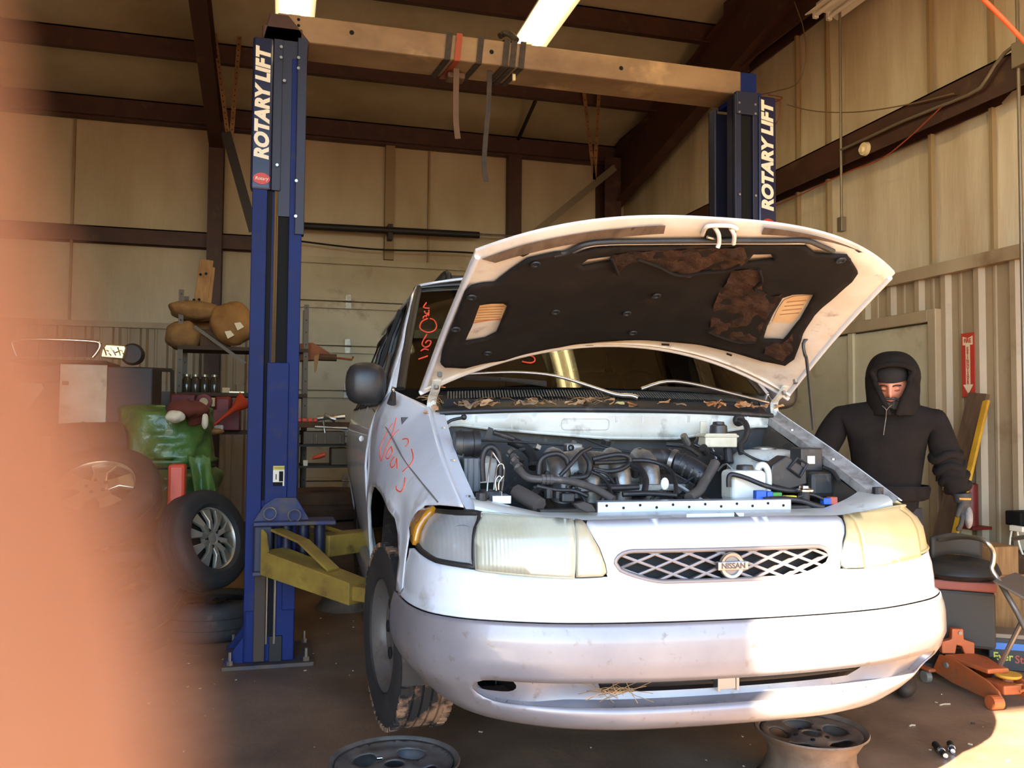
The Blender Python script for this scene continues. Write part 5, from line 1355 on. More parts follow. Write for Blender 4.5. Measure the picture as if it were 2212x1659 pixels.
# tub: aprons, bulkhead, floor
bm = NB(); bx(bm, -.70, .70, .30, 1.10, .50, .54); bp('bay_floor', bm, 'hole_black')
for s in (-1, 1):
    bm = NB(); pl = [.30 + .76 * i / 10 for i in range(11)]
    A = [bm.verts.new((s * .695, y, zs(y) - .05)) for y in pl]; B = [bm.verts.new((s * .66, y, zs(y) - .22)) for y in pl]; C_ = [bm.verts.new((s * .64, y, .54)) for y in pl]
    for a_, b_ in ((A, B), (B, C_)):
        for i in range(10): bm.faces.new((a_[i], a_[i + 1], b_[i + 1], b_[i]))
    bp('inner_apron', bm, 'bay_white' if s < 0 else 'apron_shade', smooth=40)
bm = NB(); bx(bm, -.72, .72, 1.06, 1.09, .54, 1.36); bp('bulkhead', bm, 'engine_dark')
# white cowl front with its wavy lower edge and pressed panels
def cf(x, z): return V((x, 1.0 + .06 * (x / .8) ** 2 + (1.39 - z) * .12, z))
tp = [(-.75 + 1.52 * k / 12, 1.385 - .022 * (abs(-.75 + 1.52 * k / 12) / .78) ** 3) for k in range(13)]
lw = [Q(x, y, y=1.01) for x, y in ((1712, 955), (1704, 950), (1690, 930), (1672, 921), (1640, 921), (1587, 928), (1519, 939), (1460, 947), (1400, 947), (1305, 946), (1230, 940), (1153, 934), (1060, 926), (1000, 918), (976, 918), (960, 930), (948, 942))]
bm = patch(tp + [(p.x, p.z) for p in lw], [], cf, .03, .025); o = bp('cowl_front', bm, 'bay_white', smooth=180); thick(o, .004)
bm = NB(); tube(bm, [cf(p.x, p.z) + V((0, -.006, 0)) for p in lw], .007, n=6); link('cowl_lip', bm, 'bay_white', o, smooth=60)
cq = lambda x, y: (lambda p: cf(p.x, p.z) + V((0, -.004, 0)))(Q(x, y, y=1.01))
bm = NB(); rr_ = rrect(1213, 1314, 904, 928, 8); tube(bm, [cq(x, y) for x, y in rr_], .003, n=6, closed=True); link('pressed_panel', bm, 'bay_white', o, smooth=60)
for px in (1031, 1330, 1387, 1487, 1620):
    bm = NB(); tube(bm, [cq(px, 898), cq(px, 912)], .005, n=6); link('pressed_slot', bm, 'paint_white_dirty', o)
# radiator support
def rs(x):
    return .235 + .10 * (abs(x) / .7) ** 3
bm = NB(); xs_ = [-.72 + 1.44 * i / 40 for i in range(41)]
secs = []
for x in xs_:
    e = max(0, (abs(x) - .5) / .22); y = rs(x); zt_ = 1.060 + .048 * min(e, 1.1)
    secs.append([bm.verts.new((x, y + dy, zt_ + dz)) for dy, dz in ((-.085, -.07 + .03 * e), (-.08, -.018), (-.06, -.006), (.0, 0), (.05 + .05 * e * e, .002), (.055 + .05 * e * e, -.06))])
for a_, b_ in zip(secs, secs[1:]):
    for k in range(5): bm.faces.new((a_[k], b_[k], b_[k + 1], a_[k + 1]))
rsu = bp('radiator_support', bm, 'bay_white', smooth=40)
for px, py in ((1040, 1073), (1896, 1060)):
    c = Q(px, py, y=.34); bm = NB(); cyl(bm, c - V((0, 0, .012)), c + V((0, 0, .012)), .018, n=12); link('rubber_stop', bm, 'rubber_hose', rsu)
bm = NB(); bx(bm, -.19, .12, .10, .15, 1.035, 1.05); link('latch_recess', bm, 'hole_black', rsu)
a_ = Q(1483, 1110, y=.135); b_ = Q(1608, 1131, y=.135); bm = NB(); bx(bm, a_.x, b_.x, .135, .14, b_.z - .01, a_.z); pl_ = link('lock_plate', bm, 'paint_white', rsu, bevel=.003)
bm = NB(); c = Q(1592, 1118, y=.133); prism(bm, [c + V((-.008, 0, .018)), c + V((.012, 0, -.002)), c + V((.004, 0, -.002)), c + V((.004, 0, -.016)), c + V((-.008, 0, -.016))], (0, .002, 0)); link('arrow_print', bm, 'scuff', rsu)
for px in (1548, 1572):
    bm = NB(); c = Q(px, 1127, y=.133); lathe(bm, [(0, .001), (.008, .001)], 12, basis(c, (1, 0, 0), (0, 0, 1), (0, -1, 0))); link('plate_hole', bm, 'scuff', rsu)
for s in (-1, 1):
    bm = NB(); pts = [(s * .38, .12), (s * .45, .14), (s * .6, .19), (s * .70, .26)]; tube(bm, [V((x, y, 1.050)) for x, y in pts], .02, n=6, sub=3, flat=(.022, .008)); link('lamp_gap', bm, 'hole_black', rsu)
bm = NB(); prism(bm, [Q(x, y, y=.22) for x, y in ((1238, 1088), (1262, 1083), (1280, 1090), (1289, 1106), (1268, 1108), (1250, 1100))], (0, .03, 0)); bp('latch_cover', bm, 'engine_dark', bevel=.004)
# bright radiator top tank
a_ = Q(1290, 1084, y=.30); b_ = Q(1708, 1099, y=.30)
bm = NB(); bx(bm, a_.x, b_.x, .295, .31, b_.z - .02, a_.z); bx(bm, a_.x + .01, b_.x, .305, .35, a_.z - .012, a_.z); rt = bp('radiator_tank', bm, 'alu_bright', bevel=.003)
for k in range(12):
    x = a_.x + .03 + (b_.x - a_.x - .06) * k / 11; bm = NB(); c = V((x, .2948, a_.z - .012 - .008 * (k % 2))); lathe(bm, [(0, .001), (.0045, .001)], 10, basis(c, (1, 0, 0), (0, 0, 1), (0, -1, 0))); link('tank_hole', bm, 'hole_black', rt)
bm = NB(); bx(bm, -.5, .5, .32, .36, .6, 1.07); bp('radiator', bm, 'engine_dark')
# hoses by pixel path at a given depth
def hose(name, pts, r, m='rubber_hose', sub=5, n=8, **k):
    q = [Q(x, y, y=d) for x, y, d in pts]; bm = NB(); tube(bm, q, r, n=n, sub=sub, **k); return bp(name, bm, m, smooth=60)
# engine block mass, valve covers, intake plenum
bm = NB(); bx(bm, -.42, .34, .50, .92, .62, .98); bp('engine_block', bm, 'engine_dark', bevel=.03)
bm = NB(); box(bm, (-.08, .62, 1.01), (.66, .17, .10), rot=Matrix.Rotation(R(18), 3, 'X')); bp('valve_cover', bm, 'engine_dark', bevel=.03)
bm = NB(); box(bm, (-.04, .93, 1.10), (.62, .16, .12), rot=Matrix.Rotation(R(-10), 3, 'X')); bp('valve_cover', bm, 'engine_dark', bevel=.03)
pc_ = [Q(1190, 1018, y=.75), Q(1260, 1016, y=.75), Q(1330, 1022, y=.75), Q(1390, 1030, y=.75)]
bm = NB(); tube(bm, [pc_[0] + V((-.03, 0, 0))] + pc_ + [pc_[3] + V((.03, 0, -.01))], .07, n=16, sub=4, radii=[.055, .07, .074, .074, .072, .05]); plen = bp('intake_plenum', bm, 'cast_alu', smooth=60)
for px in (1196, 1258, 1322, 1384):
    c = Q(px, 1020, y=.75); bm = NB(); tube(bm, [c + V((0, .02, .055)), c + V((0, -.06, .04)), c + V((0, -.10, -.03)), c + V((0, -.10, -.12))], .038, n=12, sub=4); link('intake_runner', bm, 'cast_alu', plen, smooth=60)
bm = NB(); bx(bm, -.33, .12, .60, .66, 1.10, 1.125); link('plenum_flange', bm, 'cast_alu', plen, bevel=.004)
bm = NB(); a_ = Q(1218, 958, y=.86); b_ = Q(1252, 975, y=.86); bx(bm, a_.x, b_.x, .82, .87, b_.z, a_.z); o = bp('vacuum_valve', bm, 'cast_alu', bevel=.006)
c = Q(1233, 967, y=.815); bm = NB(); lathe(bm, [(0.006, 0), (.006, .006), (.012, .006), (.012, 0)], 14, basis(c, (1, 0, 0), (0, 0, 1), (0, -1, 0))); link('valve_port', bm, 'hole_black', o)
# A/C line: fitting, bend and long grey hose
hose('refrigerant_hose', [(1108, 985, .66), (1116, 1004, .62), (1124, 1018, .58), (1140, 1032, .55), (1170, 1036, .53), (1210, 1037, .52), (1250, 1044, .48), (1290, 1058, .43), (1325, 1080, .38)], .0135, 'hose_grey')
for x, y, d in ((1112, 995, .64), (1120, 1010, .6), (1173, 1036, .53), (1182, 1036, .53), (1190, 1036, .53), (1104, 978, .67)):
    c = Q(x, y, y=d); bm = NB(); dd = V((.02, -.02, -.02)) if x < 1150 else V((.03, 0, 0)); dd.normalize(); cyl(bm, c - dd * .006, c + dd * .006, .018, n=12); bp('hose_crimp', bm, 'hose_grey' if x > 1150 else 'chrome_dull')
# black vacuum and coolant hoses
hose('vacuum_hose', [(1163, 1025, .6), (1166, 998, .6), (1180, 984, .6), (1205, 980, .6), (1222, 990, .6), (1228, 1004, .6)], .010)
hose('vacuum_hose', [(1210, 1028, .58), (1230, 1006, .58), (1255, 978, .6), (1275, 968, .62)], .008)
hose('vacuum_hose', [(1262, 980, .6), (1273, 998, .58), (1272, 1018, .57), (1262, 1030, .56), (1230, 1032, .56)], .010)
hose('vacuum_hose', [(1280, 992, .6), (1330, 982, .6), (1356, 986, .6), (1360, 1000, .6), (1340, 1014, .58), (1310, 1018, .58), (1280, 1012, .58)], .009)
hose('vacuum_hose', [(1283, 1000, .6), (1330, 998, .62), (1380, 994, .62), (1420, 1000, .6), (1450, 1018, .56), (1460, 1050, .5), (1458, 1075, .46)], .008)
hose('vacuum_hose', [(1362, 1002, .6), (1385, 1016, .56), (1395, 1040, .52), (1390, 1070, .48)], .0115)
hose('wiring_harness', [(1280, 1020, .55), (1300, 1030, .53), (1315, 1050, .5), (1320, 1070, .46)], .006)
hose('wiring_harness', [(1285, 1016, .55), (1310, 1024, .53), (1328, 1045, .5)], .005)
hose('throttle_cable', [(1040, 952, .85), (1120, 955, .88), (1220, 962, .9), (1320, 970, .88), (1380, 978, .84)], .004)
hose('throttle_cable', [(1265, 948, .95), (1300, 962, .9), (1370, 980, .84)], .004)
hose('fuel_rail', [(1290, 1054, .52), (1340, 1054, .52), (1380, 1052, .52)], .010, 'engine_dark')
hose('coolant_pipe', [(1345, 1068, .45), (1400, 1066, .45), (1460, 1070, .45)], .009)
hose('radiator_hose', [(1118, 1064, .48), (1132, 1072, .44), (1150, 1082, .40), (1165, 1092, .37)], .028, 'hose_grey')
hose('breather_hose', [(1100, 950, .92), (1130, 964, .9), (1150, 985, .86), (1152, 1010, .82)], .02)
# air duct and clamp at the throttle body
hose('throttle_body', [(1380, 988, .74), (1420, 988, .74), (1446, 992, .73)], .035, 'engine_dark', n=14)
hose('duct_clamp', [(1449, 996, .72), (1458, 999, .71)], .048, 'chrome_dull', n=18, sub=0)
o = hose('air_duct', [(1458, 1000, .71), (1480, 1006, .69), (1505, 1020, .66), (1525, 1034, .64)], .042, 'plastic_black', n=18)
for k in range(4):
    x = 1470 + 14 * k; y = 1003 + 8.5 * k; c = Q(x, y, y=.70 - .015 * k); d = (Q(1525, 1034, y=.64) - Q(1458, 1000, y=.71)).normalized(); bm = NB(); cyl(bm, c - d * .004, c + d * .004, .047, n=18); link('duct_rib', bm, 'plastic_black', o)
hose('coolant_hose', [(1545, 1000, .6), (1535, 1020, .57), (1522, 1040, .54), (1510, 1060, .5), (1488, 1076, .46)], .019, 'hose_grey')
# left corner: canister, control box, brake lines and hydraulic block
c0 = Q(990, 960, y=.72); c1 = Q(1024, 958, y=.74)
bm = NB(); lathe(bm, [(0, -.045), (.045, -.043), (.052, -.02), (.046, -.018), (.046, .02), (.052, .022), (.05, .045), (.0, .05)], 24, basis((c0 + c1) / 2, (0, 0, 1), (0, 1, 0), (1, 0, 0))); bp('vacuum_canister', bm, 'plastic_black', smooth=40)
a_ = Q(1003, 990, y=.62); b_ = Q(1036, 1062, y=.62); bm = NB(); bx(bm, a_.x, b_.x, .62, .72, b_.z, a_.z)
for k in range(3): bx(bm, a_.x + .012 + .02 * k, a_.x + .016 + .02 * k, .614, .62, b_.z, a_.z)
bp('control_box', bm, 'plastic_grey', bevel=.004)
a_ = Q(985, 975, y=.7); b_ = Q(1003, 1050, y=.7); bm = NB(); bx(bm, a_.x, b_.x, .7, .78, b_.z, a_.z); bp('relay_box', bm, 'plastic_black', bevel=.006)
hose('brake_hose', [(1043, 1040, .62), (1041, 1000, .62), (1046, 975, .62), (1060, 965, .62), (1074, 975, .62), (1080, 1000, .62), (1080, 1035, .62)], .011)
for pts in ([(1052, 1062, .48), (1056, 1020, .5), (1062, 982, .54), (1064, 978, .55), (1082, 1004, .55)], [(1067, 1058, .47), (1070, 1030, .48), (1074, 1008, .5), (1084, 1002, .5), (1089, 1014, .5), (1087, 1035, .48), (1084, 1060, .46)], [(1072, 1060, .46), (1070, 1040, .46), (1078, 1028, .46), (1084, 1034, .46)], [(1077, 1058, .46), (1078, 1042, .46), (1088, 1028, .46)]):
    hose('brake_line', pts, .0032, 'steel_line')
a_ = Q(1064, 1066, y=.42); b_ = Q(1104, 1088, y=.42); bm = NB(); bx(bm, a_.x, b_.x, .42, .50, b_.z, a_.z - .008); bx(bm, a_.x + .03, b_.x - .03, .42, .46, a_.z - .01, a_.z + .006); bp('hydraulic_block', bm, 'alu_bright', bevel=.003)
bm = NB(); a_ = Q(1046, 1062, y=.46); b_ = Q(1084, 1078, y=.46); bx(bm, a_.x, b_.x, .47, .56, b_.z, a_.z); bp('pump_bracket', bm, 'engine_dark', bevel=.004)
hose('washer_hose', [(955, 922, .98), (975, 908, .98), (1002, 902, .985)], .006)
bm = NB(); c = Q(1002, 901, y=.985); ball(bm, c, .012, 8); bp('hose_grommet', bm, 'rubber_hose', smooth=180)
bm = NB(); prism(bm, [Q(x, y, y=.8) for x, y in ((1046, 946), (1056, 922), (1066, 926), (1060, 948))], (0, .004, 0)); bp('pipe_bracket', bm, 'engine_dark')
hose('pipe_union', [(1066, 934, .8), (1086, 940, .8), (1110, 948, .8)], .010, 'engine_dark')
# brake reservoir with cap on its bracket
a_ = Q(1519, 936, y=.86); b_ = Q(1588, 966, y=.86); bm = NB(); bx(bm, a_.x, b_.x, .84, .93, b_.z, a_.z); bx(bm, a_.x - .006, b_.x + .006, .834, .936, a_.z - .016, a_.z - .006); rv = bp('brake_reservoir', bm, 'reservoir', bevel=.01)
c = Q(1552, 924, y=.88); bm = NB(); lathe(bm, [(.036, -.03), (.036, -.012), (.034, .008), (.024, .014), (.022, .024), (0, .026)], 20, Matrix.Translation(c)); link('reservoir_cap', bm, 'plastic_black', rv, smooth=40)
bm = NB(); a_ = Q(1511, 910, y=.95); b_ = Q(1526, 938, y=.95); bx(bm, a_.x, b_.x, .94, .95, b_.z, a_.z); link('reservoir_bracket', bm, 'reservoir', rv, bevel=.003)
bm = NB(); c0 = Q(1572, 968, y=.88); c1 = Q(1575, 1000, y=.86); cyl(bm, c0, c1, .018, n=12); link('reservoir_neck', bm, 'engine_dark', rv)
c = Q(1595, 908, y=.99); bm = NB(); lathe(bm, [(.026, 0), (.024, .014), (.014, .02), (0, .02)], 18, basis(c, (1, 0, 0), (0, 0, 1), (0, -1, 0))); bp('heater_grommet', bm, 'rubber_hose', smooth=60)
hose('heater_hose', [(1596, 908, .97), (1608, 912, .93), (1614, 928, .9), (1608, 948, .88), (1598, 962, .86), (1602, 980, .84)], .0125)
# strut tower
c = Q(1660, 985, y=.88); bm = NB(); lathe(bm, [(.17, -.07), (.155, -.01), (.12, .02), (.06, .028), (.058, .02), (0, .02)], 28, Matrix.Translation(c)); tw_ = bp('strut_tower', bm, 'bay_white', smooth=40)
bm = NB(); lathe(bm, [(.05, .024), (.05, .034), (.02, .038), (0, .038)], 18, Matrix.Translation(c + V((-.02, 0, 0)))); link('strut_cap', bm, 'cast_alu', tw_, smooth=40)
c = Q(1010, 968, y=.9); bm = NB(); lathe(bm, [(.16, -.09), (.15, -.02), (.10, .0), (0, .0)], 24, Matrix.Translation(c + V((-.02, 0, -.03)))); bp('strut_tower', bm, 'bay_white', smooth=40)
# coolant bottle
a_ = Q(1577, 1016, y=.46); b_ = Q(1652, 1084, y=.46); bm = NB(); bx(bm, a_.x, b_.x, .44, .54, b_.z, a_.z); bt = bp('coolant_bottle', bm, 'bottle', bevel=.018, bseg=3)
c = Q(1609, 1008, y=.49); bm = NB(); lathe(bm, [(.030, -.02), (.030, .0), (.027, .006), (0, .008)], 20, Matrix.Translation(c)); link('bottle_cap', bm, 'plastic_black', bt, smooth=40)
bm = NB(); tube(bm, [Q(x, y, y=.50) for x, y in ((1634, 1016), (1640, 1006), (1652, 1006), (1659, 1020), (1660, 1048), (1655, 1070))], .012, n=8, sub=4); link('bottle_pipe', bm, 'bottle', bt, smooth=60)
hose('overflow_hose', [(1574, 1052, .42), (1574, 1032, .42), (1582, 1025, .42), (1610, 1032, .41), (1650, 1048, .39), (1690, 1058, .37), (1726, 1061, .36)], .0085)
c = Q(1737, 1062, y=.35); bm = NB(); cyl(bm, c + V((0, 0, -.04)), c + V((0, 0, .0)), .018, .02, n=14); fn = bp('radiator_filler', bm, 'engine_dark')
bm = NB(); lathe(bm, [(.026, .0), (.034, .002), (.034, .008), (.018, .012), (.016, .02), (0, .021)], 24, Matrix.Translation(c)); link('radiator_cap', bm, 'chrome', fn, smooth=40)
# fuse boxes
a_ = Q(1730, 968, y=.62); b_ = Q(1778, 1018, y=.62); bm = NB(); bx(bm, a_.x, b_.x, .62, .70, b_.z, a_.z); fb = bp('fuse_box', bm, 'plastic_black', bevel=.006)
a_ = Q(1744, 985, y=.618); b_ = Q(1760, 1002, y=.618); bm = NB(); bx(bm, a_.x, b_.x, .6165, .62, b_.z, a_.z); link('fuse_label', bm, 'decal_white', fb)
bm = NB(); pts = [Q(x, y, y=.52) for x, y in ((1668, 1005), (1700, 984), (1742, 1012), (1744, 1046), (1706, 1058), (1660, 1046))]; prism(bm, pts, (0, .07, 0)); bp('relay_box', bm, 'plastic_black', bevel=.006)
bm = NB(); q = [Q(x, y, y=.515) for x, y in ((1704, 1012), (1722, 990), (1744, 1002), (1728, 1030))]; tube(bm, q, .006, n=6, closed=True); bp('box_clip', bm, 'plastic_black')
a_ = Q(1674, 988, y=.66); b_ = Q(1694, 1004, y=.66); bm = NB(); bx(bm, a_.x, b_.x, .64, .66, b_.z, a_.z); bp('fusible_link', bm, 'conn_red', bevel=.004)
bm = NB(); a_ = Q(1745, 1020, y=.56); b_ = Q(1800, 1075, y=.56); bx(bm, a_.x, b_.x, .54, .72, b_.z, a_.z); bp('battery_tray', bm, 'engine_dark', bevel=.02)
# coloured connectors on the loose loom
for nm, x0, x1, y0, y1, d in (('conn_blue', 1634, 1656, 1060, 1080, .34), ('conn_blue', 1658, 1670, 1062, 1076, .345), ('conn_green', 1670, 1690, 1064, 1078, .35), ('conn_yellow', 1698, 1722, 1071, 1086, .335), ('conn_blue', 1780, 1796, 1076, 1090, .33), ('conn_red', 1793, 1810, 1074, 1090, .335)):
    a_ = Q(x0, y0, y=d); b_ = Q(x1, y1, y=d); bm = NB(); bx(bm, a_.x, b_.x, d, d + .025, b_.z, a_.z); bp('wire_connector', bm, nm, bevel=.003)
hose('loose_loom', [(1650, 1080, .33), (1690, 1078, .33), (1730, 1082, .325), (1760, 1092, .32), (1778, 1096, .32)], .010, 'plastic_black')
hose('loose_loom', [(1722, 1074, .34), (1750, 1068, .34), (1778, 1078, .335)], .005, 'plastic_black')
for pts, r in (([(1500, 960, .9), (1540, 978, .86), (1560, 990, .8)], .007), ([(1440, 960, .95), (1480, 965, .9), (1512, 985, .8)], .008), ([(1600, 975, .8), (1640, 995, .75), (1680, 1000, .7)], .005), ([(1690, 965, .85), (1705, 958, .82), (1722, 975, .78)], .004), ([(1780, 1010, .6), (1800, 1020, .55), (1812, 1040, .5)], .008), ([(1430, 1060, .5), (1410, 1075, .46), (1400, 1090, .42)], .006)):
    hose('wiring_harness', pts, r, 'plastic_black')
rnd = random.Random(11)
for k in range(46):       # small castings, caps and connectors crowding the engine
    px = rnd.uniform(1120, 1560); py = rnd.uniform(952, 1074); d = lerp(.98, .50, (py - 940) / 140); c = Q(px, py, y=d); bm = NB()
    if k % 3 == 0: cyl(bm, c, c + V((rnd.uniform(-.03, .03), -.02, rnd.uniform(.01, .04))), rnd.uniform(.008, .018), n=10)
    elif k % 3 == 1: box(bm, c, (rnd.uniform(.015, .04), .03, rnd.uniform(.012, .03)), rot=Euler((rnd.uniform(-.4, .4), rnd.uniform(-.5, .5), rnd.uniform(-.5, .5))).to_matrix())
    else: tube(bm, [c, c + V((rnd.uniform(-.05, .05), rnd.uniform(-.03, .01), rnd.uniform(0, .03))), c + V((rnd.uniform(-.1, .1), -.03, rnd.uniform(-.05, .0)))], rnd.uniform(.004, .009), n=6, sub=3)
    bp('engine_fitting', bm, rnd.choice(('engine_dark', 'engine_dark', 'rubber_hose', 'cast_alu', 'plastic_black')), bevel=.002 if k % 3 == 1 else 0)
hose('ignition_lead', [(1160, 1050, .46), (1200, 1058, .45), (1240, 1060, .44), (1270, 1072, .42)], .007)
bm = NB(); a_ = Q(1214, 1066, y=.42); b_ = Q(1242, 1086, y=.42); bx(bm, a_.x, b_.x, .42, .46, b_.z, a_.z); bp('ignition_module', bm, 'plastic_black', bevel=.006)
for px in (1185, 1205, 1225, 1245): 
    c = Q(px, 1056, y=.46); bm = NB(); cyl(bm, c + V((0, 0, -.03)), c, .016, n=10); bp('plug_boot', bm, 'rubber_hose')
bm = NB(); c = Q(1436, 1045, y=.5); ball(bm, c, .016, 6, sq=(1, .4, 1.4)); bp('corroded_fitting', bm, 'corrosion' if 'corrosion' in MATS else 'bottle', smooth=180)
# ------------------------------------------------------------------ the person beside the van
mat('hoodie', rgb((36, 31, 29)), 0.97, spec=0.15, col2=rgb((27, 24, 22)), scale=14, bump=0.4, bscale=22, bdist=0.008)
mat('trousers', rgb((40, 40, 46)), 0.9, col2=rgb((54, 50, 48)), scale=9)
mat('skin', rgb((226, 148, 112)), 0.5, col2=rgb((206, 122, 92)), scale=18, sss=0.12)
mat('beard_hair', rgb((92, 82, 72)), 0.85, col2=rgb((48, 42, 38)), scale=40, stretch=(3, 3, 0.6), bump=1.0, bscale=90, bstretch=(3, 3, 0.5), bdist=0.006)
mat('brow_hair', rgb((60, 44, 34)), 0.9); mat('beanie', rgb((33, 29, 27)), 0.95, bump=0.5, bscale=120, bstretch=(1, 1, 0.1), bdist=0.003)
mat('glove_black', rgb((40, 40, 42)), 0.75, col2=rgb((60, 58, 56)), scale=20); mat('glove_grey', rgb((140, 136, 130)), 0.8, col2=rgb((110, 106, 100)), scale=30); mat('glove_band', rgb((226, 150, 60)), 0.6)
mat('zip_metal', rgb((120, 112, 100)), 0.4, metal=0.7)
mat('boot', rgb((52, 40, 32)), 0.7); mat('lips', rgb((190, 104, 84)), 0.5)
PX, PY = 3.0, 3.72
fa = -math.atan2(PX, PY)
per = thing('person', 'person in a black hooded sweatshirt looking down beside the open hood', 'person', (PX, PY, 0), fa)
PD = (_rot.transposed() @ (V((PX, PY, 1.35)) - _C)).y
PS = PD / FPX
def W(px, py, d=0.0): return V(((px - 1893) * PS, d, 1.35 + (917 - py) * PS))
def skin_body(name, nodes, edges, m, parent, sub=2, root=0):
    bm = NB(); sk = bm.verts.layers.skin.verify(); vs_ = []
    for p, r in nodes:
        v = bm.verts.new(p); rr = r if isinstance(r, tuple) else (r, r); v[sk].radius = rr; vs_.append(v)
    vs_[root][sk].use_root = True
    for a, b in edges: bm.edges.new((vs_[a], vs_[b]))
    me = bpy.data.meshes.new(name); bm.to_mesh(me); bm.free()
    me.materials.append(M(m)); o = bpy.data.objects.new(name, me); COL.objects.link(o); o.parent = parent
    s = o.modifiers.new('skin', 'SKIN'); s.use_smooth_shade = True; s.branch_smoothing = 0.6
    b = o.modifiers.new('sub', 'SUBSURF'); b.levels = sub; b.render_levels = sub
    return o
# body: one continuous surface from the boots to the neck, both arms included
nodes = [(V((0, .02, .96)), (.17, .13)), (V((0, .015, 1.08)), (.215, .15)), (V((.0, .0, 1.24)), (.235, .155)), (V((0.005, -.01, 1.37)), (.19, .125)), (V((.015, -.02, 1.47)), (.085, .085)),
         (V((-.215, .0, 1.385)), .088), (V((-.29, -.03, 1.24)), .076), (V((-.345, -.10, 1.10)), .066), (V((-.30, -.24, 1.02)), .052), (V((-.25, -.34, .98)), .04),
         (V((.225, .0, 1.375)), .090), (W(2000, 960), .078), (W(2016, 1010, -.02), .072), (W(2026, 1048, -.04), .060), (W(2034, 1064, -.05), .045),
         (V((-.11, .03, .84)), .10), (V((-.13, .02, .50)), .075), (V((-.13, .05, .12)), .055), (V((-.14, -.07, .05)), .05),
         (V((.06, .03, .84)), .10), (V((.06, .0, .50)), .075), (V((.06, .05, .12)), .055), (V((.07, -.07, .05)), .05)]
edges = [(0, 1), (1, 2), (2, 3), (3, 4), (3, 5), (5, 6), (6, 7), (7, 8), (8, 9), (3, 10), (10, 11), (11, 12), (12, 13), (13, 14), (0, 15), (15, 16), (16, 17), (17, 18), (0, 19), (19, 20), (20, 21), (21, 22)]
body = skin_body('body', nodes, edges, 'hoodie', per)
# hem band of the sweatshirt and the sleeve folds
bm = NB(); lathe(bm, [(.19, 0), (.212, .01), (.222, .06), (.215, .075)], 36, Matrix.Translation((-.02, .016, .965)) @ Matrix.Diagonal((1, .74, 1, 1))); link('hem_band', bm, 'hoodie', per, smooth=60)
for k, (a, b, r) in enumerate((((2006, 985), (1, 0), .062), ((2013, 1008), (1, 0), .058), ((2021, 1030), (1, 0), .052), ((2028, 1048), (1, 0), .044))):
    c = W(a[0], a[1], -.02); bm = NB(); tube(bm, [c + V((r * math.cos(q * .5236), r * math.sin(q * .5236), .012 * math.sin(q * 1.5 + k) + .012 * math.cos(q * .5236))) for q in range(12)], .021, n=10, closed=True, sub=2); link('sleeve_fold', bm, 'hoodie', per, smooth=180)
# trousers and boots shown by their own covers
for s in (-1, 1):
    bm = NB(); tube(bm, [V((s * .085 - .03, .03, .92)), V((s * .095 - .03, .015, .66)), V((s * .095 - .03, .0, .48)), V((s * .095 - .03, .04, .25)), V((s * .097 - .03, .05, .10))], .09, n=14, sub=3, radii=[.108, .105, .095, .088, .08, .072]); link('trouser_leg', bm, 'trousers', per, smooth=60)
    bm = NB(); v_ = ball(bm, (s * .10 - .03, -.02, .055), 1, 10, sq=(.055, .14, .055)); 
    for v in v_: v.co.z = max(v.co.z, 0.002)
    link('boot', bm, 'boot', per, smooth=60)
# head, bowed
hc = W(1905, 838, -.03) ; hm = Matrix.Translation(hc + V((.0, .015, .012))) @ Matrix.Rotation(R(-6), 4, 'Z') @ Matrix.Rotation(R(20), 4, 'X')
bm = NB(); v_ = ball(bm, (0, 0, 0), 1.0, 24)
def G(x, z, cx, cz, sx, sz): return math.exp(-((x - cx) / sx) ** 2 - ((z - cz) / sz) ** 2)
for v in v_:
    c = v.co.copy(); x, y, z = c.x * .074, c.y * .094, c.z * .115
    if z < -.02: x *= 1 - .28 * min(1, (-.02 - z) / .1)
    if y < 0:
        y -= .024 * G(x, z, 0, -.022, .012, .022) + .016 * G(x, z, 0, .0, .009, .03)     # nose
        y -= .008 * G(x, z, 0, .026, .05, .012)                                          # brow
        for s in (-1, 1): y += .012 * G(x, z, s * .030, .006, .016, .011); y -= .006 * G(x, z, s * .042, -.022, .02, .018)
        y -= .006 * G(x, z, 0, -.058, .022, .008); y += .005 * G(x, z, 0, -.047, .02, .006); y -= .010 * G(x, z, 0, -.09, .025, .02)
    v.co = V((x, y, z))
xf(v_, hm); head = link('head', bm, 'skin', per, smooth=180)
def hp(x, y, z): return hm @ V((x, y, z))
for s in (-1, 1):
    bm = NB(); ball(bm, hp(s * .030, -.078, .004), .012, 8, sq=(1.15, .8, .75)); link('eyelid', bm, 'skin', head, smooth=180)
    bm = NB(); tube(bm, [hp(s * .018, -.089, -.004), hp(s * .030, -.091, -.006), hp(s * .042, -.084, -.003)], .0016, n=5, sub=3); link('lash_line', bm, 'brow_hair', head)
    bm = NB(); tube(bm, [hp(s * .012, -.096, .020), hp(s * .028, -.097, .026), hp(s * .048, -.082, .020)], .004, n=6, sub=3); link('eyebrow', bm, 'brow_hair', head)
    bm = NB(); v2 = ball(bm, (0, 0, 0), 1, 8, sq=(.012, .020, .032)); xf(v2, hm @ Matrix.Translation((s * .075, .01, -.005))); link('ear', bm, 'skin', head, smooth=180)
bm = NB(); tube(bm, [hp(-.020, -.094, -.052), hp(0, -.100, -.054), hp(.020, -.094, -.052)], .0045, n=6, sub=3); link('mouth', bm, 'lips', head, smooth=180)
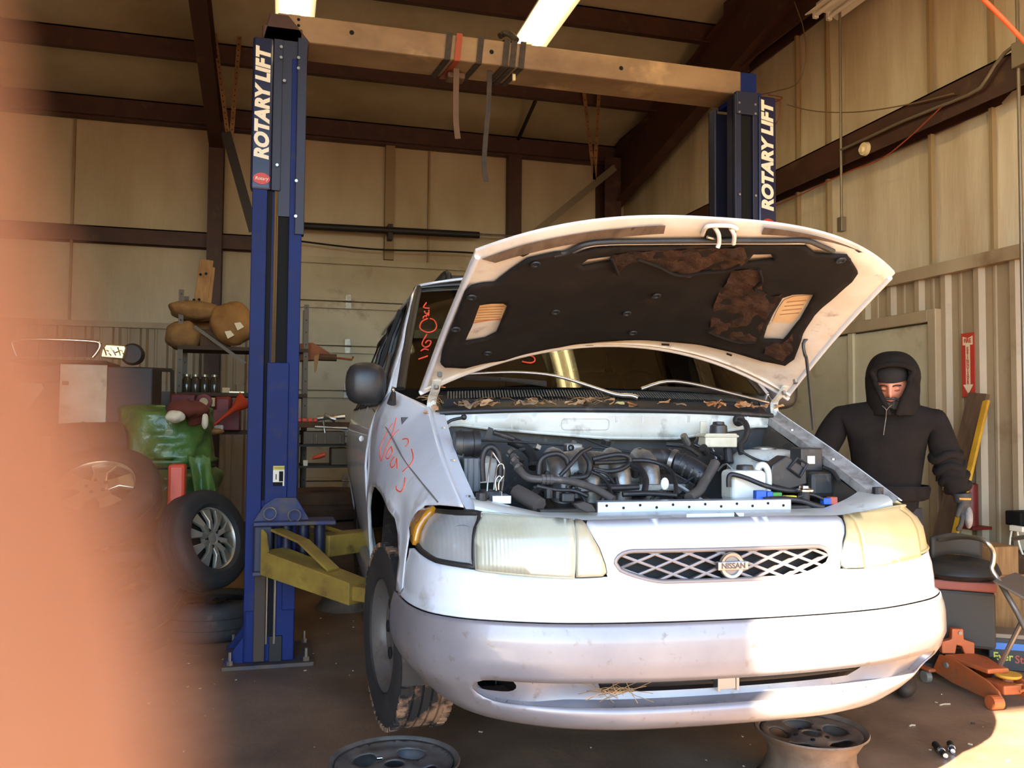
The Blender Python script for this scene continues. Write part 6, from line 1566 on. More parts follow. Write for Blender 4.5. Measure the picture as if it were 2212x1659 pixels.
# beard: full, grey, spreading over the chest
bm = NB()
def beard(u, v):
    th = lerp(-2.0, 2.0, u); w = v
    x = math.sin(th) * lerp(.074, .052, w) * (1.05 - .12 * math.cos(th)); y = -math.cos(th) * lerp(.082, .07, w) - .014 * math.sin(math.pi * w)
    z0 = -.058 + .078 * (abs(th) / 2.0) ** 1.6; z1 = -.185 + .12 * (abs(th) / 2.0) ** 2
    if abs(th) < .5: z0 += -.010 * math.cos(th * math.pi)
    z = lerp(z0, z1, w); r = 1 + .10 * noise.noise(V((th * 6, w * 3, 2)))
    return hp(x * r, y * r - .006, z + .010 * noise.noise(V((th * 9, w * 2, 7))) * w)
grid(bm, beard, 40, 14); o = link('beard', bm, 'beard_hair', per, smooth=180); thick(o, .02, 0.0)
bm = NB(); tube(bm, [hp(-.036, -.088, -.056), hp(-.018, -.101, -.042), hp(0, -.105, -.040), hp(.018, -.101, -.042), hp(.036, -.088, -.056)], .0075, n=8, sub=4); link('moustache', bm, 'beard_hair', per, smooth=180)
# beard strands
bm = NB(); rr2 = random.Random(5)
for k in range(240):
    u = rr2.uniform(.08, .92); v0 = rr2.uniform(.0, .5); p0 = beard(u, v0); p1 = beard(u + rr2.uniform(-.03, .03), v0 + .3); p2 = beard(u + rr2.uniform(-.05, .05), min(1.08, v0 + .6)); o_ = (p0 - hp(0, 0, -.08)).normalized() * .012
    tube(bm, [p0 + o_ * .6, p1 + o_ * 1.2, p2 + o_ * rr2.uniform(.6, 1.8)], .0013, n=3)
o = link('beard_strands', bm, 'beard_hair', per); o['kind'] = 'stuff'
# knitted cap
bm = NB(); lathe(bm, [(.0815, .036), (.0845, .044), (.0835, .062), (.078, .085), (.06, .112), (.03, .127), (0, .131)], 32, hm @ Matrix.Diagonal((.97, 1.2, 1, 1))); link('knit_cap', bm, 'beanie', per, smooth=60)
# hood, open at the face
def hoodf(u, v):
    o_ = lerp(R(10), R(40), min(1.0, max(0.0, v / .42)) ** 1.3); th = lerp(o_, 2 * math.pi - o_, u)                 # around from the left cheek, behind, to the right cheek; front is th = 0
    x = -math.sin(th); y = -math.cos(th)
    if v < .55:
        w = v / .55; z = lerp(-.135, .06, w); rx = lerp(.112, .124, w) ; ry = lerp(.115, .125, w)
    else:
        w = (v - .55) / .45; z = .06 + .125 * math.sin(w * math.pi / 2); c_ = math.cos(w * math.pi / 2); rx = .122 * max(c_, .02) ** .8; ry = .125 * max(c_, .02) ** .75
    k = 1 + .05 * noise.noise(V((th * 1.5, v * 5, 3)))
    fr = max(0, -y) ** 2
    return hc + V((x * rx * k + .002, y * ry * k + .02 - .025 * fr, z - .01 - .03 * fr * (v > .5)))
bm = NB(); grid(bm, hoodf, 56, 30); o = link('hood', bm, 'hoodie', per, smooth=180); thick(o, .014, 0.0)
def brow(u): 
    th = lerp(R(-50), R(50), u); return hc + V((math.sin(th) * .118, -.105 * math.cos(th) * .98 + .0, .055 + .012 * math.cos(th)))
# the hood's front rim, one rounded roll framing the face
rim_pts = [hoodf(0, v) for v in (.0, .15, .3, .45, .55, .65)] ; rim2 = [hoodf(1, v) for v in (.65, .55, .45, .3, .15, .0)]
arcp = [hc + V((-.075, -.10, .115)), hc + V((0, -.118, .128)), hc + V((.075, -.10, .115))]
arcp = [hc + V((-.092, -.088, .075)), hc + V((-.055, -.118, .098)), hc + V((0, -.130, .106)), hc + V((.06, -.118, .098)), hc + V((.096, -.088, .075))]
bm = NB(); tube(bm, rim_pts[:5] + arcp + rim2[1:], .013, n=10, sub=4); link('hood_rim', bm, 'hoodie', per, smooth=180)
bm = NB()
def canopy(u, v):
    pts = arcp; s = u * 4; i = min(int(s), 3); p = pts[i].lerp(pts[i + 1], s - i); top_ = hc + V((lerp(-.07, .07, u) * (1 - .5 * v), lerp(-.05, .03, v), .16 + .012 * math.sin(u * math.pi)))
    q = p.lerp(top_, v); return q + V((0, -.01 * math.sin(v * math.pi), .018 * math.sin(v * math.pi)))
grid(bm, canopy, 20, 10); o = link('hood_brim', bm, 'hoodie', per, smooth=180); thick(o, .012, 0.0)
# collar of the sweatshirt spreading from the hood on to the shoulders
bm = NB(); tube(bm, [W(1885, 880, -.175), W(1891, 886, -.178), W(1893, 890, -.178), W(1892, 905, -.165), W(1889, 925, -.17), W(1887, 941, -.168)], .0020, n=6); link('zip', bm, 'zip_metal', per)
bm = NB(); tube(bm, [W(1893, 890, -.178), W(1897, 884, -.178), W(1904, 878, -.175)], .0020, n=6); link('zip', bm, 'zip_metal', per)
# gloved hand hanging at his side
def glove(parent, wrist, d, side, m1, m2, curl=.35, L=.19):
    """hand from the wrist along d; side = unit vector across the palm towards the thumb"""
    d = V(d).normalized(); sd = V(side); sd = (sd - d * sd.dot(d)).normalized(); n = d.cross(sd).normalized(); w = V(wrist)
    nd = [(w, .034), (w + d * .045, (.040, .026)), (w + d * .085, (.042, .024))]; ed = [(0, 1), (1, 2)]
    for k, (off, ln) in enumerate(((.032, .078), (.011, .086), (-.011, .080), (-.032, .062))):
        b = len(nd); p = w + d * .085 + sd * off; p2 = p + d * ln * .42 + n * curl * .012; p3 = p2 + (d + n * curl * .9).normalized() * ln * .32; p4 = p3 + (d + n * curl * 2.0).normalized() * ln * .26
        nd += [(p + d * .012, .0115), (p2, .0108), (p3, .0100), (p4, .0085)]; ed += [(2, b), (b, b + 1), (b + 1, b + 2), (b + 2, b + 3)]
    b = len(nd); t0 = w + d * .03 + sd * .036; t1 = w + d * .062 + sd * .058 + n * .012; t2 = w + d * .095 + sd * .060 + n * .022
    nd += [(t0, .015), (t1, .0125), (t2, .0105)]; ed += [(1, b), (b, b + 1), (b + 1, b + 2)]
    return skin_body('gloved_hand', nd, ed, m1, parent, sub=2)
wr = W(2036, 1068, -.055)
glove(per, wr, (.012, -.02, -1), (-.2, -1, 0), 'glove_black', 'glove_grey', .45)
bm = NB(); v2 = ball(bm, wr + V((.022, -.004, -.095)), 1, 10, sq=(.020, .034, .055)); link('glove_back', bm, 'glove_grey', per, smooth=180)
bm = NB(); cyl(bm, wr + V((-.004, 0, .02)), wr + V((0, 0, -.022)), .042, .040, n=18); link('glove_cuff', bm, 'glove_black', per, smooth=60)
bm = NB(); ribbon(bm, [wr + V((.043 * math.cos(q), .043 * math.sin(q), -.002)) for q in (-2.0, -1.6, -1.2, -.8, -.5)], .012, .004, up=(0, 0, 1)) if False else tube(bm, [wr + V((.043 * math.cos(q), .043 * math.sin(q), -.004)) for q in (-2.0, -1.6, -1.2, -.8)], .005, n=6); link('glove_stripe', bm, 'glove_band', per)
glove(per, V((-.25, -.36, .97)), (.3, -.9, -.35), (1, .2, 0), 'glove_black', 'glove_grey', .4)
# ------------------------------------------------------------------ things along the back and left of the shop
mat('appliance', rgb((202, 190, 160)), 0.5, col2=rgb((180, 160, 124)), scale=4, dust=rgb((130, 104, 74)), dust_amt=0.06, dscale=6)
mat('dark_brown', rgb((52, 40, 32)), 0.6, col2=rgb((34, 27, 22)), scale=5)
mat('chrome_car', rgb((210, 200, 180)), 0.15, metal=1.0)
mat('tarp_green', rgb((84, 116, 50)), 0.4, col2=rgb((58, 88, 38)), scale=6, bump=0.7, bscale=10, bdist=0.02, coat=0.3)
mat('tarp_pale', rgb((98, 106, 78)), 0.4, col2=rgb((74, 84, 58)), scale=6, bump=0.6, bscale=12, bdist=0.02)
mat('red_rag', rgb((112, 50, 32)), 0.9, col2=rgb((84, 36, 24)), scale=8); mat('white_rag', rgb((212, 198, 168)), 0.9)
mat('red_orange', rgb((216, 76, 44)), 0.45); mat('red_tool', rgb((130, 34, 26)), 0.5, col2=rgb((90, 28, 22)), scale=7); mat('funnel', rgb((206, 70, 34)), 0.4)
mat('alloy', rgb((186, 176, 152)), 0.3, metal=0.8); mat('hubcap', rgb((170, 160, 142)), 0.35, metal=0.6)
mat('wood', rgb((176, 134, 84)), 0.7, col2=rgb((136, 98, 58)), scale=7, stretch=(4, 4, 0.5)); mat('wood_dark', rgb((98, 68, 40)), 0.75, col2=rgb((70, 48, 30)), scale=6, stretch=(4, 4, 0.6))
mat('shelf_steel', rgb((86, 74, 58)), 0.5, metal=0.3); mat('shelf_board', rgb((70, 54, 40)), 0.8); mat('burlap', rgb((156, 118, 70)), 0.95, col2=rgb((124, 92, 54)), scale=9, bump=0.4, bscale=60); mat('paper_sack', rgb((164, 118, 62)), 0.8, col2=rgb((136, 96, 50)), scale=6)
mat('jar_glass', rgb((60, 52, 42)), 0.08, coat=0.5); mat('jar_lid', rgb((150, 140, 118)), 0.3, metal=0.8); mat('cream_gauge', rgb((206, 180, 128)), 0.5)
mat('old_tyre', rgb((84, 62, 44)), 0.85, col2=rgb((60, 44, 32)), scale=5, bump=0.2, bscale=30); mat('rust_orange', rgb((156, 88, 44)), 0.7, col2=rgb((110, 64, 36)), scale=6)
mat('clear_lens', rgb((180, 160, 110)), 0.12, metal=0.5)
YC = 6.2     # front row on the left
def bxp(px0, py0, px1, py1, Y, d, bm):
    a = P(px0, py0, Y=Y); b = P(px1, py1, Y=Y); bx(bm, a.x, b.x, Y, Y + d, b.z, a.z)
# tall white machine cabinet with a dark side, standing on a bench
ga = P(130, 925, Y=YC)
bench = thing('steel_bench', 'dark bench carrying the white cabinet behind the green tarp', 'bench')
zb_ = ga.z
bm = NB(); bx(bm, P(-140, 930, Y=YC).x, P(240, 930, Y=YC).x, YC - .1, YC + .7, zb_ - .05, zb_); link('bench_top', bm, 'dark_brown', bench, bevel=.006)
for xx in (P(-130, 930, Y=YC).x + .05, P(238, 930, Y=YC).x - .06):
    for yy in (YC - .05, YC + .62): bm = NB(); bx(bm, xx - .03, xx + .03, yy - .03, yy + .03, 0, zb_ - .05); link('leg', bm, 'dark_brown', bench)
cab = thing('white_cabinet', 'white sheet-metal cabinet standing on the dark bench', 'cabinet')
bm = NB(); bxp(130, 786, 228, 925, YC, .02, bm); link('front_panel', bm, 'appliance', cab, bevel=.004)
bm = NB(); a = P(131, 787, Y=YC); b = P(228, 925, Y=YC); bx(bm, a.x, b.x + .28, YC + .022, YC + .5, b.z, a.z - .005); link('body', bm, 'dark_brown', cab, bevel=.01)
bm = NB(); bxp(134, 823, 148, 832, YC - .006, .006, bm); link('latch', bm, 'rust_tan', cab)
cab2 = thing('dark_cabinet', 'dark brown cabinet left of the white one, under the chrome grille', 'cabinet')
bm = NB(); bxp(28, 786, 128, 826, YC + .05, .45, bm); link('upper_box', bm, 'dark_brown', cab2, bevel=.01)
bm = NB(); prism(bm, [P(x, y, Y=YC + .05) for x, y in ((128, 826), (128, 925), (30, 925), (95, 838), (88, 828))], (0, .45, 0)); link('gusset_plate', bm, 'dark_brown', cab2)
bm = NB(); prism(bm, [P(x, y, Y=YC + .09) for x, y in ((-60, 783), (30, 783), (30, 828), (88, 828), (95, 838), (30, 915), (-60, 925))], (0, .3, 0)); tag(link('cut_sheet', bm, 'appliance'), 'white cut panel behind the dark cabinet at the left edge', 'panel')
# chrome grille shell lying on top, clear lamp beside it
cg = thing('chrome_grille', 'chrome car grille surround lying on the cabinets', 'car grille')
bm = NB(); bxp(-60, 772, 232, 785, YC - .05, .5, bm); link('ledge', bm, 'dark_brown', cg, bevel=.01)
fr = [(36, 770), (27, 745), (30, 738), (60, 733), (130, 734), (205, 738), (216, 746), (210, 760), (200, 772)]
bm = NB(); tube(bm, [P(x, y, Y=YC - .06) for x, y in fr], .012, n=8, sub=4); link('chrome_rim', bm, 'chrome_car', cg, smooth=60)
bm = patch([(x, y) for x, y in fr], [], lambda x, y: P(x, y, Y=YC - .03), 12, 12); link('grille_back', bm, 'dark_brown', cg)
for k in range(6):
    x = 55 + k * 26; bm = NB(); ribbon(bm, [P(x, 737, Y=YC - .045), P(x, 770, Y=YC - .045)], .012, .02, up=(0, 1, 0)); link('grille_bar', bm, 'dark_brown', cg)
bm = NB(); q = [P(x, y, Y=YC - .06) for x, y in ((228, 743), (270, 746), (273, 752), (266, 776), (216, 772), (219, 757))]; prism(bm, q, (0, .1, 0)); hl_ = tag(link('loose_headlight', bm, 'clear_lens', bevel=.008), 'clear loose headlight lying right of the chrome grille', 'headlight')
bm = NB(); 
for k in range(9): tube(bm, [P(224 + k * 5, 750 + (k % 3) * 6, Y=YC - .064), P(230 + k * 5, 768 - (k % 2) * 9, Y=YC - .064)], .004, n=4)
link('reflector_facet', bm, 'chrome_car', hl_)
bm = NB(); q = P(285, 765, Y=YC); lathe(bm, [(0, .02), (.06, .015), (.075, -.02), (.07, -.09), (0, -.1)], 20, basis(q, (1, 0, 0), (0, 0, 1), (0, -1, 0))); tag(link('lamp_bowl', bm, 'dark_brown', smooth=60), 'small dark bowl-shaped lamp next to the loose headlight', 'lamp')
# dark drum on its side below
bm = NB(); a = P(118, 968, Y=YC - .35); b = P(262, 962, Y=YC - .2); d = (b - a).normalized(); lathe(bm, [(0, 0), (.13, 0), (.15, .02), (.155, .15), (.16, .16), (.155, .17), (.15, .38), (.13, .40), (0, .40)], 28, basis(a, *frame_of(d), d)); 
dr = tag(link('steel_drum', bm, 'dark_brown', smooth=40), 'dark drum lying in front of the bench, left of the green tarp', 'drum')
bm = NB(); bx(bm, a.x - .1, b.x - .12, YC - .45, YC - .12, .0, a.z - .155); tag(link('low_crate', bm, 'wood_dark', bevel=.01), 'dark wooden crate under the drum beside the five-spoke wheel', 'crate')

# ---- green tarp bundle, red rag
tp_ = thing('tarp_bundle', 'crumpled green tarp tied round a bulky bundle', 'tarp')
ct = P(348, 975, Y=6.0); hh = P(348, 880, Y=6.0).z; h0 = .30
def tarp(u, v):
    th = 2 * math.pi * u; r = lerp(.33, .27, v) + (.03 if v < .5 else 0) - .05 * math.exp(-((v - .42) / .04) ** 2)
    if v > .9: r *= max(0.02, 1 - ((v - .9) / .1) ** 2)
    z = lerp(ct.z - .42, hh + .0, min(1, v * 1.06)) + (.02 * math.cos(th * 2) if v > .5 else 0)
    k = 1 + .10 * noise.noise(V((math.cos(th) * 2.2, math.sin(th) * 2.2, v * 7))) + .05 * noise.noise(V((math.cos(th) * 6, math.sin(th) * 6, v * 16)))
    return V((ct.x + r * k * math.cos(th) * 1.04, ct.y + .2 + r * k * math.sin(th), z))
bm = NB(); grid(bm, tarp, 72, 48, cu=True); link('wrap', bm, 'tarp_green', tp_, smooth=180)
bm = NB(); tube(bm, [tarp(k / 40, .42) + (tarp(k / 40, .42) - V((ct.x, ct.y + .2, tarp(k / 40, .42).z))) * .03 for k in range(40)], .008, n=6, closed=True); link('tie_cord', bm, 'black_rubber', tp_)
def flap(u, v):
    a = P(lerp(405, 452, u), 985, Y=5.85); b = P(lerp(432, 476, u), 1115, Y=5.72); p = a.lerp(b, v); return p + V((.0, -.05 * math.sin(u * 9 + v * 3) * v, .02 * noise.noise(V((u * 5, v * 6, 0)))))
bm = NB(); grid(bm, flap, 18, 26); o = link('loose_flap', bm, 'tarp_green', tp_, smooth=180); thick(o, .004, 0)
bm = NB(); lathe(bm, [(.28, 0), (.30, .05), (.29, ct.z - .40)], 28, Matrix.Translation((ct.x, ct.y + .2, 0))); link('bundle_base', bm, 'dark_brown', tp_, smooth=40)
rg = thing('cloth_rag', 'red and white crumpled rag thrown on top of the green tarp', 'rag')
def rag(u, v, c, rx, ry, rz, s):
    th = 2 * math.pi * u; ph = math.pi * (v - .5); k = 1 + .25 * noise.noise(V((math.cos(th) * 1.7 + s, math.sin(th) * 1.7, v * 3)))
    return c + V((rx * k * math.cos(ph) * math.cos(th), ry * k * math.cos(ph) * math.sin(th), rz * k * math.sin(ph) + .0))
c = P(408, 884, Y=5.9); bm = NB(); grid(bm, lambda u, v: rag(u, v, c + V((.0, .0, .0)), .135, .13, .055, 1.0) + V((0, 0, -.08 * max(0, (u * 6.28 < 1.2) * .6))), 30, 14, cu=True); link('red_cloth', bm, 'red_rag', rg, smooth=180)
c2 = P(378, 900, Y=5.76); bm = NB(); grid(bm, lambda u, v: rag(u, v, c2, .058, .05, .036, 4.0), 24, 12, cu=True); link('white_cloth', bm, 'white_rag', rg, smooth=180)
c3 = P(443, 910, Y=5.76); bm = NB(); grid(bm, lambda u, v: rag(u, v, c3, .02, .02, .045, 7.0), 20, 10, cu=True); link('white_cloth', bm, 'white_rag', rg, smooth=180)

# ---- wheels lying and leaning on the left
def loose_wheel(label, c, axis, rt, rr, w, rim_m, spokes, style, group=None, tm='tyre'):
    axis = V(axis).normalized(); e1, e2 = frame_of(axis); t = thing('spare_wheel_assembly', label, 'wheel', (0, 0, 0), 0, group); m = basis(c, e1, e2, axis)
    bm = NB(); lathe(bm, [(rr, -w * .8), (rr + .02, -w), (rt * .88, -w * 1.02), (rt * .97, -w * .85), (rt, -w * .6), (rt, -w * .33), (rt - .008, -w * .32), (rt - .008, -w * .26), (rt, -w * .25), (rt, w * .25), (rt - .008, w * .26), (rt - .008, w * .32), (rt, w * .33), (rt, w * .6), (rt * .97, w * .85), (rt * .88, w * 1.02), (rr + .02, w), (rr, w * .8)], 56, m); link('tyre', bm, tm, t, smooth=40)
    bm = NB(); lathe(bm, [(rr * .93, -w * .3), (rr * .95, w * .55), (rr * .99, w * .78), (rr * 1.03, w * .84), (rr * 1.03, w * .7), (rr, -w * .6)], 48, m); rim = link('rim', bm, rim_m, t, smooth=40)
    bm = NB(); lathe(bm, [(0, w * .2), (rr * .95, w * .05)], 40, m); link('rim_well', bm, 'hole_black', rim)
    for k in range(spokes):
        a = 2 * math.pi * k / spokes + .3; bm = NB(); mm = m @ Matrix.Rotation(a, 4, 'Z')
        w0, w1 = (.055, .075) if style == 5 else (.022, .034)
        zt_ = w * .62 if style == 5 else w * .72
        prism(bm, [(.03, -w0 * .8, zt_), (rr * .55, -w0 * .7, zt_ + .01), (rr * .96, -w1, zt_ - .004), (rr * .96, w1, zt_ - .004), (rr * .55, w0 * .7, zt_ + .01), (.03, w0 * .8, zt_)], (0, 0, -.025), mtx=mm); link('spoke', bm, rim_m, rim, bevel=.006)
    bm = NB(); lathe(bm, [(0, w * .7), (.045, w * .7), (.07, w * .62), (.07, w * .4)], 24, m); link('hub', bm, rim_m, rim, smooth=40)
    for k in range(5):
        a = 2 * math.pi * k / 5; p = m @ V((.052 * math.cos(a), .052 * math.sin(a), w * .70)); bm = NB(); cyl(bm, p, p + axis * .006, .011, n=8); link('lug_hole', bm, 'hole_black', rim)
    return t
LW1 = P(213, 1072, Y=5.35)
loose_wheel('five-spoke alloy wheel with tyre lying tilted left of the green tarp', LW1, (-.05, -.62, .80), .335, .205, .11, 'alloy', 5, 5)
loose_wheel('multi-spoke wheel with tyre leaning beside the foot of the left lift column', P(440, 1168, Y=5.5), (.76, -.58, .28), .30, .185, .10, 'hubcap', 10, 10)
loose_wheel('bare tyre and wheel standing under the five-spoke wheel', V((LW1.x + .12, LW1.y + .1, .34)), (-.1, -.5, .9), .335, .205, .11, 'dark_steel', 5, 5)
loose_wheel('dark wheel lying on the floor at the bottom of the wheel heap', V((LW1.x + .05, LW1.y + .15, .115)), (0, 0, 1), .335, .205, .11, 'dark_steel', 5, 5)
loose_wheel('dark wheel lying flat under the multi-spoke wheel', V((-.36, 5.76, .115)), (0, 0, 1), .32, .205, .11, 'dark_steel', 5, 5)
bm = NB(); bxp(362, 1003, 398, 1112, 5.5, .12, bm); o = tag(link('fuel_can', bm, 'red_orange', bevel=.02), 'orange-red can standing between the two spoked wheels', 'can')

# ---- shelving against the back
SY = 8.3
sh = thing('shelf_unit', 'tall steel shelf unit with sacks and jars behind the left lift column', 'shelf')
sx0 = P(388, 800, Y=SY).x; sx1 = P(660, 800, Y=SY).x
zt1 = P(460, 748, Y=SY).z; zt2 = P(460, 848, Y=SY).z; zt3 = P(460, 930, Y=SY).z
for xx, top in ((sx0, P(388, 625, Y=SY).z), (sx1, P(660, 658, Y=SY).z)):
    for yy in (SY, SY + .45):
        bm = NB(); bx(bm, xx - .022, xx + .022, yy - .003, yy + .003, 0, top); bx(bm, xx - .022, xx - .016, yy, yy + .04, 0, top); link('upright', bm, 'shelf_steel', sh)
        bm = NB()
        for k in range(20): cyl(bm, (xx, yy - .005, .2 + k * top / 21), (xx, yy - .003, .2 + k * top / 21), .007, n=6)
        link('slot_hole', bm, 'hole_black', sh)
for z in (zt1, zt2, zt3, .35):
    bm = NB(); bx(bm, sx0 - .02, sx1 + .02, SY - .01, SY + .47, z - .035, z); link('shelf_board', bm, 'shelf_board', sh, bevel=.003)
bm = NB(); ribbon(bm, [P(420, 705, Y=SY - .02), P(530, 785, Y=SY - .02)], .03, .005, up=(0, 1, 0)); link('cross_brace', bm, 'shelf_steel', sh)
def sack(label, c, rx, ry, rz, m, seed, lab=False, rot=0.0):
    bm = NB()
    def f(u, v):
        th = 2 * math.pi * u; ph = math.pi * (v - .5); ce = math.copysign(abs(math.cos(th)) ** .7, math.cos(th)); se = math.copysign(abs(math.sin(th)) ** .7, math.sin(th)); k = 1 + .12 * noise.noise(V((math.cos(th) * 2 + seed, math.sin(th) * 2, v * 4)))
        p = V((rx * k * math.cos(ph) ** .6 * ce, ry * k * math.cos(ph) ** .6 * se, rz * math.sin(ph) * k)); p.rotate(Euler((0, rot, 0))); return V(c) + p
    grid(bm, f, 36, 18, cu=True); o = tag(link('full_sack', bm, m, smooth=180), label, 'sack')
    return o
c = P(425, 668, Y=SY + .15); sack('tan cloth sack flopped on top of the shelf unit', V((c.x, c.y, c.z - .02)), .24, .2, .09, 'burlap', 1, rot=.05)
c = P(410, 712, Y=SY + .15); sack('dark sack sagging below the tan cloth one on the shelf', V((c.x - .05, c.y, zt1 + .10)), .16, .2, .13, 'burlap', 3)
c = P(503, 700, Y=SY + .05); s_ = sack('brown paper sack with pale labels on the shelf beside the lift column', V((c.x, c.y, c.z)), .19, .17, .19, 'paper_sack', 5, rot=-.5)
for x, y in ((494, 722), (515, 704)):
    bm = NB(); q = [P(x + dx, y + dy, Y=SY - .135) for dx, dy in ((-9, -6), (4, -8), (12, 2), (-2, 10))]; prism(bm, q, (0, .01, 0)); link('paper_label', bm, 'ivory_plastic', s_)
bm = NB(); bx(bm, sx0 + .16, sx0 + .42, SY + .06, SY + .36, zt1, zt1 + .16); tag(link('cardboard_box', bm, 'wood_dark', bevel=.01), 'dark box on the upper shelf under the sacks', 'box')
# boards standing on the shelf
for i, (a0, a1, w, lab) in enumerate((((421, 660), (447, 562), .125, 'wide pale board with bolt holes leaning above the sacks'), ((441, 660), (458, 578), .06, 'narrow board leaning next to the wide pale board'))):
    p0 = P(*a0, Y=SY + .38); p1 = P(*a1, Y=SY + .5); p0.z = zt1 - .0; bm = NB(); ribbon(bm, [p0, p1], w, .035, up=(0, 1, .0)); bd = tag(link('wood_board', bm, 'wood', bevel=.004), lab, 'board')
    if i == 0:
        for px, py in ((433, 593), (445, 591), (419, 648), (430, 647)):
            q = P(px, py, Y=SY + .36); bm = NB(); cyl(bm, q, q + V((0, .004, 0)), .014, n=8); link('bolt_hole', bm, 'hole_black', bd)
# jars
for k, px in enumerate((403, 422, 442, 463)):
    c = P(px, 845, Y=SY + .06); bm = NB(); lathe(bm, [(0, 0), (.04, 0), (.042, .01), (.042, .12), (.03, .14), (.03, .15), (0, .15)], 18, Matrix.Translation((c.x, c.y, zt2))); j = tag(link('glass_jar', bm, 'jar_glass', smooth=40), ('leftmost' if k == 0 else 'second' if k == 1 else 'third' if k == 2 else 'rightmost') + ' of four dark glass jars on the middle shelf', 'jar', 'jars on the middle shelf')
    bm = NB(); lathe(bm, [(.034, .145), (.034, .165), (0, .167)], 16, Matrix.Translation((c.x, c.y, zt2))); link('lid', bm, 'jar_lid', j, smooth=40)
bm = NB(); a = P(480, 838, Y=SY + .1); bx(bm, a.x, a.x + .07, SY + .08, SY + .16, zt2, zt2 + .05); tag(link('small_tin', bm, 'cream_gauge', bevel=.004), 'small pale tin right of the four jars', 'tin')
bm = NB(); a = P(508, 838, Y=SY + .1); bx(bm, a.x - .05, a.x + .08, SY + .05, SY + .3, zt2, zt2 + .015); cyl(bm, (a.x, SY + .1, zt2 + .015), (a.x, SY + .1, zt2 + .08), .012, n=8); tag(link('small_fixture', bm, 'jar_lid'), 'flat tin lid with a stub on the middle shelf beside the column', 'tin')
# red equipment below
ta = P(440, 868, Y=SY - .1)
w_ = thing('red_winch', 'dark red hand machine with a round pale gauge behind the rag', 'winch')
bm = NB(); a = P(462, 855, Y=SY - .1); b = P(500, 905, Y=SY - .1); bx(bm, a.x, b.x, SY - .1, SY + .1, b.z, a.z); link('housing', bm, 'red_tool', w_, bevel=.03)
c = P(441, 868, Y=SY - .12); bm = NB(); lathe(bm, [(0, .05), (.036, .05), (.04, .04)], 24, basis(c, (1, 0, 0), (0, 0, 1), (0, -1, 0))); link('gauge_face', bm, 'cream_gauge', w_)
bm = NB(); lathe(bm, [(.04, .055), (.07, .05), (.075, 0), (.06, -.06)], 28, basis(c, (1, 0, 0), (0, 0, 1), (0, -1, 0))); link('gauge_ring', bm, 'red_tool', w_, smooth=40)
bm = NB(); a = P(454, 859, Y=SY - .14); b = P(464, 878, Y=SY - .14); bx(bm, a.x, b.x, SY - .14, SY - .1, b.z, a.z); link('pale_box', bm, 'cream_gauge', w_, bevel=.004)
bm = NB(); bx(bm, P(430, 880, Y=SY).x, P(520, 880, Y=SY).x, SY - .1, SY + .2, zt3, P(440, 884, Y=SY).z); link('stand', bm, 'red_tool', w_, bevel=.01)
bm = NB(); p0 = P(452, 926, Y=SY - .35); p1 = P(505, 884, Y=SY - .35); p2 = P(532, 862, Y=SY - .35); tube(bm, [p0, p0.lerp(p1, .5), p1, p1.lerp(p2, .4), p2], .05, n=18, radii=[.008, .016, .026, .055, .085]); tag(link('orange_funnel', bm, 'funnel', smooth=60), 'orange funnel lying with its spout towards the rag', 'funnel')
bm = NB(); a = P(462, 918, Y=SY - .2); b = P(482, 935, Y=SY - .2); bx(bm, a.x, b.x, SY - .2, SY - .1, zt3, a.z); tag(link('pale_bottle', bm, 'bottle', bevel=.01), 'pale plastic bottle under the orange funnel', 'bottle')
bm = NB(); c = P(462, 932, Y=SY - .3); v2 = ball(bm, c, 1, 10, sq=(.09, .05, .03)); tag(link('leather_pad', bm, 'wood', smooth=180), 'tan rounded pad beside the green tarp', 'pad')
bm = NB(); bx(bm, P(415, 900, Y=SY).x, P(480, 900, Y=SY).x - .02, SY - .02, SY + .3, zt3, zt3 + .12); bx(bm, P(372, 860, Y=SY).x, P(425, 860, Y=SY).x, SY - .15, SY + .2, P(400, 880, Y=SY).z, P(400, 852, Y=SY).z); tag(link('red_toolbox', bm, 'red_tool', bevel=.012), 'dark red toolbox behind the rag on the tarp', 'toolbox')
# right of the column: bench with tools, tyres below, rusty hitch on the shelf end
BY = 8.0
wb = thing('work_bench', 'cluttered workbench seen between the column and the van', 'bench'); bz = P(700, 912, Y=BY).z; bx0 = P(672, 912, Y=BY).x - .18; bx1 = P(800, 912, Y=BY).x
bm = NB(); bx(bm, bx0, bx1, BY, BY + .6, bz - .05, bz); link('bench_top', bm, 'wood_dark', wb, bevel=.004)
for xx in (bx0 + .05, bx1 - .05):
    for yy in (BY + .04, BY + .55): bm = NB(); bx(bm, xx - .03, xx + .03, yy - .03, yy + .03, 0, bz - .05); link('leg', bm, 'dark_brown', wb)
z2 = P(700, 960, Y=BY).z; z3 = P(700, 1006, Y=BY).z
for z in (z2, z3): bm = NB(); bx(bm, bx0, bx1, BY, BY + .55, z - .02, z); link('bench_shelf', bm, 'dark_brown', wb)
for k in range(4):
    c = P(646 + k * 12, 905, Y=BY + .1); bm = NB(); bx(bm, c.x - .022, c.x + .022, BY + .1, BY + .16, bz, bz + .035); tag(link('red_clamp', bm, 'red_orange', bevel=.008), 'small red clamp in the row on the workbench', 'clamp', 'red clamps on the workbench')
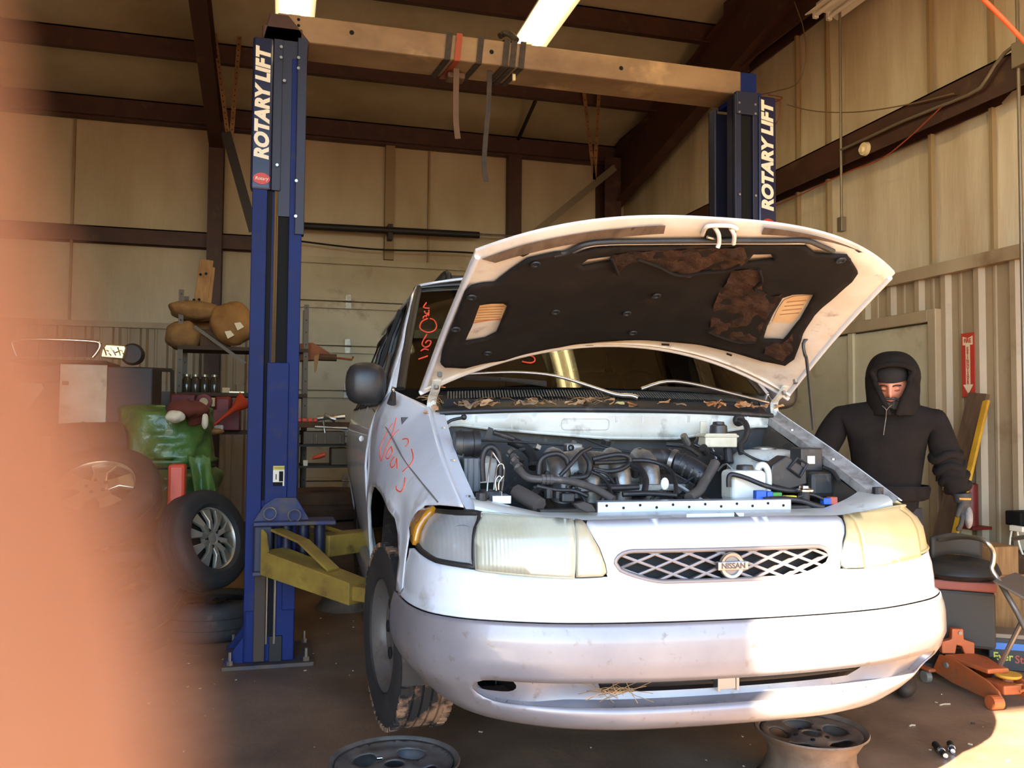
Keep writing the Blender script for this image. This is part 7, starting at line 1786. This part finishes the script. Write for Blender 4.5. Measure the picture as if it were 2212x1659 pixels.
for (x0, y0, x1, y1, r, lab) in ((685, 904, 745, 900, .016, 'long steel socket bar lying across the workbench tools'), (680, 922, 750, 925, .010, 'thin steel rod hanging in front of the workbench'), (700, 898, 725, 906, .02, 'short steel ratchet on the workbench'), (698, 908, 702, 935, .008, 'steel hook hanging below the workbench edge')):
    a = P(x0, y0, Y=BY - .02); b = P(x1, y1, Y=BY - .02); bm = NB(); tube(bm, [a, a.lerp(b, .45), a.lerp(b, .55), b], r, n=8, radii=[r * 1.5, r, r, r * 1.6]); tag(link('hand_tool', bm, 'zinc', smooth=60), lab, 'tool')
bm = NB(); bx(bm, P(655, 945, Y=BY).x, P(745, 945, Y=BY).x, BY - .02, BY + .4, z2, P(700, 932, Y=BY).z); o = tag(link('metal_drawer_box', bm, 'shelf_steel', bevel=.006), 'grey metal drawer box under the workbench top', 'drawer')
for px in (675, 684, 703, 735): 
    a = P(px, 950, Y=BY - .025); bm = NB(); cyl(bm, V((a.x, BY - .03, z2 + .01)), V((a.x, BY - .03, z2 + .09)), .006, n=6); link('drawer_rod', bm, 'zinc', o)
bm = NB(); a = P(674, 990, Y=BY - .02); b = P(702, 982, Y=BY - .02); tube(bm, [a, a.lerp(b, .6), b], .018, n=8, radii=[.012, .024, .02]); tag(link('orange_grip', bm, 'red_orange', smooth=60), 'orange-handled tool on the lower bench shelf', 'tool')
bm = NB(); bx(bm, P(715, 990, Y=BY).x, P(752, 990, Y=BY).x, BY - .01, BY + .3, z3, P(700, 968, Y=BY).z); tag(link('grey_case', bm, 'shelf_steel', bevel=.01), 'grey case on the lower bench shelf by the van', 'case')
bm = NB(); a = P(660, 996, Y=BY - .02); bx(bm, a.x - .02, a.x + .02, BY - .02, BY + .05, z3, z3 + .05); tag(link('pale_pack', bm, 'decal_white', bevel=.003), 'small white pack beside the orange-handled tool', 'packet')
for k in range(3):
    zc = .13 + .24 * k + .02; c = P(700, 1080, Y=BY - .02); t = thing('tyre_casing', ('bottom' if k == 0 else 'middle' if k == 1 else 'top') + ' tyre of the dusty stack behind the lift arm', 'tyre', (c.x, BY - .42, zc), 0, 'dusty tyres stacked behind the lift arm')
    bm = NB(); lathe(bm, [(.2, -.09), (.25, -.115), (.36, -.11), (.385, -.07), (.39, -.02), (.383, -.015), (.383, .015), (.39, .02), (.385, .07), (.36, .11), (.25, .115), (.2, .09), (.22, 0)], 40, closed=True); link('carcass', bm, 'old_tyre', t, smooth=40)
ht = thing('rusty_hitch', 'rusty orange hitch bracket sticking out from the shelf end', 'hitch'); 
bm = NB(); q = [P(x, y, Y=SY + .1) for x, y in ((648, 742), (675, 740), (690, 748), (712, 762), (712, 775), (648, 780))]; prism(bm, q, (0, .16, 0)); link('bracket', bm, 'rust_orange', ht, bevel=.006)
bm = NB(); a = P(690, 772, Y=SY + .1); b = P(727, 773, Y=SY + .1); cyl(bm, a, b, .035, n=10); link('receiver', bm, 'wood_dark', ht); bm = NB(); tube(bm, [b, P(760, 777, Y=SY + .1), P(763, 770, Y=SY + .1)], .012, n=6); link('pin', bm, 'rust_orange', ht)
bm = NB(); prism(bm, [P(x, y, Y=SY + .08) for x, y in ((678, 770), (690, 764), (684, 800), (679, 806))], (0, .01, 0)); link('tag_plate', bm, 'wood', ht)
# steel rail leaning on the wall at the left, dark pipe frame
bm = NB(); tube(bm, [P(290, 800, Y=8.6), P(290, 796, Y=8.6), P(372, 800, Y=8.6)], .02, n=6); tube(bm, [P(290, 800, Y=8.6), P(294, 900, Y=8.6)], .02, n=6); tube(bm, [P(372, 800, Y=8.6), P(372, 900, Y=8.6)], .02, n=6); bx(bm, P(292, 830, Y=8.6).x, P(372, 830, Y=8.6).x, 8.6, 8.9, 0.0, P(330, 845, Y=8.6).z)
tag(link('pipe_rack', bm, 'shelf_steel'), 'low grey pipe rack between the white cabinet and the shelf unit', 'rack')
# ------------------------------------------------------------------ steel rims, jack and the rest on the floor
mat('rim_rust', rgb((132, 112, 94)), 0.6, metal=0.25, col2=rgb((88, 68, 52)), scale=7, lo=0.35, hi=0.7, dust=rgb((150, 96, 60)), dust_amt=0.12, dscale=5, bump=0.25, bscale=40, bdist=0.004)
mat('rim_grey', rgb((122, 114, 106)), 0.55, metal=0.3, col2=rgb((80, 70, 62)), scale=8, lo=0.35, hi=0.7, dust=rgb((120, 92, 68)), dust_amt=0.16, dscale=6, bump=0.25, bscale=40, bdist=0.004)
def steel_rim(label, c, m, r=.205, h=.19, nh=4, ph=0.4, up=True, hole=.044, disc=.165):
    t = thing('steel_wheel_disc', label, 'wheel rim', c, ph, 'bare steel rims on the floor'); bm = NB()
    prof = [(r, h), (r + .003, h - .006), (r - .012, h - .018), (r - .02, h - .03), (r - .045, h - .07), (r - .045, h - .11), (r - .018, .028), (r - .01, .016), (r + .002, .006), (r, 0), (r - .012, .004), (r - .026, .03), (r - .053, h - .11), (r - .053, h - .07), (r - .028, h - .03), (r - .012, h - .006)]
    lathe(bm, prof, 56, closed=True); link('barrel', bm, m, t, smooth=35)
    holes = []
    for k in range(nh):
        a = 2 * math.pi * k / nh; cx, cy = disc * .72 * math.cos(a), disc * .72 * math.sin(a); holes.append([(cx + hole * 1.25 * math.cos(q) * -math.sin(a) + hole * .8 * math.sin(q) * math.cos(a), cy + hole * 1.25 * math.cos(q) * math.cos(a) + hole * .8 * math.sin(q) * math.sin(a)) for q in [2 * math.pi * i / 16 for i in range(16)]])
    holes.append([(.034 * math.cos(q), .034 * math.sin(q)) for q in [2 * math.pi * i / 16 for i in range(16)]])
    R_ = r - .02
    out = [(R_ * math.cos(q), R_ * math.sin(q)) for q in [2 * math.pi * i / 48 for i in range(48)]]
    def dz(x, y):
        q = math.hypot(x, y); z = h - .022 - .012 * math.exp(-((q - .09) / .03) ** 2) + .006 * math.exp(-(q / .05) ** 2)
        if q > r - .05: z += .010 * (q - (r - .05)) / .03
        return V((x, y, z))
    bm = patch(out, holes, dz, .016, .012); d = link('disc', bm, m, t, smooth=180); thick(d, .005)
    for k in range(5):
        a = 2 * math.pi * k / 5 + .3; bm = NB(); cyl(bm, dz(.058 * math.cos(a), .058 * math.sin(a)) - V((0, 0, .002)), dz(.058 * math.cos(a), .058 * math.sin(a)) + V((0, 0, .003)), .009, n=8); link('lug_hole', bm, 'hole_black', d)
    return t
c = P(852, 1640, Z=.19); steel_rim('grey steel rim lying under the van\'s muddy front tyre', (c.x, c.y, 0), 'rim_grey', r=.222, ph=.9)
c = P(1752, 1572, Z=.20); steel_rim('rusty steel rim on the floor under the bumper\'s sunlit end', (c.x, c.y, 0), 'rim_rust', r=.205, h=.20, ph=.15, nh=5)
c = P(742, 1312, Z=.0); steel_rim('dirty steel rim on the floor behind the yellow lift arm', (c.x, c.y, 0), 'rim_grey', r=.20, h=.18)
bm = NB(); c = P(820, 1645, Z=.19); box(bm, (c.x, c.y, .20), (.02, .014, .012)); tag(link('bright_nut', bm, 'chrome', bevel=.003), 'shiny nut lying on the grey steel rim', 'nut')

# ---- floor jack
mat('jack_orange', rgb((196, 96, 46)), 0.5, col2=rgb((150, 84, 48)), scale=5, dust=rgb((130, 92, 62)), dust_amt=0.2, dscale=7); mat('jack_yellow', rgb((216, 160, 60)), 0.5); mat('caster', rgb((150, 140, 124)), 0.5, metal=0.4)
j0 = P(2066, 1474, Z=0); j1 = P(2196, 1530, Z=0)
dj = (j1 - j0); dj.z = 0; LJ = dj.length; dj.normalize(); sj = V((0, 0, 1)).cross(dj)
jk = thing('floor_jack', 'orange trolley jack on the floor right of the van', 'jack', (j0.x, j0.y, 0), math.atan2(dj.y, dj.x))
# local: x along towards the saddle, y to its left, z up
for s in (-1, 1):
    bm = NB(); prism(bm, [(-.06, s * .10, .05), (.0, s * .10, .15), (.10, s * .10, .155), (.34, s * .10, .115), (LJ + .0, s * .10, .085), (LJ + .03, s * .10, .05), (LJ, s * .10, .025), (.1, s * .10, .03)], (0, .01 * -s, 0)); link('side_plate', bm, 'jack_orange', jk, bevel=.004)
    bm = NB(); cyl(bm, (LJ - .0, s * .09, .035), (LJ - .0, s * .145, .035), .034, n=18); link('front_roller', bm, 'jack_orange', jk)
    bm = NB(); cyl(bm, (-.03, s * .14, .03), (-.03, s * .17, .03), .03, n=16); link('caster_wheel', bm, 'caster', jk)
    bm = NB(); bx(bm, -.07, .02, s * .13, s * .175, .062, .08); link('caster_fork', bm, 'jack_orange', jk, bevel=.01)
    bm = NB(); cyl(bm, (.06, s * .10, .11), (.06, s * .112, .11), .014, n=10); link('pivot_bolt', bm, 'caster', jk)
bm = NB(); prism(bm, [(.02, -.085, .13), (.30, -.06, .13), (.30, .06, .13), (.02, .085, .13)], (0, 0, .025)); link('cover_plate', bm, 'jack_orange', jk, bevel=.008)
bm = NB(); prism(bm, [(.25, -.05, .10), (LJ - .02, -.05, .10), (LJ - .02, -.05, .055), (.25, -.05, .05)], (0, .10, 0)); link('lift_beam', bm, 'jack_orange', jk, bevel=.008)
bm = NB(); lathe(bm, [(0, 0), (.05, 0), (.06, .008), (.062, .018), (.05, .02), (0, .012)], 24, Matrix.Translation((LJ - .1, .04, .115))); link('saddle', bm, 'jack_yellow', jk, smooth=40)
bm = NB(); cyl(bm, (LJ - .1, .04, .06), (LJ - .1, .04, .118), .025, n=12); link('saddle_post', bm, 'jack_orange', jk)
bm = NB(); tube(bm, [(LJ - .03, -.03, .09), (LJ - .03, .06, .10), (LJ + .02, .07, .10), (LJ + .02, .0, .085)], .006, n=6); link('saddle_guard', bm, 'jack_orange', jk)
bm = NB(); box(bm, (0, 0, 0), (.001, .001, .001)); bm.free()
Z2 = V((0, 0, 1)); hm_ = Matrix.Translation((.015, 0, .15)) @ Matrix.Rotation(-math.atan2(dj.y, dj.x) - R(20), 4, 'Z')
bm = NB(); prism(bm, [(-.08, 0, .0), (-.08, 0, .06), (-.03, 0, .075), (-.028, 0, .13), (.03, 0, .13), (.032, 0, .075), (.085, 0, .06), (.085, 0, .0), (.035, 0, .0), (.02, 0, .04), (-.005, 0, .045), (-.012, 0, .0)], (0, .04, 0), mtx=hm_); link('handle_socket', bm, 'jack_orange', jk, bevel=.006)
bm = NB(); c_ = hm_ @ V((.012, -.002, .11)); cyl(bm, c_, c_ + (hm_.to_3x3() @ V((0, -.004, 0))), .010, n=12); link('socket_screw', bm, 'caster', jk)
bm = NB(); bx(bm, -.05, .03, -.09, .09, .04, .13); link('rear_axle', bm, 'dark_steel', jk, bevel=.01)
# sockets on the floor
for lab, (x0, y0), (x1, y1), r in (('longer dark socket lying on the floor right of the rusty rim', (2020, 1608), (2042, 1632), .014), ('shorter dark socket lying next to the longer one', (2052, 1606), (2058, 1622), .013)):
    a = P(x0, y0, Z=r); b = P(x1, y1, Z=r); t = thing('wrench_socket', lab, 'socket'); bm = NB(); cyl(bm, a, b, r, r * .85, n=14); link('barrel', bm, 'dark_steel', t, smooth=60)
    d = (b - a).normalized(); bm = NB(); cyl(bm, a.lerp(b, .55), a.lerp(b, .66), r * 1.08, n=14); link('ring', bm, 'chrome', t); bm = NB(); cyl(bm, b, b + d * .004, r * .7, n=12); link('end_face', bm, 'chrome', t)
# floor debris
rnd = random.Random(21)
mat('debris_pale', rgb((190, 170, 140)), 0.8); mat('debris_dark', rgb((40, 32, 26)), 0.8)
bm = NB()
for k in range(260):
    x = rnd.uniform(-1.2, 3.4); y = rnd.uniform(1.9, 6.5); s = rnd.uniform(.002, .008); z = .001 + s * .3; a = rnd.uniform(0, 6.28)
    box(bm, (x, y, z), (s * 2, s, s * .6), rot=Matrix.Rotation(a, 3, 'Z'))
o = link('floor_debris', bm, 'debris_pale'); o['kind'] = 'stuff'; o['label'] = 'pale grit scattered over the concrete floor'; o['category'] = 'debris'
for k, (px, py, l) in enumerate(((2030, 1523, .06), (1965, 1568, .03), (2098, 1563, .02), (905, 1660, .05))):
    c = P(px, py, Z=.003); bm = NB(); tube(bm, [c, c + V((l * .5, .006, 0)), c + V((l, 0, 0))], .004, n=5); tag(link('wire_scrap', bm, 'debris_pale' if k != 2 else 'debris_dark'), ('bent pale wire scrap on the floor beside the jack', 'small pale scrap on the floor between the rim and the jack', 'dark scrap on the floor near the sunlit patch', 'pale splinter on the floor at the bottom edge')[k], 'scrap')

# ---- right-hand side: battery, chair, stool, boards, extinguisher, sign
mat('battery_black', rgb((40, 38, 36)), 0.5); mat('label_blue', rgb((72, 120, 190)), 0.5); mat('label_green', rgb((196, 196, 60)), 0.5); mat('label_red', rgb((170, 74, 50)), 0.5); mat('grey_top', rgb((140, 124, 104)), 0.6)
b0 = P(2152, 1452, Z=0); bt = thing('car_battery', 'black car battery with a blue label beside the jack', 'battery', (b0.x + .16, b0.y + .06, 0), R(-32))
bm = NB(); bx(bm, -.13, .17, -.09, .09, .0, .175); link('case', bm, 'battery_black', bt, bevel=.006)
bm = NB(); bx(bm, -.135, .175, -.095, .095, .175, .20); link('cover', bm, 'grey_top', bt, bevel=.006)
for s in (-1, 1): bm = NB(); cyl(bm, (.02 + s * .11, .05, .20), (.02 + s * .11, .05, .22), .010, n=10); link('terminal', bm, 'zinc', bt)
bm = NB(); bx(bm, -.115, .16, -.0925, -.09, .115, .15); link('label_band', bm, 'label_blue', bt)
letters('Ever', .06, 'label_green', V((-.06, -.0925, .075)), (1, 0, 0), (0, 0, 1), bt, sx=.9, bold=.001)
letters('Start', .06, 'label_red', V((.05, -.0925, .065)), (1, 0, 0), (0, 0, 1), bt, sx=.9, bold=.001)
# folding chair
mat('chair_tube', rgb((170, 162, 150)), 0.3, metal=0.8); mat('chair_pad', rgb((96, 84, 72)), 0.6); mat('stool_red', rgb((150, 84, 68)), 0.7); mat('stool_dark', rgb((58, 54, 48)), 0.7)
ch = thing('folding_chair', 'grey folding chair with bent steel tube legs at the right edge', 'chair')
cp = [P(2030, 1166, Y=3.98), P(2075, 1160, Y=3.8), P(2112, 1163, Y=3.62), P(2132, 1172, Y=3.55), P(2146, 1192, Y=3.55), P(2145, 1215, Y=3.55), P(2142, 1230, Y=3.55), P(2158, 1255, Y=3.52), P(2178, 1290, Y=3.45), P(2198, 1325, Y=3.4), P(2215, 1360, Y=3.35)]
bm = NB(); tube(bm, cp, .013, n=10, sub=4); link('side_tube', bm, 'chair_tube', ch, smooth=60)
bm = NB(); tube(bm, [p + V((.45, -.05, 0)) for p in cp], .013, n=10, sub=4); link('side_tube', bm, 'chair_tube', ch, smooth=60)
for k in range(2): 
    e0 = P(2206, 1345, Y=3.4) + V((.45 * k, 0, 0)); g = P(2185, 1392, Y=3.5) + V((.45 * k, 0, 0)); f_ = V((cp[-1].x + .12 + .45 * k, cp[-1].y - .1, .012)); bm = NB(); tube(bm, [e0, V((g.x - .05, g.y + .1, .012))], .012, n=8); tube(bm, [cp[-1] + V((.45 * k, 0, 0)), f_], .012, n=8); link('leg', bm, 'chair_tube', ch)
bm = NB(); prism(bm, [P(2138, 1254, Y=3.5), P(2148, 1253, Y=3.5), P(2255, 1310, Y=3.3), P(2255, 1325, Y=3.3)], (.30, .16, .0)); link('seat', bm, 'chair_pad', ch, bevel=.012)
# stool with a dark seat pad and a red edge
sc_ = P(2062, 1220, Y=3.95); st_ = thing('shop_stool', 'dark boxy shop stool with a red edge beside the van', 'stool', (sc_.x, sc_.y, 0), R(-38))
zs_ = P(2062, 1245, Y=3.95).z
bm = NB(); bx(bm, -.16, .18, -.15, .18, .16, zs_ - .05); link('box', bm, 'stool_dark', st_, bevel=.02); bm = NB(); bx(bm, -.165, .185, -.155, .185, zs_ - .05, zs_); link('red_edge', bm, 'stool_red', st_, bevel=.01)
bm = NB(); lathe(bm, [(0, 0), (.19, 0), (.22, .03), (.20, .08), (.12, .10), (0, .07)], 28, Matrix.Translation((0.01, .02, zs_))); link('seat_pad', bm, 'battery_black', st_, smooth=60)
bm = NB(); bx(bm, -.19, .21, -.19, .22, .04, .07); link('base_tray', bm, 'stool_dark', st_, bevel=.01)
for sx in (-.16, .18):
    for sy in (-.16, .19): bm = NB(); cyl(bm, (sx - .012, sy, .02), (sx + .012, sy, .02), .02, n=10); link('caster', bm, 'dark_steel', st_)
def chairback(u, v):
    return P(lerp(2008, 2118, u), lerp(1160, 1205, v), Y=4.0) + V((0, .03 * math.sin(u * math.pi), .02 * math.sin(u * math.pi)))
bm = NB(); grid(bm, chairback, 14, 4); o = link('backrest', bm, 'stool_dark', ch, smooth=180); thick(o, .02)
# yellow straightedge and brown planks leaning on the ribbed wall
mat('yellow_paint', rgb((210, 160, 40)), 0.5, col2=rgb((186, 132, 36)), scale=8); mat('plank_brown', rgb((104, 78, 54)), 0.8, col2=rgb((72, 52, 36)), scale=5, stretch=(4, 4, .5))
def lean(name, top_px, bot_px, Xt, Xb, w, th, m, lab, cat):
    a = P(*top_px, X=Xt); b = P(*bot_px, X=Xb); d = b - a; b = a + d * ((a.z - .01) / (a.z - b.z)); bm = NB(); ribbon(bm, [a, b], w, th, up=(1, 0, 0)); return tag(link(name, bm, m, bevel=.003), lab, cat)
lean('yellow_straightedge', (2131, 865), (2064, 1150), XR - .09, XR - .42, .048, .02, 'yellow_paint', 'long yellow straightedge leaning on the ribbed wall', 'straightedge')
lean('brown_plank', (2115, 850), (2040, 1150), XR - .075, XR - .30, .16, .03, 'plank_brown', 'wide brown plank leaning behind the yellow straightedge', 'plank')
ex = thing('fire_extinguisher', 'red fire extinguisher hung under its sign behind the person\'s gloved hand', 'fire extinguisher'); c = P(2056, 1010, X=XR - .12)
bm = NB(); lathe(bm, [(0, -.22), (.055, -.22), (.06, -.2), (.06, .05), (.04, .1), (.02, .12), (0, .12)], 20, Matrix.Translation(c)); link('cylinder', bm, 'red_tool', ex, smooth=40)
bm = NB(); lathe(bm, [(.0605, -.16), (.0605, -.03)], 20, Matrix.Translation(c)); link('label', bm, 'ivory_plastic', ex); bm = NB(); box(bm, c + V((0, 0, .14)), (.03, .03, .05)); tube(bm, [c + V((0, 0, .16)), c + V((-.04, .06, .18))], .008, n=6); link('valve', bm, 'matt_black', ex); bm = NB(); tube(bm, [c + V((-.02, .02, .14)), c + V((-.06, .06, .10)), c + V((-.07, .06, -.1))], .010, n=8, sub=4); link('hose', bm, 'matt_black', ex)
sy_ = P(2091, 790, X=XR - .06); zt_ = P(2091, 719, X=XR - .06).z; zb2 = P(2091, 857, X=XR - .06).z
sg = thing('fire_sign', 'narrow red and white fire extinguisher sign with a down arrow', 'sign')
bm = NB(); bx(bm, XR - .06, XR - .056, sy_.y - .058, sy_.y + .058, zb2, zt_); link('plate', bm, 'sign_red' if 'sign_red' in MATS else mat('sign_red', rgb((186, 58, 44)), .5), sg)
mat('sign_white', rgb((226, 206, 170)), .5)
def arrowpoly(): 
    h = zt_ - zb2; z = lambda f: zt_ - h * f
    return [(-.03, z(.04)), (0, z(.075)), (.03, z(.04)), (.045, z(.06)), (.045, z(.185)), (.02, z(.21)), (.02, z(.80)), (.045, z(.82)), (0, z(.96)), (-.045, z(.82)), (-.02, z(.80)), (-.02, z(.21)), (-.045, z(.185)), (-.045, z(.06))]
h_ = zt_ - zb2; z_ = lambda f: zt_ - h_ * f
bm = NB()
for poly in ([(-.045, .05), (0, .085), (0, .19), (-.045, .19)], [(0, .085), (.045, .05), (.045, .19), (0, .19)], [(-.02, .19), (.02, .19), (.02, .81), (-.02, .81)], [(-.045, .81), (.045, .81), (0, .96)]):
    prism(bm, [(XR - .0605, sy_.y - x, z_(f)) for x, f in poly], (.0015, 0, 0))
link('arrow', bm, 'sign_white', sg)
hh_ = zt_ - zb2
letters('FIRE', .042, 'sign_red', V((XR - .062, sy_.y, zt_ - hh_ * .125)), (0, -1, 0), (0, 0, 1), sg, sx=.85, bold=.001)
for k, chh in enumerate('EXTINGUISHER'):
    letters(chh, .030, 'sign_red', V((XR - .062, sy_.y, zt_ - hh_ * (.245 + k * .049))), (0, -1, 0), (0, 0, 1), sg, bold=.0008)
# red and white cans behind the planks, white connectors on the conduit
c = P(2096, 1090, X=XR - .12); bm = NB(); lathe(bm, [(0, -.14), (.05, -.14), (.05, .14), (0, .15)], 18, Matrix.Translation(c)); bx(bm, XR - .2, XR - .04, c.y - .1, c.y + .1, c.z - .16, c.z - .14); tag(link('red_canister', bm, 'red_tool', smooth=40), 'red canister on a bracket behind the yellow straightedge', 'canister')
bm = NB(); c = P(2080, 1130, X=XR - .1); bx(bm, c.x - .05, c.x + .04, c.y - .04, c.y + .04, 0, c.z + .05); tag(link('white_post', bm, 'appliance', bevel=.004), 'pale post standing at the foot of the yellow straightedge', 'post')
t = thing('power_strip', 'white cord plugged in at the right edge above the chair', 'plug'); c = P(2198, 1142, X=XR - .25); bm = NB(); box(bm, c, (.03, .1, .035)); link('plug_body', bm, 'decal_white', t, bevel=.005); bm = NB(); tube(bm, [c, c + V((0, -.02, -.12)), c + V((0, -.12, -.25)), c + V((.0, -.3, -.3))], .006, n=6, sub=4); tube(bm, [c + V((0, .04, 0)), c + V((0, .06, -.1)), c + V((0, .05, -.18))], .006, n=6, sub=3); link('cord', bm, 'decal_white', t)
bm = NB(); c = P(2196, 1125, X=XR - .2); bx(bm, c.x - .03, c.x + .12, c.y - .06, c.y + .06, c.z - .03, c.z + .06); tag(link('outlet_box', bm, 'matt_black', bevel=.008), 'dark outlet box above the white plug', 'outlet')
c = P(2190, 1185, X=XR - .25); bm = NB(); bx(bm, XR - .34, XR - .1, c.y - .5, c.y + .25, 0, .55); tag(link('brown_crate', bm, 'plank_brown', bevel=.01), 'dusty brown crate against the wall behind the chair', 'crate')
bm = NB(); c = P(2160, 1215, Y=4.2); bx(bm, c.x - .06, c.x + .14, 4.2, 4.45, 0.45, .62); bx(bm, c.x - .1, c.x + .2, 4.2, 4.5, 0, .45); tag(link('cardboard_carton', bm, 'wood', bevel=.006), 'tan carton behind the bent chair tube', 'carton')
bm = NB(); pts = [P(2046, 1362, Z=.02), P(2050, 1350, Z=.05), P(2062, 1352, Z=.05), P(2066, 1366, Z=.02), P(2058, 1385, Z=.02), P(2090, 1392, Z=.015), P(2130, 1388, Z=.015)]; tube(bm, pts, .012, n=8, sub=4); tag(link('air_hose', bm, 'grey_top', smooth=60), 'grey air hose curled on the floor behind the jack', 'hose')

# ------------------------------------------------------------------ dead leaves on the cowl
mat('leaf_brown', rgb((196, 158, 116)), 0.8, col2=rgb((160, 118, 78)), scale=30); mat('leaf_rust', rgb((204, 150, 100)), 0.8, col2=rgb((172, 116, 70)), scale=30); mat('leaf_pale', rgb((206, 190, 130)), 0.7); mat('leaf_grey', rgb((140, 116, 90)), 0.85)
LEAF = []
for k in range(5):
    rl = random.Random(40 + k); bm = NB()
    def lf(u, v, rl=rl, k=k):
        x = (u - .5) * 2; w = (.33 + .12 * math.sin(u * 9 + k)) * math.sin(math.pi * min(max(u, .02), .98)) ** .8
        y = (v - .5) * 2 * w; return V((x * .5, y, .10 * math.sin(u * 3.5 + k) + (.25 + .1 * (k % 3)) * (abs(y)) ** 1.3 * (1 if k % 2 else -1) + .05 * math.sin(v * 7 + u * 4)))
    grid(bm, lf, 8, 4); tube(bm, [(.48, 0, .03), (.62, .04, .05), (.75, .06, .02)], .014, n=3)
    me = bpy.data.meshes.new('dead_leaf'); bm.to_mesh(me); bm.free(); LEAF.append(me)
LEAFM = {}
rl = random.Random(9)
spots = []
for k in range(16): spots.append((rl.uniform(1535, 1700), None, 'leaf_rust' if k % 3 else 'leaf_brown'))
for k in range(9): spots.append((rl.uniform(985, 1070), None, 'leaf_brown' if k % 2 else 'leaf_grey'))
for k in range(15): spots.append((rl.uniform(1100, 1290), None, 'leaf_brown' if k % 3 else 'leaf_grey'))
for k in range(4): spots.append((rl.uniform(1315, 1370), None, ('leaf_brown', 'leaf_pale', 'leaf_rust', 'leaf_brown')[k]))
spots += [(1436, None, 'leaf_rust'), (1472, None, 'leaf_grey'), (928, 895, 'leaf_rust'), (936, 905, 'leaf_brown'), (948, 832, 'leaf_rust'), (958, 825, 'leaf_brown'), (940, 880, 'leaf_brown')]
for i, (px, py, mm) in enumerate(spots):
    me = LEAF[i % 5]; key = (i % 5, mm)
    if key not in LEAFM: m2 = me.copy(); m2.materials.append(M(mm)); LEAFM[key] = m2
    o = bpy.data.objects.new('dead_leaf', LEAFM[key]); COL.objects.link(o)
    yl = rl.uniform(1.02, 1.075)
    q = Q(px, 880, y=yl) if py is None else Q(px, py, y=1.03 if py > 860 else 1.07)
    if py is None: q.z = cowl(q.x / .742, (yl - 1.0) / .3).z + .016 + rl.uniform(0, .012) + (.01 if px > 1530 else 0)
    o.location = VAN_O + _vr @ q; s = rl.uniform(.035, .062); o.scale = (s, s, s); o.rotation_euler = (rl.uniform(-.5, .5), rl.uniform(-.5, .5), rl.uniform(0, 6.28))
    if px < 965: lab = 'dead leaf caught at the near hood hinge'; g = 'leaves at the hood hinge'
    elif px > 1530: lab = 'rust-brown leaf in the pile at the far end of the cowl'; g = 'leaf pile at the far cowl end'
    elif mm == 'leaf_pale': lab = 'pale yellow leaf lying near the middle of the cowl'; g = None
    else: lab = 'dry brown leaf strewn along the cowl edge'; g = 'leaves strewn along the cowl'
    tag(o, lab, 'leaf', g)
bm = NB()
for k in range(34):
    px = rl.choice((rl.uniform(1230, 1300), rl.uniform(1000, 1300), rl.uniform(920, 960))); q = Q(px, 880, y=rl.uniform(1.02, 1.08)); q.z = 1.42 + rl.uniform(0, .02); d = V((rl.uniform(-.05, .05), rl.uniform(-.03, .03), rl.uniform(-.01, .02))); tube(bm, [q - d, q + V((0, 0, .008)), q + d], .0007, n=3)
o = link('pine_needles', bm, 'dry_grass', van); o['kind'] = 'stuff'
# ------------------------------------------------------------------ the photographer's hand: one finger strays in front of the lens
mat('finger_skin', rgb((160, 106, 74)), 0.55, col2=rgb((148, 94, 62)), scale=90, sss=0.3)
def N(px, py, d): return _C + ray(px, py) * d
hand = thing('hand', 'blurred bare finger of the photographer close in front of the lens', 'hand')
right = _rot @ V((1, 0, 0)); fwd = _rot @ V((0, 1, 0)); up = _rot @ V((0, 0, 1))
def L(x, y, z): return _C + right * x + fwd * y + up * z       # metres right / forward / up of the lens
# index finger from its tip down past the lens to the knuckle; the unseen palm, placed left of and behind the lens to shade the finger; wrist
nd = [(N(-1460, -1500, .0098), .0054), (N(-1360, -300, .0092), .0060), (N(-1400, 500, .0088), .0064), (N(-1180, 1350, .0086), .0068), (N(-920, 2250, .0090), .0074), (L(-.020, .012, -.026), .0084),
      (L(-.034, .010, -.042), .0125), (L(-.048, -.012, -.036), .020), (L(-.056, -.028, -.008), (.027, .022)), (L(-.060, -.034, .024), (.024, .02)), (L(-.085, -.065, -.045), .024), (L(-.105, -.10, -.085), .026)]
ed = [(0, 1), (1, 2), (2, 3), (3, 4), (4, 5), (5, 6), (6, 7), (7, 8), (8, 9), (8, 10), (10, 11)]
for k, (x, z, ln) in enumerate(((-.062, -.024, .040), (-.070, .0, .042), (-.074, .022, .034))):
    i = len(nd); p = L(x, -.012, z); nd += [(p, .0105), (p + fwd * ln * .7 + right * .004, .0098), (p + fwd * ln * .95 + right * .022, .0092), (p + fwd * ln * .75 + right * .034, .0084)]
    ed += [(8 if k < 2 else 9, i), (i, i + 1), (i + 1, i + 2), (i + 2, i + 3)]
i = len(nd); nd += [(L(-.044, -.040, -.028), .014), (L(-.022, -.046, -.020), .0118), (L(-.004, -.044, -.012), .0102)]; ed += [(8, i), (i, i + 1), (i + 1, i + 2)]
skin_body('bare_hand', nd, ed, 'finger_skin', hand, sub=2, root=8)
